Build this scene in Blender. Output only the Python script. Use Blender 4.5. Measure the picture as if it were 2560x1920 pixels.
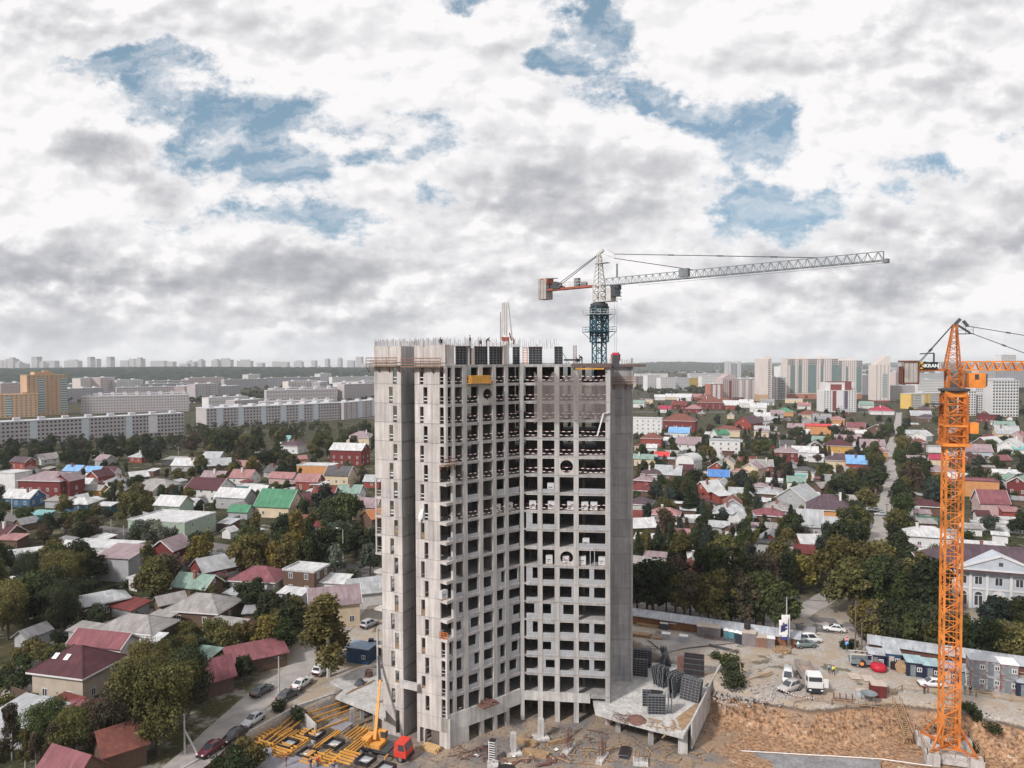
import bpy, math, random
import numpy as np
from mathutils import Matrix, Vector
for o in list(bpy.data.objects): bpy.data.objects.remove(o)
C = bpy.context.scene.collection
sc = bpy.context.scene
R = math.radians
rng = random.Random(7)
# ------------------------------------------------------------ camera
CAMZ = 56.0; F = 1800.0
CR = (Matrix.Rotation(R(90-1.75),4,'X') @ Matrix.Rotation(-0.0035,4,'Z'))
cam = bpy.data.objects.new('camera', bpy.data.cameras.new('camera'))
cam.matrix_world = Matrix.Translation((0,0,CAMZ)) @ CR
cam.data.sensor_width = 36; cam.data.lens = 36*F/2560
cam.data.clip_start = 0.5; cam.data.clip_end = 30000
C.objects.link(cam); sc.camera = cam
CR3 = CR.to_3x3(); CRI = CR3.transposed()
def ray(u, v): return CR3 @ Vector(((u-1280)/F, (960-v)/F, -1))
def at(u, v, z=0.0):                       # the point of the level z that a photo pixel shows
    d = ray(u, v); t = (z-CAMZ)/d.z; return Vector((d.x*t, d.y*t, z))
def atd(u, v, y):                          # the point at depth y that a photo pixel shows
    d = ray(u, v); t = y/d.y; return Vector((d.x*t, y, CAMZ+d.z*t))
def px(p):
    q = CRI @ (Vector(p)-Vector((0,0,CAMZ))); return (1280+F*q.x/-q.z, 960-F*q.y/-q.z)
# ------------------------------------------------------------ light
SUND = Vector((-0.55,-0.55,0.62)).normalized()
EL = math.asin(SUND.z); ROT = math.atan2(SUND.x, SUND.y)
sun = bpy.data.objects.new('sun', bpy.data.lights.new('sun','SUN'))
sun.data.energy = 3.2; sun.data.angle = R(6); sun.data.color = (1,0.955,0.9)
sun.rotation_euler = (-SUND).to_track_quat('-Z','Y').to_euler(); C.objects.link(sun)
sc.view_settings.view_transform = 'Standard'; sc.view_settings.look = 'None'
sc.view_settings.exposure = 0.25; sc.view_settings.gamma = 1
sc.cycles.max_bounces = 5; sc.cycles.diffuse_bounces = 3; sc.cycles.glossy_bounces = 2
sc.cycles.transmission_bounces = 3; sc.cycles.transparent_max_bounces = 8; sc.cycles.volume_bounces = 0
sc.cycles.use_adaptive_sampling = True; sc.cycles.use_denoising = True
sc.cycles.caustics_reflective = False; sc.cycles.caustics_refractive = False
world = bpy.data.worlds.new('World'); sc.world = world; world.use_nodes = True
class NT:
    def __init__(s, nt): s.t = nt; nt.nodes.clear()
    def n(s, ty, ins=None, **kw):
        nd = s.t.nodes.new(ty)
        for k, v in kw.items(): setattr(nd, k, v)
        for k, v in (ins or {}).items():
            if isinstance(v, bpy.types.NodeSocket): s.t.links.new(v, nd.inputs[k])
            else: nd.inputs[k].default_value = v
        return nd
    def m(s, op, a, b=None, c=None, clamp=False):
        nd = s.t.nodes.new('ShaderNodeMath'); nd.operation = op; nd.use_clamp = clamp
        for i, v in enumerate((a, b, c)):
            if v is None: continue
            if isinstance(v, bpy.types.NodeSocket): s.t.links.new(v, nd.inputs[i])
            else: nd.inputs[i].default_value = v
        return nd.outputs[0]
    def vm(s, op, a, b=None, out=0):
        nd = s.t.nodes.new('ShaderNodeVectorMath'); nd.operation = op
        for i, v in enumerate((a, b)):
            if v is None: continue
            if isinstance(v, bpy.types.NodeSocket): s.t.links.new(v, nd.inputs[i])
            else: nd.inputs[i].default_value = v
        return nd.outputs[out]
    def mr(s, v, a, b, c=0.0, d=1.0, sm=False):
        nd = s.n('ShaderNodeMapRange', {0:v,1:a,2:b,3:c,4:d}); nd.interpolation_type = 'SMOOTHSTEP' if sm else 'LINEAR'
        return nd.outputs[0]
    def mix(s, f, a, b, mode='MIX'):
        nd = s.t.nodes.new('ShaderNodeMix'); nd.data_type = 'RGBA'; nd.blend_type = mode
        for i, v in ((0,f),(6,a),(7,b)):
            if isinstance(v, bpy.types.NodeSocket): s.t.links.new(v, nd.inputs[i])
            else: nd.inputs[i].default_value = (*v,1) if isinstance(v, tuple) and len(v)==3 else v
        return nd.outputs[2]
    def noise(s, vec, scale, det=4, rough=0.5, dist=0.0):
        return s.n('ShaderNodeTexNoise', {'Vector':vec,'Scale':scale,'Detail':det,'Roughness':rough,'Distortion':dist}).outputs[0]
def build_world():
    w = NT(world.node_tree)
    sky = w.n('ShaderNodeTexSky', sky_type='NISHITA', sun_disc=False, sun_elevation=EL, sun_rotation=ROT, altitude=200.0)
    d = w.n('ShaderNodeTexCoord').outputs['Generated']
    s3 = w.n('ShaderNodeSeparateXYZ', {0:d}).outputs
    zz = w.m('MAXIMUM', s3[2], 0.0)
    ya = w.m('MAXIMUM', w.m('ABSOLUTE', s3[1]), 0.05)
    q = w.n('ShaderNodeCombineXYZ', {0:w.m('DIVIDE', s3[0], ya), 1:w.m('DIVIDE', zz, ya)}).outputs[0]
    den = w.m('ADD', zz, 0.085)
    p = w.n('ShaderNodeCombineXYZ', {0:w.m('DIVIDE', s3[0], den), 1:w.m('DIVIDE', s3[1], den), 2:0.3}).outputs[0]
    nz = w.n('ShaderNodeTexNoise', {'Vector':q,'Scale':7.0,'Detail':5.0,'Roughness':0.62})
    wq = w.vm('ADD', q, w.vm('MULTIPLY', w.vm('SUBTRACT', nz.outputs['Color'], (0.5,0.5,0.5)), (0.20,0.12,0.0)))
    wq2 = w.vm('MULTIPLY', w.vm('ADD', q, w.vm('MULTIPLY', w.vm('SUBTRACT', nz.outputs['Color'], (0.5,0.5,0.5)), (0.05,0.05,0.0))), (1.0,1.6,1.0))
    wq3 = w.vm('MULTIPLY', q, (1.0,1.5,1.0))
    def puff(v):
        x = w.n('ShaderNodeTexVoronoi', {'Vector':v,'Scale':8.5,'Detail':2.0,'Roughness':0.6}, feature='F1', distance='EUCLIDEAN')
        return w.m('SUBTRACT', 1.0, x.outputs[0])
    def blob(u, v, rx, ry, rot=0.0):
        mp = w.n('ShaderNodeMapping', {'Vector':wq,'Location':((u-1280)/F,(905-v)/F,0),'Rotation':(0,0,R(rot)),'Scale':(rx/F,ry/F,1)}, vector_type='TEXTURE')
        ln = w.n('ShaderNodeVectorMath', {0:w.vm('MULTIPLY', mp.outputs[0], (1,1,0))}, operation='LENGTH').outputs['Value']
        return w.mr(ln, 1.75, 0.15, 0, 1, False)
    def total(bl):
        t = None
        for b in bl:
            k = b[5] if len(b) > 5 else 1.0
            x = blob(*b[:5])
            if k != 1.0: x = w.m('MULTIPLY', x, k)
            t = x if t is None else w.m('MAXIMUM', t, x)
        return t
    hole = total([(350,155,200,44,-4),(640,280,420,92,-6),(640,395,260,88,-10),(930,385,160,44,4,.95),(690,555,300,50,-4,.8),(1040,480,100,48,0,.75),
        (1500,95,110,170,30),(1420,150,110,40,-8,.95),(1650,245,230,56,-30),(1890,365,125,82,20),(1960,545,230,74,12),(2300,405,190,34,4,.72),(1140,10,90,28,0,.9),(2490,330,110,28,10,.6),(1600,330,90,30,0,.6),(1780,560,200,26,0,.5)])
    dark = total([(340,420,150,46,-24),(1330,490,270,100,0),(210,665,260,60,-4,.85),(820,705,340,60,-2,.9),(120,810,190,36,0,.8),(2440,590,250,95,0,.8),(700,815,260,34,0,.65),(600,60,330,60,-6,.45),
        (2150,690,330,50,0,.6),(1960,170,180,36,0,.25),(1700,590,150,30,0,.5),(1500,760,420,36,0,.45)])
    f1 = w.noise(p, 1.3, 8, 0.58)
    f2 = w.noise(wq3, 7.0, 11, 0.64)
    f2c = w.noise(wq3, 7.0, 5, 0.55)
    f2b = w.noise(w.vm('ADD', wq3, (-0.012,0.026,0.0)), 7.0, 5, 0.55)
    f4 = puff(wq2); f4b = puff(w.vm('ADD', wq2, (-0.008,0.020,0.0)))
    f = w.m('ADD', w.m('MULTIPLY', w.m('SUBTRACT', f1, 0.5), 0.9), w.m('MULTIPLY', w.m('SUBTRACT', f2, 0.5), 3.7))
    cov = w.m('SUBTRACT', w.m('ADD', f, 0.86), w.m('MULTIPLY', hole, 1.36))
    dens = w.mr(cov, -0.22, 0.32, 0, 1, True)
    veil = w.mr(w.noise(w.vm('MULTIPLY', wq, (1.0,2.4,1.0)), 11.0, 8, 0.62), 0.44, 0.74, 0.02, 0.75)        # thin streaks across the gaps
    dens = w.m('ADD', dens, w.m('MULTIPLY', w.m('SUBTRACT', 1.0, dens), veil))
    edge = w.mr(cov, 0.05, 0.75, 0.0, 1.0, True)         # thin rims stay bright
    rel = w.m('ADD', w.m('MULTIPLY', w.m('SUBTRACT', f2c, f2b), 2.6), w.m('MULTIPLY', w.m('SUBTRACT', f4, f4b), 0.55))   # lit side against shaded side
    low = w.m('DIVIDE', zz, ya)
    band = w.m('MULTIPLY', w.mr(low, 0.12, 0.24, 1.0, 0.0, True), w.mr(low, 0.0, 0.06, 0.25, 1.0, True))      # low clouds are seen from below, greyer
    f3 = w.noise(w.vm('MULTIPLY', q, (0.75,2.8,1.0)), 5.5, 8, 0.58)
    gray = w.m('ADD', w.m('MULTIPLY', dark, w.mr(f2, 0.36, 0.62, 0.30, 1.05)), w.m('MULTIPLY', band, w.mr(f3, 0.44, 0.66, 0.0, 0.42)))
    gray = w.m('ADD', gray, w.mr(w.noise(q, 3.6, 7, 0.6), 0.46, 0.70, 0.0, 0.34))
    gray = w.m('SUBTRACT', gray, w.m('MULTIPLY', rel, w.m('ADD', 0.75, w.m('MULTIPLY', gray, 1.5))))
    gray = w.m('MULTIPLY', gray, w.m('ADD', 0.25, w.m('MULTIPLY', edge, 0.75)))
    gray = w.m('SUBTRACT', 1.0, w.m('POWER', 2.71828, w.m('MULTIPLY', w.m('MAXIMUM', gray, 0.0), -1.25)))
    ccol = w.mix(gray, (0.82,0.805,0.81), (0.265,0.28,0.32))
    blue = w.vm('MULTIPLY', sky.outputs[0], (0.09,0.09,0.09))
    blue = w.mix(0.55, blue, (0.235,0.365,0.455))
    col = w.mix(dens, blue, ccol)
    hz = w.mr(zz, 0.0, 0.075, 0.62, 0.0, True)
    col = w.mix(hz, col, (0.66,0.675,0.70))
    bg = w.n('ShaderNodeBackground', {0:col, 1:1.0})
    w.n('ShaderNodeOutputWorld', {0:bg.outputs[0]})
build_world()
world.cycles.sampling_method = 'MANUAL'; world.cycles.sample_map_resolution = 256
# ------------------------------------------------------------ helpers
MATS = {}
def mat(name, col, rough=0.85, var=0.22, scale=0.6, kind='plain', metal=0.0, obcol=False, spec=0.3):
    key = (name,)+tuple(col)
    if key in MATS: return MATS[key]
    m = bpy.data.materials.new(name); m.use_nodes = True; w = NT(m.node_tree); MATS[key] = m
    tc = w.n('ShaderNodeTexCoord'); ob = tc.outputs['Object']
    base = (*col,1)
    if obcol:
        oi = w.n('ShaderNodeObjectInfo'); base = oi.outputs['Color']
    n1 = w.noise(ob, scale, 6, 0.6)
    v = w.mr(n1, 0.3, 0.7, 1-var, 1+var)
    bump = None
    if kind == 'concrete':
        st = w.noise(w.vm('MULTIPLY', ob, (1.3,1.3,0.07)), 1.4, 5, 0.65)
        st2 = w.noise(w.vm('MULTIPLY', ob, (1,1,0.25)), 0.35, 3, 0.5)
        v = w.m('MULTIPLY', v, w.mr(st, 0.32, 0.68, 0.70, 1.14)); v = w.m('MULTIPLY', v, w.mr(st2, 0.35, 0.65, 0.88, 1.08))
        v = w.m('MULTIPLY', v, w.mr(w.n('ShaderNodeObjectInfo').outputs['Random'], 0, 1, 0.86, 1.06))
        fine = w.noise(ob, 9.0, 3, 0.6); v = w.m('MULTIPLY', v, w.mr(fine, 0.3, 0.7, 0.90, 1.08))
        bump = w.n('ShaderNodeBump', {'Height':w.m('ADD', n1, w.m('MULTIPLY', fine, 0.4)), 'Strength':0.25, 'Distance':0.05}).outputs[0]
    elif kind == 'block':
        s3 = w.n('ShaderNodeSeparateXYZ', {0:ob}).outputs
        uvw = w.n('ShaderNodeCombineXYZ', {0:w.m('ADD', s3[0], w.m('MULTIPLY', s3[1], 0.8)), 1:s3[2], 2:0.0}).outputs[0]
        bt = w.n('ShaderNodeTexBrick', {'Vector':uvw,'Color1':(1,1,1,1),'Color2':(.88,.89,.92,1),'Mortar':(.52,.52,.55,1),'Scale':1.0,'Mortar Size':0.02,'Brick Width':0.62,'Row Height':0.25,'Bias':0.0})
        base = w.mix(1.0, base, bt.outputs[0], 'MULTIPLY')
    elif kind in ('rib','tile'):
        fr = 2.6 if kind == 'rib' else 1.9
        wv = w.n('ShaderNodeTexWave', {'Vector':ob,'Scale':fr,'Distortion':0.0}, wave_type='BANDS', bands_direction='X').outputs[1]
        bump = w.n('ShaderNodeBump', {'Height':wv,'Strength':0.35,'Distance':0.06}).outputs[0]
        v = w.m('MULTIPLY', v, w.mr(wv, 0.0, 1.0, 0.93, 1.04))
        st = w.noise(w.vm('MULTIPLY', ob, (2.2,0.25,0.4)), 1.2, 5, 0.65)
        v = w.m('MULTIPLY', v, w.mr(st, 0.35, 0.68, 0.76, 1.10))
        sh = w.n('ShaderNodeTexVoronoi', {'Vector':w.vm('MULTIPLY', ob, (0.9,0.45,0.45)),'Scale':1.0}, feature='F1', distance='CHEBYCHEV').outputs['Color']
        v = w.m('MULTIPLY', v, w.mr(w.n('ShaderNodeSeparateXYZ', {0:sh}).outputs[0], 0, 1, 0.84, 1.08))
    elif kind == 'brick':
        s3 = w.n('ShaderNodeSeparateXYZ', {0:ob}).outputs
        uvw = w.n('ShaderNodeCombineXYZ', {0:w.m('ADD', s3[0], s3[1]), 1:s3[2], 2:0.0}).outputs[0]
        bt = w.n('ShaderNodeTexBrick', {'Vector':uvw,'Color1':(1,1,1,1),'Color2':(.8,.76,.74,1),'Mortar':(1.25,1.2,1.2,1),'Scale':1.0,'Mortar Size':0.012,'Brick Width':0.3,'Row Height':0.1})
        base = w.mix(1.0, base, bt.outputs[0], 'MULTIPLY')
    elif kind == 'rust':
        st = w.noise(w.vm('MULTIPLY', ob, (1.0,1.0,1.0)), 1.3, 7, 0.7)
        base = w.mix(w.mr(st, 0.50, 0.60), base, (0.20,0.075,0.05))
    elif kind == 'leaf':
        n2 = w.noise(ob, 0.45, 2, 0.5); geo = w.n('ShaderNodeNewGeometry').outputs['Random Per Island']
        oi2 = w.n('ShaderNodeObjectInfo').outputs['Random']
        v = w.m('MULTIPLY', w.mr(n2, 0.35, 0.65, 0.72, 1.30), w.mr(geo, 0, 1, 0.55, 1.45)); v = w.m('MULTIPLY', v, w.mr(oi2, 0, 1, 0.8, 1.15))
    elif kind == 'plank':
        s3 = w.n('ShaderNodeSeparateXYZ', {0:ob}).outputs
        q = w.m('FRACT', w.m('MULTIPLY', w.m('ADD', s3[0], s3[1]), 3.3))
        v = w.m('MULTIPLY', v, w.mr(q, 0.0, 0.12, 0.6, 1.0))
        st = w.noise(w.vm('MULTIPLY', ob, (5,5,0.3)), 1.5, 3, 0.6); v = w.m('MULTIPLY', v, w.mr(st, .3, .7, .85, 1.12))
    vv = w.n('ShaderNodeCombineXYZ', {0:v,1:v,2:v}).outputs[0]
    c = w.vm('MULTIPLY', base if isinstance(base, bpy.types.NodeSocket) else tuple(col), vv)
    ins = {'Base Color':c,'Roughness':rough,'Metallic':metal,'Specular IOR Level':spec}
    if bump is not None: ins['Normal'] = bump
    bs = w.n('ShaderNodeBsdfPrincipled', ins)
    out = bs.outputs[0]
    if kind == 'leaf':
        tr = w.n('ShaderNodeBsdfTranslucent', {0:c}); ms = w.n('ShaderNodeMixShader', {0:0.25, 1:out, 2:tr.outputs[0]}); out = ms.outputs[0]
    w.n('ShaderNodeOutputMaterial', {0:out})
    return m
class MB:
    def __init__(s): s.v=[]; s.f=[]; s.m=[]; s.k=0
    def add(s, vs, fs):
        o = len(s.v); s.v += [tuple(p) for p in vs]; s.f += [tuple(i+o for i in f) for f in fs]; s.m += [s.k]*len(fs); return s
    def ob(s, o, a, b, c):                  # box from a corner and three edge vectors
        o=Vector(o); a=Vector(a); b=Vector(b); c=Vector(c)
        vs=[o,o+a,o+a+b,o+b,o+c,o+a+c,o+a+b+c,o+b+c]
        fs=[(3,2,1,0),(4,5,6,7),(0,1,5,4),(1,2,6,5),(2,3,7,6),(3,0,4,7)]
        if a.cross(b).dot(c) < 0: fs=[f[::-1] for f in fs]
        return s.add(vs, fs)
    def bx(s, x0,y0,z0,x1,y1,z1): return s.ob((x0,y0,z0),(x1-x0,0,0),(0,y1-y0,0),(0,0,z1-z0))
    def cb(s, x,y,z,sx,sy,sz,rz=0):         # box by centre of its base
        c,n=math.cos(rz),math.sin(rz); a=Vector((c*sx,n*sx,0)); b=Vector((-n*sy,c*sy,0))
        return s.ob(Vector((x,y,z))-a/2-b/2, a, b, (0,0,sz))
    def bar(s, p, q, w, h=None):            # straight bar of rectangular section
        p=Vector(p); q=Vector(q); d=q-p
        if d.length < 1e-6: return s
        up = Vector((0,0,1)) if abs(d.normalized().z) < 0.95 else Vector((0,1,0))
        a = d.cross(up).normalized()*w; b = a.cross(d).normalized()*(h or w)
        return s.ob(p-a/2-b/2, d, a, b)
    def tube(s, p, q, r0, r1=None, n=8, cap=True):
        r1 = r0 if r1 is None else r1
        p=Vector(p); q=Vector(q); d=(q-p).normalized()
        up = Vector((0,0,1)) if abs(d.z) < 0.95 else Vector((1,0,0))
        a=d.cross(up).normalized(); b=d.cross(a); vs=[]
        for c,r in ((p,r0),(q,r1)):
            for i in range(n):
                t=2*math.pi*i/n; vs.append(c+a*math.cos(t)*r+b*math.sin(t)*r)
        fs=[(i,(i+1)%n,n+(i+1)%n,n+i)[::-1] for i in range(n)]
        if cap: fs += [tuple(range(n)), tuple(range(2*n-1,n-1,-1))]
        return s.add(vs, fs)
    def path(s, pts, r, n=6):
        for a,b in zip(pts[:-1], pts[1:]): s.tube(a,b,r,r,n)
        return s
    def prism(s, poly, z0, z1):
        n=len(poly); area=sum(poly[i][0]*poly[(i+1)%n][1]-poly[(i+1)%n][0]*poly[i][1] for i in range(n))
        if area < 0: poly=poly[::-1]
        z0f = z0 if callable(z0) else (lambda p: z0); z1f = z1 if callable(z1) else (lambda p: z1)
        vs=[(p[0],p[1],z0f(p)) for p in poly]+[(p[0],p[1],z1f(p)) for p in poly]
        return s.add(vs, [tuple(range(n-1,-1,-1)), tuple(range(n,2*n))]+[(i,(i+1)%n,n+(i+1)%n,n+i) for i in range(n)])
    def lathe(s, prof, c=(0,0,0), n=16):
        vs=[];fs=[]
        for r,z in prof:
            for i in range(n):
                t=2*math.pi*i/n; vs.append((c[0]+r*math.cos(t),c[1]+r*math.sin(t),c[2]+z))
        for j in range(len(prof)-1):
            for i in range(n): fs.append((j*n+i,j*n+(i+1)%n,(j+1)*n+(i+1)%n,(j+1)*n+i))
        return s.add(vs, fs+[tuple(range(n-1,-1,-1)), tuple((len(prof)-1)*n+i for i in range(n))])
    def mesh(s, name, mats, smooth=False):
        me=bpy.data.meshes.new(name); me.from_pydata(s.v,[],s.f)
        mats = mats if isinstance(mats,(list,tuple)) else [mats]
        for m in mats: me.materials.append(m)
        if len(mats) > 1: me.polygons.foreach_set('material_index', s.m)
        if smooth: me.polygons.foreach_set('use_smooth',[True]*len(s.f))
        me.update(); return me
    def build(s, name, mats, parent=None, loc=None, rz=0.0, smooth=False, world=False):
        if world and parent is not None:        # drawn in world places: bring into the parent's frame
            l=parent.location; cz,sn=math.cos(-parent.rotation_euler.z),math.sin(-parent.rotation_euler.z)
            s.v=[((x-l.x)*cz-(y-l.y)*sn,(x-l.x)*sn+(y-l.y)*cz,z-l.z) for x,y,z in s.v]
        return link(name, s.mesh(name,mats,smooth), parent, loc, rz)
def link(name, me, parent=None, loc=None, rz=0.0):
    o=bpy.data.objects.new(name, me); C.objects.link(o)
    if parent is not None: o.parent=parent
    if loc is not None: o.location=loc
    if rz: o.rotation_euler=(0,0,rz)
    return o
def tag(o, label=None, cat=None, group=None, kind=None):
    if label: o['label']=label
    if cat: o['category']=cat
    if group: o['group']=group
    if kind: o['kind']=kind
    return o
def thing(name, label, cat, loc=(0,0,0), rz=0.0, group=None):
    o=bpy.data.objects.new(name,None); C.objects.link(o); o.location=loc; o.rotation_euler=(0,0,rz); o.empty_display_size=0.5
    return tag(o,label,cat,group)
def struct(name, o): o['kind']='structure'; return o
KIDS={}
def kids(o):
    return [c for c in bpy.data.objects if c.parent is o]
def dup(root, loc, rz=0.0, label=None, group=None, scale=None, pool=None):      # copy of a thing with its parts and their sub-parts
    ch=pool if pool is not None else tree_of(root)
    r=root.copy(); C.objects.link(r); r.location=loc; r.rotation_euler=(0,0,rz)
    if scale: r.scale=scale if isinstance(scale,tuple) else (scale,)*3
    if label: r['label']=label
    if group: r['group']=group
    for c,sub in ch:
        d=c.copy(); C.objects.link(d); d.parent=r
        for g in sub:
            e=g.copy(); C.objects.link(e); e.parent=d
    return r
def tree_of(root):
    k=kids(root); return [(c,kids(c)) for c in k]
def circle_panel(mb, o, e, n, t0, t1, z0, z1, r, th, seg=28):
    # wall panel with a round opening; o start point, e along, n outward
    e=Vector((*e,0)); n=Vector((*n,0)); o=Vector((*o,0)); ct=(t0+t1)/2; cz=(z0+z1)/2
    def P(t,z,d): return o+e*t+Vector((0,0,z))-n*d
    out=[];inn=[]
    for i in range(seg):
        a=2*math.pi*(i+0.5)/seg; c,s_=math.cos(a),math.sin(a)
        k=min((t1-t0)/2/max(abs(c),1e-6),(z1-z0)/2/max(abs(s_),1e-6)); out.append((ct+c*k,cz+s_*k)); inn.append((ct+c*r,cz+s_*r))
    # corners snapped so the outline is a full rectangle
    for cx,cy in ((t0,z0),(t1,z0),(t1,z1),(t0,z1)):
        j=min(range(seg), key=lambda i:(out[i][0]-cx)**2+(out[i][1]-cy)**2); out[j]=(cx,cy)
    vs=[P(*p,0) for p in out]+[P(*p,0) for p in inn]+[P(*p,th) for p in inn]+[P(*p,th) for p in out]; fs=[]
    for i in range(seg):
        j=(i+1)%seg; fs += [(i,j,seg+j,seg+i),(seg+i,seg+j,2*seg+j,2*seg+i),(2*seg+i,2*seg+j,3*seg+j,3*seg+i)]
    mb.add(vs,fs)
def mid(a,b,t=0.5): return tuple(a[i]+(b[i]-a[i])*t for i in range(len(a)))
def lattice(mb, p, q, w, h, nb, rc, rb, side=None, tri=False, zig=True):
    # box (or triangular) truss from p to q: w across side, h across the other axis; nb bays
    p=Vector(p); q=Vector(q); d=(q-p).normalized()
    a=Vector(side).normalized() if side is not None else d.cross(Vector((0,0,1))).normalized()
    b=d.cross(a).normalized()
    if b.z < 0: b=-b
    if tri: cs=[(-a*w/2),(a*w/2),(b*h)]
    else: cs=[(-a*w/2-b*h/2),(a*w/2-b*h/2),(a*w/2+b*h/2),(-a*w/2+b*h/2)]
    for c in cs: mb.bar(p+c,q+c,rc)
    m=len(cs); L=(q-p)/nb
    for i in range(nb):
        for k in range(m):
            c0,c1=cs[k],cs[(k+1)%m]; s0=p+L*i; s1=p+L*(i+1)
            if zig and tri and k>0:
                mb.bar(s0+c0,(s0+s1)/2+c1,rb) if k==1 else mb.bar(s0+c1,(s0+s1)/2+c0,rb)
                mb.bar((s0+s1)/2+c1,s1+c0,rb) if k==1 else mb.bar((s0+s1)/2+c0,s1+c1,rb)
            else:
                if i%2: mb.bar(s0+c0,s1+c1,rb)
                else: mb.bar(s0+c1,s1+c0,rb)
                mb.bar(s0+c0,s0+c1,rb)
# colours used all over
M_CONC = mat('concrete',(0.52,0.48,0.46),0.9,0.12,0.5,'concrete')
M_CONC_GREY = mat('concrete_grey',(0.35,0.34,0.345),0.9,0.14,0.5,'concrete')
M_CONC_WHITE = mat('concrete_pale',(0.52,0.50,0.49),0.9,0.15,0.6,'concrete')
M_CONC_COL = mat('concrete_column',(0.47,0.45,0.44),0.9,0.10,0.4,'concrete')
M_SLAB = mat('concrete_slab',(0.36,0.345,0.345),0.92,0.14,0.7,'concrete')
M_BLOCK = mat('block_wall',(0.385,0.39,0.405),0.92,0.10,0.8,'block')
M_STEEL = mat('dark_steel',(0.06,0.065,0.075),0.6,0.2,2)
M_FORM = mat('formwork_steel',(0.075,0.085,0.10),0.55,0.25,2)
M_RUST = mat('rusty_steel',(0.16,0.085,0.07),0.85,0.3,3)
M_WHITE = mat('white_paint',(0.72,0.71,0.71),0.6,0.10,1.5)
M_GLASS = mat('window_glass',(0.045,0.05,0.06),0.12,0.2,0.5,spec=0.6)
M_WOOD = mat('raw_timber',(0.33,0.22,0.13),0.85,0.35,2)
M_YEL = mat('yellow_timber',(0.56,0.285,0.06),0.7,0.22,1.5)
M_BARK = mat('bark',(0.08,0.06,0.05),0.95,0.3,3)
M_REDW = mat('red_tape',(0.17,0.035,0.04),0.7,0.2,2)
M_DARK = mat('dark_void',(0.03,0.028,0.03),0.95,0.2,1)
M_TYRE = mat('tyre_rubber',(0.02,0.02,0.022),0.85,0.2,3)
# bodies of people: one continuous skinned surface per pose
def person_mesh(pose):
    J={'pelvis':(0,0,.94),'chest':(.02,0,1.28),'neck':(.02,0,1.47),'head':(.05,0,1.60),'crown':(.05,0,1.74),'ls':(.02,.19,1.42),'rs':(.02,-.19,1.42),'le':(.03,.25,1.14),'re':(.03,-.25,1.14),'lh':(.14,.24,.90),'rh':(.14,-.24,.90),'lw':(.17,.24,.82),'rw':(.17,-.24,.82),
       'lp':(0,.10,.90),'rp':(0,-.10,.90),'lk':(.03,.11,.50),'rk':(.03,-.11,.50),'la':(0,.11,.09),'ra':(0,-.11,.09),'lt':(.16,.12,.04),'rt':(.16,-.12,.04)}
    if pose=='walk': J.update(lk=(.16,.11,.52),la=(.22,.11,.10),lt=(.38,.12,.07),rk=(-.05,-.11,.50),ra=(-.28,-.11,.14),rt=(-.14,-.12,.05),le=(-.10,.25,1.15),lh=(-.02,.26,.92),re=(.14,-.25,1.16),rh=(.30,-.22,.98),lw=(.02,.26,.84),rw=(.36,-.22,.92))
    if pose=='crouch':
        J.update(pelvis=(-.15,0,.50),chest=(.08,0,.78),neck=(.22,0,.93),head=(.30,0,1.03),crown=(.36,0,1.16),ls=(.18,.19,.88),rs=(.18,-.19,.88),le=(.36,.22,.62),re=(.36,-.22,.62),lh=(.52,.16,.42),rh=(.52,-.16,.42),lw=(.58,.15,.35),rw=(.58,-.15,.35),lp=(-.15,.10,.48),rp=(-.15,-.10,.48),lk=(.25,.16,.52),rk=(.22,-.16,.46),la=(-.02,.13,.09),ra=(-.04,-.13,.09),lt=(.14,.14,.04),rt=(.12,-.14,.04))
    if pose=='bend': J.update(chest=(.18,0,1.18),neck=(.32,0,1.30),head=(.42,0,1.36),crown=(.52,0,1.44),ls=(.28,.19,1.26),rs=(.28,-.19,1.26),le=(.42,.24,1.02),re=(.42,-.24,1.02),lh=(.52,.18,.80),rh=(.52,-.18,.80),lw=(.55,.17,.72),rw=(.55,-.17,.72))
    Rr={'pelvis':.135,'chest':.15,'neck':.055,'head':.095,'crown':.075,'ls':.075,'rs':.075,'le':.05,'re':.05,'lh':.038,'rh':.038,'lw':.04,'rw':.04,'lp':.095,'rp':.095,'lk':.068,'rk':.068,'la':.048,'ra':.048,'lt':.045,'rt':.045}
    E_=[('pelvis','chest'),('chest','neck'),('neck','head'),('head','crown'),('chest','ls'),('ls','le'),('le','lh'),('lh','lw'),('chest','rs'),('rs','re'),('re','rh'),('rh','rw'),('pelvis','lp'),('lp','lk'),('lk','la'),('la','lt'),('pelvis','rp'),('rp','rk'),('rk','ra'),('ra','rt')]
    names=list(J); me=bpy.data.meshes.new('body'); me.from_pydata([J[k] for k in names],[(names.index(a),names.index(b)) for a,b in E_],[]); o=bpy.data.objects.new('tmp_body',me); C.objects.link(o)
    o.modifiers.new('s','SKIN'); sv=me.skin_vertices[0].data
    for i,k in enumerate(names): sv[i].radius=(Rr[k],Rr[k]*(1.25 if k in('pelvis','chest') else 1)); sv[i].use_root=(k=='pelvis')
    m2=o.modifiers.new('u','SUBSURF'); m2.levels=1; m2.render_levels=1
    dg=bpy.context.evaluated_depsgraph_get(); out=bpy.data.meshes.new_from_object(o.evaluated_get(dg)); bpy.data.objects.remove(o)
    JJ={k:Vector(v) for k,v in J.items()}; legs=('lp','rp','lk','rk','la','ra','pelvis'); skin=('head','crown','lw','rw','neck'); shoes=('lt','rt')
    idx=[]
    for f in out.polygons:
        k=min(JJ,key=lambda n:(JJ[n]-f.center).length); idx.append(2 if k in skin else 1 if k in legs else 3 if k in shoes else 0)
    out.materials.clear()
    return out,idx,JJ['crown'],JJ['head']
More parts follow.
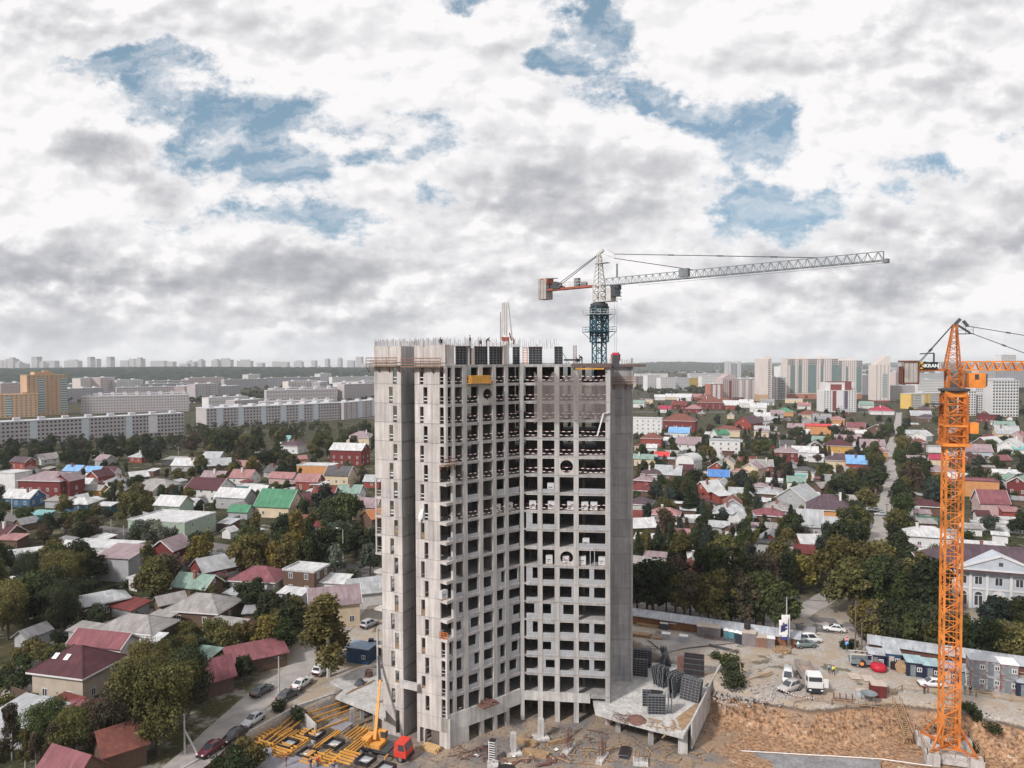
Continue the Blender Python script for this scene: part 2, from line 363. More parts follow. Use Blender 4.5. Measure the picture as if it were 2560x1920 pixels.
PM={k:person_mesh(k) for k in('stand','walk','crouch','bend')}
# ------------------------------------------------------------ ground, pit, roads, hills
PIT=[at(1745,1712),at(2010,1762),at(2215,1748),at(2262,1752),at(2400,1768),at(2580,1812)]
PITPOLY=[(-54,84),at(468,1918)[:2],at(742,1768)[:2],at(835,1738)[:2],(-27,131),(-12,143),(24,143),(33,128)]+[(p.x,p.y) for p in PIT]+[(96,84)]
def inside_dist(x,y):                       # signed distance to the pit edge, positive inside (vectorised)
    n=len(PITPOLY); d=np.full(x.shape,1e9); ins=np.zeros(x.shape,bool)
    for i in range(n):
        ax,ay=PITPOLY[i]; bx,by=PITPOLY[(i+1)%n]; ex,ey=bx-ax,by-ay
        t=np.clip(((x-ax)*ex+(y-ay)*ey)/(ex*ex+ey*ey),0,1); d=np.minimum(d,np.hypot(x-ax-t*ex,y-ay-t*ey))
        c=((ay>y)!=(by>y))&(x<(bx-ax)*(y-ay)/((by-ay) or 1e-9)+ax); ins^=c
    return np.where(ins,d,-d)
def gnoise(x,y,s,seed):
    r=np.random.RandomState(seed); g=r.rand(64,64); u=(x*s)%64; v=(y*s)%64
    i=np.floor(u).astype(int)%64; j=np.floor(v).astype(int)%64; a=u-np.floor(u); b=v-np.floor(v); a=a*a*(3-2*a); b=b*b*(3-2*b)
    return (g[i,j]*(1-a)+g[(i+1)%64,j]*a)*(1-b)+(g[i,(j+1)%64]*(1-a)+g[(i+1)%64,(j+1)%64]*a)*b-0.5
def ground_h(x,y):
    s=inside_dist(x,y)
    right=np.clip((x-24)/24,0,1)
    depth=3.4+1.5*right
    wid=1.0+3.4*right
    k=np.clip(s/wid,0,1); k=k*k*(3-2*k)
    n=gnoise(x,y,0.35,1)*0.5+gnoise(x,y,0.9,2)*0.3+gnoise(x,y,2.1,3)*0.22
    slope=np.clip(4*k*(1-k),0,1)
    gul=gnoise(x,y*0.25,0.55,11)*0.9+gnoise(x,y*0.3,1.3,12)*0.5
    h=-depth*k+n*(0.10+1.5*slope*right+0.25*(s>1)*right+0.12*(s>0))
    h=h+gul*slope*right*1.1
    heap=1.6*np.exp(-(((x-37.5)/6)**2+((y-122)/4.5)**2))+0.9*np.exp(-(((x-47)/7)**2+((y-127)/4)**2))
    h=h+heap*(1+1.2*n)*np.clip(right*2,0,1)
    edge=np.clip(np.minimum(np.minimum(x+70,130-x),np.minimum(y-60,175-y))/6,0,1)
    return h*edge+(n*0.16)*edge*(s<0)*(x>20)
def ground_mat():
    m=bpy.data.materials.new('ground_soil_and_grass'); m.use_nodes=True; w=NT(m.node_tree)
    pos=w.n('ShaderNodeNewGeometry').outputs['Position']
    big=w.noise(pos,0.02,5,0.6); med=w.noise(pos,0.11,6,0.62); fine=w.noise(pos,1.6,6,0.65)
    c=w.mix(w.mr(med,0.42,0.58),(0.026,0.030,0.014),(0.072,0.062,0.036))
    c=w.mix(w.mr(big,0.52,0.62),c,(0.040,0.043,0.02))
    c=w.mix(w.mr(w.noise(pos,0.25,4,0.6),0.58,0.66),c,(0.20,0.18,0.165))
    c=w.mix(1.0,c,w.n('ShaderNodeCombineXYZ',{0:w.mr(fine,.3,.7,.6,1.4),1:w.mr(fine,.3,.7,.6,1.4),2:w.mr(fine,.3,.7,.6,1.4)}).outputs[0],'MULTIPLY')
    bs=w.n('ShaderNodeBsdfPrincipled',{'Base Color':c,'Roughness':0.95,'Specular IOR Level':0.1})
    w.n('ShaderNodeOutputMaterial',{0:bs.outputs[0]}); return m
def site_mat():
    m=bpy.data.materials.new('site_soil'); m.use_nodes=True; w=NT(m.node_tree)
    geo=w.n('ShaderNodeNewGeometry'); pos=geo.outputs['Position']
    s3=w.n('ShaderNodeSeparateXYZ',{0:pos}).outputs
    med=w.noise(pos,0.22,6,0.62); fine=w.noise(pos,1.9,7,0.68); big=w.noise(pos,0.06,4,0.5)
    clay=w.mix(w.mr(fine,0.36,0.64),(0.125,0.066,0.038),(0.52,0.325,0.20))
    clay=w.mix(w.mr(med,0.50,0.68),clay,(0.29,0.21,0.155))
    clay=w.mix(w.mr(w.noise(w.vm('MULTIPLY',pos,(1,1,2.5)),0.6,6,0.65),0.60,0.68),clay,(0.54,0.42,0.32))
    grey=w.mix(w.mr(fine,0.35,0.65),(0.27,0.245,0.225),(0.50,0.46,0.43))
    sandy=w.mix(w.mr(med,0.42,0.6),grey,(0.36,0.29,0.225))
    pit=w.mix(w.mr(med,0.42,0.58),(0.20,0.185,0.18),(0.34,0.265,0.20))
    pit=w.mix(w.mr(fine,0.52,0.66),pit,(0.115,0.10,0.095))
    x=w.m('ADD',s3[0],w.m('MULTIPLY',w.m('SUBTRACT',med,0.5),14.0))
    zz=w.m('ADD',s3[2],w.m('MULTIPLY',w.m('SUBTRACT',fine,0.5),0.7))
    c=w.mix(w.mr(zz,-0.6,-0.2),pit,sandy)
    slope=w.m('MULTIPLY',w.mr(x,28,33),w.mr(zz,-0.75,-0.45,1,0))
    c=w.mix(slope,c,clay)
    dark=w.m('MULTIPLY',w.m('MULTIPLY',w.mr(zz,-1.0,-0.62),w.mr(zz,-0.5,-0.3,1,0)),w.mr(x,28,33))
    c=w.mix(w.m('MULTIPLY',dark,0.75),c,(0.075,0.06,0.05))
    grass=w.mix(w.mr(fine,.35,.65),(0.035,0.042,0.018),(0.10,0.085,0.045))
    left=w.mr(w.m('ADD',s3[0],w.m('MULTIPLY',w.m('SUBTRACT',med,0.5),8.0)),-46,-42,1,0)
    c=w.mix(w.m('MULTIPLY',left,w.mr(med,.40,.50,.4,1)),c,grass)
    weeds=w.m('MULTIPLY',w.mr(w.noise(pos,0.16,5,0.6),0.585,0.63),w.mr(zz,-0.5,0.0))
    c=w.mix(w.m('MULTIPLY',weeds,0.7),c,grass)
    c=w.mix(w.mr(s3[1],150,172),c,w.mix(w.mr(med,.45,.58),grass,(0.15,0.125,0.10)))
    bump=w.n('ShaderNodeBump',{'Height':w.m('ADD',fine,w.noise(pos,6.0,4,0.6)),'Strength':0.6,'Distance':0.25})
    bs=w.n('ShaderNodeBsdfPrincipled',{'Base Color':c,'Roughness':0.95,'Specular IOR Level':0.1,'Normal':bump.outputs[0]})
    w.n('ShaderNodeOutputMaterial',{0:bs.outputs[0]}); return m
M_GROUND=ground_mat(); M_SITE=site_mat()
def make_ground():
    global GX,GY,GZ
    xs=np.arange(-70,130.01,0.8); ys=np.arange(60,175.01,0.8); nx,ny=len(xs),len(ys)
    X,Y=np.meshgrid(xs,ys); Z=ground_h(X,Y); Z[0,:]=Z[-1,:]=0; Z[:,0]=Z[:,-1]=0
    GX,GY,GZ=xs,ys,Z
    mb=MB(); mb.v=[tuple(p) for p in np.stack([X.ravel(),Y.ravel(),Z.ravel()],1)]
    mb.f=[(j*nx+i,j*nx+i+1,(j+1)*nx+i+1,(j+1)*nx+i) for j in range(ny-1) for i in range(nx-1)]; mb.m=[0]*len(mb.f)
    o=mb.build('site_ground',M_SITE,smooth=True); struct('site_ground',o)
    x0,x1,y0,y1=xs[0],xs[-1],ys[0],ys[-1]; B=9000; g=MB()
    for a,b,c,d in ((-B,x0,-600,B),(x1,B,-600,B),(x0,x1,-600,y0),(x0,x1,y1,B)):
        g.add([(a,c,0),(b,c,0),(b,d,0),(a,d,0)],[(0,1,2,3)])
    struct('ground',g.build('ground',M_GROUND))
make_ground()
def ribbon(name, pts, w, m, z=0.02, wiggle=0.0):
    mb=MB(); P=[Vector((p[0],p[1],0)) for p in pts]; Q=[]
    for a,b in zip(P[:-1],P[1:]):
        n=max(1,int((b-a).length/4))
        Q += [a.lerp(b,i/n) for i in range(n)]
    Q.append(P[-1]); L=[]
    for i,p in enumerate(Q):
        d=(Q[min(i+1,len(Q)-1)]-Q[max(i-1,0)]).normalized(); n=Vector((-d.y,d.x,0)); ww=w/2+rng.uniform(-1,1)*wiggle
        L += [p+n*ww+Vector((0,0,z)), p-n*(w/2+rng.uniform(-1,1)*wiggle)+Vector((0,0,z))]
    mb.add(L,[(2*i,2*i+1,2*i+3,2*i+2) for i in range(len(Q)-1)])
    return struct(name,mb.build(name,m))
M_ASPH=mat('asphalt',(0.135,0.122,0.125),0.9,0.18,0.3)
M_DIRT=mat('dusty_road',(0.30,0.275,0.262),0.95,0.22,0.35)
M_PAD=mat('concrete_pad',(0.27,0.265,0.275),0.9,0.2,0.5,'concrete')
STREET=[(150,118),(68,150.5),(-44,193),(-143,243),(-330,330)]
LANE=[(-51.5,80)]+[at(*q_)[:2] for q_ in ((478,1905),(560,1830),(655,1740),(732,1684),(795,1630),(850,1570))]+[(-36,178),(-33,188)]
SIDE=[(62,157),(92,185),(132,255),(181,342),(225,430),(300,560),(420,780)]
ribbon('street',STREET,9.5,M_ASPH,0.03)
ribbon('lane',LANE,5.6,M_DIRT,0.09,0.35)
ribbon('side_road',SIDE,5.4,M_DIRT,0.05,0.5)
ribbon('path',[(-97,150),(-91,135),(-84,120),(-80,104)],4.5,M_DIRT,0.02,0.4)
ribbon('back_lane',[(-98,143),(-70,170),(-52,186)],3.5,M_DIRT,0.02,0.4)
ribbon('yard_track',[(28,140),(46,146),(60,150)],7,M_DIRT,0.22,0.5)
ribbon('far_road',[(-200,700),(-60,760),(120,800),(420,780)],12,M_ASPH,0.05)
M_LINE=mat('road_paint',(0.55,0.54,0.53),0.8,0.25,2)
ribbon('road_marking',[(150,118),(68,150.5),(-44,193)],0.18,M_LINE,0.045)
# hills: a wooded ridge at left, lower hills far off at right
M_WOODS=mat('wooded_hill',(0.020,0.034,0.024),0.95,0.40,0.03)
def hill(name, x0,x1,y0,y1,nx,ny,hf,amp,seed):
    xs=np.linspace(x0,x1,nx); ys=np.linspace(y0,y1,ny); X,Y=np.meshgrid(xs,ys); r=np.random.RandomState(seed)
    T=(Y-y0)/(y1-y0); Z=hf(X,T)+(r.rand(ny,nx)-0.3)*amp*np.minimum(1,T*6)
    Z[0,:]=-1; mb=MB(); mb.v=[tuple(p) for p in np.stack([X.ravel(),Y.ravel(),Z.ravel()],1)]
    mb.f=[(j*nx+i,j*nx+i+1,(j+1)*nx+i+1,(j+1)*nx+i) for j in range(ny-1) for i in range(nx-1)]; mb.m=[0]*len(mb.f)
    return struct(name,mb.build(name,M_WOODS))
hill('hills',-3200,150,1850,3500,420,60,lambda X,T: np.sin(np.clip(T,0,1)*1.57)*(33-4*(X+2600)/2600+3*np.sin(X*0.003)),9,3)
hill('hills',150,4200,4300,5600,320,30,lambda X,T: np.sin(np.clip(T*1.3,0,1.57))*1.3*(28+10*np.exp(-((X-1150)/420)**2)-14*np.clip((X-1500)/1200,0,1)+4*np.sin(X*0.006)),9,5)
hill('hills',-1500,5200,7800,8400,160,8,lambda X,T: np.sin(np.clip(T*1.3,0,1.57))*(34+9*np.sin(X*0.0025+1)+5*np.sin(X*0.006)),8,6)
# ------------------------------------------------------------ the tower under construction
TA=Vector((-10.1,108.9)); TP=Vector((-21.9,114.4)); TC=Vector((1.5,117.9)); TE=Vector((15.8,116.1))
EU=(TA-TP).normalized(); EV=Vector((-EU.y,EU.x)); E1=(TC-TA).normalized(); E2=(TE-TC).normalized()
NU=-EV; N1=Vector((E1.y,-E1.x)); N2=Vector((E2.y,-E2.x))
def tpx(P,e,u,z=40.0):                      # distance along a face at which a photo column falls
    lo,hi=-6.0,40.0
    for _ in range(50):
        m=(lo+hi)/2
        if px((P.x+e.x*m,P.y+e.y*m,z))[0] < u: lo=m
        else: hi=m
    return lo
ZL=[55.6-3*k for k in range(18)]+[1.2]      # tops of the floor slabs
tower=thing('concrete_building','tall unfinished pale grey concrete tower with open floors, in the middle of the site','building',(0,118,-3.4))
def fb(mb,P,e,n,t0,t1,z0,z1,dout,din):      # box on a face
    o=Vector((P.x+e.x*t0+n.x*dout,P.y+e.y*t0+n.y*dout,z0))
    return mb.ob(o,(e.x*(t1-t0),e.y*(t1-t0),0),(-n.x*(dout+din),-n.y*(dout+din),0),(0,0,z1-z0))
M_INT=mat('concrete_inside',(0.165,0.14,0.135),0.95,0.2,0.5,'concrete')  # darker copy of the concrete: shade of the deep floors put into the colour
tB1=tpx(TP,EU,1004); tB2=tpx(TP,EU,1038); tW=tpx(TP,EU,1098.5); LU=(TA-TP).length; L1=(TC-TA).length; L2=(TE-TC).length
SL=6.5
q=lambda P,e,t,n=None,d=0: (P.x+e.x*t+(n.x*d if n else 0),P.y+e.y*t+(n.y*d if n else 0))
OUT=[q(TP,EU,0),q(TP,EU,tB1),q(TP,EU,tB1,EV,SL),q(TP,EU,tB2,EV,SL),q(TP,EU,tB2),tuple(TA),tuple(TC),tuple(TE),(16.7,124.3),(20.9,124.3),(21.6,138),(0,139.5),(-15.0,129.5)]
for k,z in enumerate(ZL):
    s=MB(); s.prism([(x*0.997,118+(y-118)*0.997) for x,y in OUT] if k else [(x*0.998,118+(y-118)*0.998) for x,y in OUT], z-0.25, z)
    s.build('floor_slab',M_SLAB,tower,world=True)
zlo=-3.6
# left wings: wall panels storey by storey with one tall slot window each, open joints between
cols_b1=[(984,993.5),(974,983.5)]; cols_b2=[(1050.5,1060),(1059.5,1069.5)]
LOG=set(range(6,10))|set(range(14,18))
for i in range(-1,19):
    if i==-1: z0,z1=55.6,58.55
    elif i==17: z0,z1=1.2,4.6
    elif i==18: z0,z1=(zlo,1.2)
    else: z0,z1=ZL[i+1],ZL[i]
    g=0.035
    for blk,(ta,tb) in enumerate(((0,tB1),(tB2,tW))):
        mb=MB(); a,b=(cols_b1 if blk==0 else cols_b2)[i%2]; w0,w1=tpx(TP,EU,a),tpx(TP,EU,b)
        if blk==0 and i in LOG|{10,11,12,13}: ta=tpx(TP,EU,952.5)
        if i==-1:
            fb(mb,TP,EU,NU,ta,w0,z0+g,z1,0,0.3); fb(mb,TP,EU,NU,w1,tb,z0+g,z1,0,0.3); fb(mb,TP,EU,NU,w0,w1,z0+g,z1-0.15,-0.06,0.24)
        elif i==18 and blk==1:
            fb(mb,TP,EU,NU,ta,tW-0.3,-1.0,z1-g,0.0,0.3); fb(mb,TP,EU,NU,ta,ta+0.5,z0,-1.0,0,0.3); fb(mb,TP,EU,NU,ta+1.4,ta+1.65,z0,-1.0,0.4,0.3); fb(mb,TP,EU,NU,tW-0.3,tW+1.6,z0,z1-g,0.0,0.3)
        else:
            fb(mb,TP,EU,NU,ta,w0,z0+g,z1-g,0,0.3); fb(mb,TP,EU,NU,w1,tb,z0+g,z1-g,0,0.3)
            fb(mb,TP,EU,NU,w0,w1,z1-0.42,z1-g,0,0.3)
            if i>15: fb(mb,TP,EU,NU,w0,w1,z0+g,z0+0.6,0,0.3)
        mb.build('wall_panel',M_CONC,tower,world=True)
        if i in (8,12,14,16) or (i>9 and rng.random()<0.35 and i<17):      # timber guard in the slot window
            gd=MB(); gd.k=0
            for s in range(5): fb(gd,TP,EU,NU,w0,w1,z0+0.1+s*0.2,z0+0.22+s*0.2,-0.1,0.15)
            gd.build('window_guard',M_WOOD,tower,world=True)
        elif 0<=i<8:
            gd=MB()
            for s in (0.45,1.0): fb(gd,TP,EU,NU,w0,w1,z0+s,z0+s+0.12,-0.1,0.13)
            gd.build('window_guard',M_WHITE,tower,world=True)
    mb=MB(); o=Vector(q(TP,EU,tB1)); 
    fb(mb,o,EV,EU,0.3,SL,z0+g,z1-g if i>=0 else z1,0,0.3)
    mb.build('side_wall',M_CONC_COL,tower,world=True)
    if i in LOG:                            # corner loggia at the left end
        mb=MB(); t5=tpx(TP,EU,952.5)
        fb(mb,TP,EU,NU,-0.02,0.22,z0,z1-0.25,0,0.22); fb(mb,TP,EU,NU,-0.05,t5-0.01,z0-0.30,z0+0.02,0.05,0.3)
        for s in (0.5,1.0): fb(mb,TP,EU,NU,0.22,t5,z0+s,z0+s+0.06,-0.1,0.14)
        mb.build('loggia_frame',M_CONC,tower,world=True)
    elif i in (10,12):
        mb=MB(); fb(mb,TP,EU,NU,-0.3,tpx(TP,EU,952.5)-0.01,z0-0.34,z0+0.02,0.10,1.5); mb.build('balcony_slab',M_CONC,tower,world=True)
mb=MB(); fb(mb,TP,EU,NU,tB1,tB2,zlo,55.6,-SL+0.0,SL+0.25); mb.build('slot_wall',M_CONC_COL,tower,world=True)
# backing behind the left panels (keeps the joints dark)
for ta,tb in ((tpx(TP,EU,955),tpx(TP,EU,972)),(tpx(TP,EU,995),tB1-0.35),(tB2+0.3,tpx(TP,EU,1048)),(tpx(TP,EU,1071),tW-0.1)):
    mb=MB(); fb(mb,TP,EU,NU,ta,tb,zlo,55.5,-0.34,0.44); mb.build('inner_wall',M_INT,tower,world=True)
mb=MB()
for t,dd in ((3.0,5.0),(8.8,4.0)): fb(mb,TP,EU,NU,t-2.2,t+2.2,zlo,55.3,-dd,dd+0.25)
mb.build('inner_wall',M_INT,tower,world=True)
# columns on the two grid faces
F1=[(1110.5,1115),(1131,1138.5),(1158,1168.5),(1197.5,1207.5),(1232,1241),(1262.5,1271.5),(1298,1306.5)]
F2=[None,(1343.5,1355.5),(1386,1398.5),(1434,1446.5),(1513.5,1526)]
def cspan(P,e,c): return tpx(P,e,c[0]),tpx(P,e,c[1])
S1=[cspan(TA,E1,c) for c in F1]; S1[0]=(0.0,0.42); S1[-1]=(L1-0.42,L1+0.02); S2=[(0.35,0.75)]+[cspan(TC,E2,c) for c in F2[1:]]; S2[-1]=(S2[-1][0],L2+0.05)
LO1=set(range(5,14))                        # storeys whose corner at the prow is an open loggia
for j,(a,b) in enumerate(S1):
    mb=MB()
    if j==0:
        for i in range(0,19):
            z0,z1=(ZL[i+1],ZL[i]) if i<18 else (zlo,1.2)
            if i in LO1: continue
            fb(mb,TA,E1,N1,a,b,z0,z1,0.0,0.42)
    elif j==6: mb.cb(TC.x+0.02,TC.y+0.15,zlo,0.62,0.62,55.6-zlo,0.2)
    else: fb(mb,TA,E1,N1,a,b,zlo,55.6,0.0,0.55)
    mb.build('column',M_CONC_COL,tower,world=True)
for j,(a,b) in enumerate(S2):
    if j==0: continue
    mb=MB(); fb(mb,TC,E2,N2,a,b,zlo,55.6,0.0,0.55); mb.build('column',M_CONC_COL,tower,world=True)
mb=MB()
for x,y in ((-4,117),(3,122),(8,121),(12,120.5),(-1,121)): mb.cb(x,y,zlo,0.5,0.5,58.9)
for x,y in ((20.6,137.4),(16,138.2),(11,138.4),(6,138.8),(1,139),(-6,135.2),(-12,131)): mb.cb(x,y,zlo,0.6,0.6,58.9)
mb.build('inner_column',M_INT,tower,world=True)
# edge beams
for i in range(0,19):
    z=ZL[i]; mb=MB(); h=0.42
    for j in range(6): fb(mb,TA,E1,N1,S1[j][1]-.002*(j>0),S1[j+1][0]+.002,z-h,z+0.012,-0.04,0.4)
    mb.build('edge_beam',M_CONC_COL,tower,world=True); mb=MB()
    for j in range(4): fb(mb,TC,E2,N2,S2[j][1],S2[j+1][0],z-h,z+0.012,-0.04,0.4)
    mb.build('edge_beam',M_CONC_COL,tower,world=True)
    if i-1 in LO1 or i in LO1:
        mb=MB(); mb.prism([q(TA,E1,S1[1][0],N1,0.02),(TA.x+N1.x*0.34-EU.x*0.0+NU.x*0.3,TA.y+N1.y*0.34+NU.y*0.3),q(TP,EU,tW,NU,0.03),q(TP,EU,tW,NU,-0.4),q(TA,E1,S1[1][0],N1,-0.4)],z-0.44,z+0.02)
        mb.build('balcony_slab',M_CONC,tower,world=True)
# prow strip: narrow slot windows between the left wing and the corner where there is no loggia
for i in range(0,19):
    if i in LO1: continue
    z0,z1=(ZL[i+1],ZL[i]) if i<18 else (zlo,1.2)
    mb=MB()
    if i==18: fb(mb,TP,EU,NU,tW+0.005,LU,-1.0,z1-0.03,0,0.3)
    else:
        fb(mb,TP,EU,NU,LU-0.30,LU-0.004,z0+.03,z1-.03,0,0.28); fb(mb,TP,EU,NU,tW+0.005,LU-0.30,z1-0.45,z1-.03,0,0.28); fb(mb,TP,EU,NU,tW+.005,tW+0.12,z0+.03,z1-.45,0,.28)
        for s in (0.5,1.05): fb(mb,TP,EU,NU,tW+0.12,LU-0.3,z0+s,z0+s+0.1,-0.1,0.14)
    mb.build('corner_wall',M_CONC,tower,world=True)
# low walls of the basement storey: a deep fair-faced band and piers
mb=MB(); fb(mb,TA,E1,N1,0.0,L1-3.0,-1.0,1.75,0.10,0.35); fb(mb,TA,E1,N1,L1-3.0,L1-0.35,-0.6,1.9,0.08,0.35)
fb(mb,TA,E1,N1,0.0,S1[2][1],zlo,-1.0,0.06,0.35)
mb.build('band_wall',M_CONC_WHITE,tower,world=True)
mb=MB(); fb(mb,TC,E2,N2,0.4,L2-3.2,0.0,1.45,0.08,0.35); mb.build('band_wall',M_CONC_WHITE,tower,world=True)
# right pylon, closed, storey by storey
PY=Vector((16.5,124.3)); ex=Vector((1,0)); ny=Vector((0,-1)); PW=20.9-16.5
for i in range(0,19):
    z0,z1=(ZL[i+1],ZL[i]) if i<18 else (zlo,1.2)
    mb=MB(); fb(mb,PY,ex,ny,-0.2,PW-0.3,z0+0.03,z1-0.03,0,0.3); mb.build('pylon_panel',M_CONC_GREY,tower,world=True)
mb=MB(); fb(mb,PY,ex,ny,PW-0.29,PW,zlo,56.6,0.04,0.4); fb(mb,PY,ex,ny,PW-0.02,PW+0.12,zlo,55.5,-0.6,0.9); mb.build('pylon_edge',M_CONC,tower,world=True)
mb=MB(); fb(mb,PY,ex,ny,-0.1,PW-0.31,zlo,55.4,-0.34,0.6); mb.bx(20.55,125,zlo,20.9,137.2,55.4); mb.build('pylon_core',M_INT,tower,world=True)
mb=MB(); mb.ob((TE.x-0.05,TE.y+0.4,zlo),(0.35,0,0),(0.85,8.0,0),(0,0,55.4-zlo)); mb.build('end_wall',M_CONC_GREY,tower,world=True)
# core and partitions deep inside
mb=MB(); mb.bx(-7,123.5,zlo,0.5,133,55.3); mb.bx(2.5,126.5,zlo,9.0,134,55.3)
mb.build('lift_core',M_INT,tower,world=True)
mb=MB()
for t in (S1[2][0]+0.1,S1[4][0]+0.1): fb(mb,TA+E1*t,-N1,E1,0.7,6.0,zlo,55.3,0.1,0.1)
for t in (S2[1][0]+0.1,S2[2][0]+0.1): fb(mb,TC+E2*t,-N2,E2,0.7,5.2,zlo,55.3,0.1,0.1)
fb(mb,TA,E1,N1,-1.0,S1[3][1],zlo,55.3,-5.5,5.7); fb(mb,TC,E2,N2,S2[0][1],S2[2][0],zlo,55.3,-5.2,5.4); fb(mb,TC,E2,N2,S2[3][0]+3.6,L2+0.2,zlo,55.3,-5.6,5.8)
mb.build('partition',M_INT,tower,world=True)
# what fills each bay: . open, t tape, p parapet, w wall with one window, h half wall, c round opening
G1=['tttttt','tttctt','tttttt','tttttt','tttttt','tttttt','.pp.pp','tttttt','ppp.pp','ppp.pp','......','.wwwhw','.wpwww','.wwpww','.wwpww','wwhpww','wwwpww','.t....']
G2=['tttt','tttt','tttt','tttt','tttt','ttct','.p.p','tttt','hp.p','...p','..cm','hppw','p.ww','www.','hwpw','pwpw','wwpw','....']
def tape(P,e,n,t0,t1,z):
    mb=MB(); 
    for h,ph in ((0.45,0),(1.05,1)):
        N=max(3,int((t1-t0)/0.42)); 
        for s in range(N):
            mb.k=(s+ph)%2; a=t0+(t1-t0)*s/N; b=t0+(t1-t0)*(s+1)/N; sag=-0.10*math.sin(math.pi*(s+.5)/N)
            fb(mb,P,e,n,a,b,z+h+sag,z+h+sag+0.10,-0.12,0.15)
    mb.build('barrier_tape',[M_WHITE,M_REDW],tower,world=True)
def infill(P,e,n,t0,t1,z0,z1,kd):
    mb=MB(); d=(-0.10,0.30)
    sill=rng.choice((0.55,0.75,0.9)); top=z1-0.42
    if kd=='p': fb(mb,P,e,n,t0,t1,z0+0.015,z0+sill,*d)
    elif kd=='h':
        m=t0+(t1-t0)*0.55; fb(mb,P,e,n,t0,m,z0+0.015,top,*d); fb(mb,P,e,n,m,t1,z0+0.015,z0+0.75,*d)
    elif kd in 'wm':
        W=t1-t0
        if W>4:
            m=t0+W*0.40; a=t0+W*0.58
            if kd=='m':
                for s in (0.42,0.58): fb(mb,P,e,n,t0+W*s,t0+W*s+0.12,z0,top,*d)
            else:
                fb(mb,P,e,n,m,a,z0+0.015,top,*d); fb(mb,P,e,n,t0,m,z0+0.015,z0+sill,*d); fb(mb,P,e,n,a,t1,z0+0.015,z0+sill-0.1,*d)
        else:
            f=rng.choice((0.0,0.0,0.25,0.4)); g=rng.choice((0.0,0.3,0.15)) if f<0.3 else 0.0
            a=t0+W*f; b=t1-W*g
            if f: fb(mb,P,e,n,t0,a,z0+0.015,top,*d)
            if g: fb(mb,P,e,n,b,t1,z0+0.015,top,*d)
            fb(mb,P,e,n,a,b,z0+0.015,z0+sill,*d)
            if rng.random()<0.4: fb(mb,P,e,n,a,b,top-0.35,top,*d)
    if mb.v: mb.build('infill_wall',M_BLOCK,tower,world=True)
for G,P,e,n,S in ((G1,TA,E1,N1,S1),(G2,TC,E2,N2,S2)):
    for i in range(18):
        z0,z1=ZL[i+1],ZL[i]
        for j,kd in enumerate(G[i]):
            t0,t1=S[j][1]+0.01,S[j+1][0]-0.01
            if kd=='t': tape(P,e,n,t0,t1,z0)
            elif kd=='c':
                mb=MB(); circle_panel(mb,(P.x,P.y),e,n,t0-0.02,t1+0.02,z0-0.1,z1-0.25,min(1.2,(t1-t0)/2-0.08),0.4); mb.build('round_opening_panel',M_CONC,tower,world=True)
                tape(P,e,n,t0+0.4,t1-0.4,z0+0.15)
            elif kd!='.': infill(P,e,n,t0,t1,z0,z1,kd)
# crown: fresh panels beside the prow, starter bars
mb=MB(); fb(mb,TP,EU,NU,tW+0.01,LU,55.65,58.7,0,0.3); fb(mb,TA,E1,N1,0.32,S1[1][1]-1.0,55.65,58.7,0,0.3); fb(mb,TA,E1,N1,S1[1][1]-0.98,S1[1][1]-0.1,55.65,58.6,0,0.3)
mb.build('crown_panel',M_CONC,tower,world=True)
mb=MB()
def bars(P,e,n,t0,t1,z,step,hmin=0.7,hmax=1.3,dd=(0.08,0.24)):
    t=t0
    while t<t1:
        for d in dd:
            x,y=P.x+e.x*t-n.x*d,P.y+e.y*t-n.y*d; h=rng.uniform(hmin,hmax)
            mb.bar((x,y,z-0.3),(x+rng.uniform(-.05,.05),y,z+h),0.035)
        t+=step*rng.uniform(0.7,1.4)
bars(TP,EU,NU,0.1,tB1,58.55,0.22); bars(TP,EU,NU,tB2,LU,58.55,0.2); bars(TA,E1,N1,0.2,L1,58.6,0.28,0.2,1.4)
o=Vector(q(TP,EU,tB1)); bars(o,EV,EU,0.3,5,58.55,0.25)
bars(TC,E2,N2,0.3,6.2,58.4,0.3,0.3,1.5); bars(PY,ex,ny,0,PW,55.6,0.3,0.5,1.0)
mb.build('rebar_starters',M_RUST,tower,world=True)
M_EDGE=mat('edge_form',(0.13,0.095,0.085),0.9,0.2,2)
mb=MB(); fb(mb,TC,E2,N2,S2[3][0]-0.3,L2+0.2,55.05,55.75,0.45,-0.05); mb.ob((TE.x,TE.y-0.4,55.2),(1.2,7.6,0),(0.2,0,0),(0,0,0.45)); mb.bx(16.5,123.7,55.1,23.0,124.0,55.55); mb.build('edge_formwork',M_EDGE,tower,world=True)
mb=MB(); fb(mb,TC,E2,N2,S2[3][0]+0.3,L2-0.9,54.75,54.98,0.62,-0.5); mb.build('yellow_beam',M_YEL,tower,world=True)
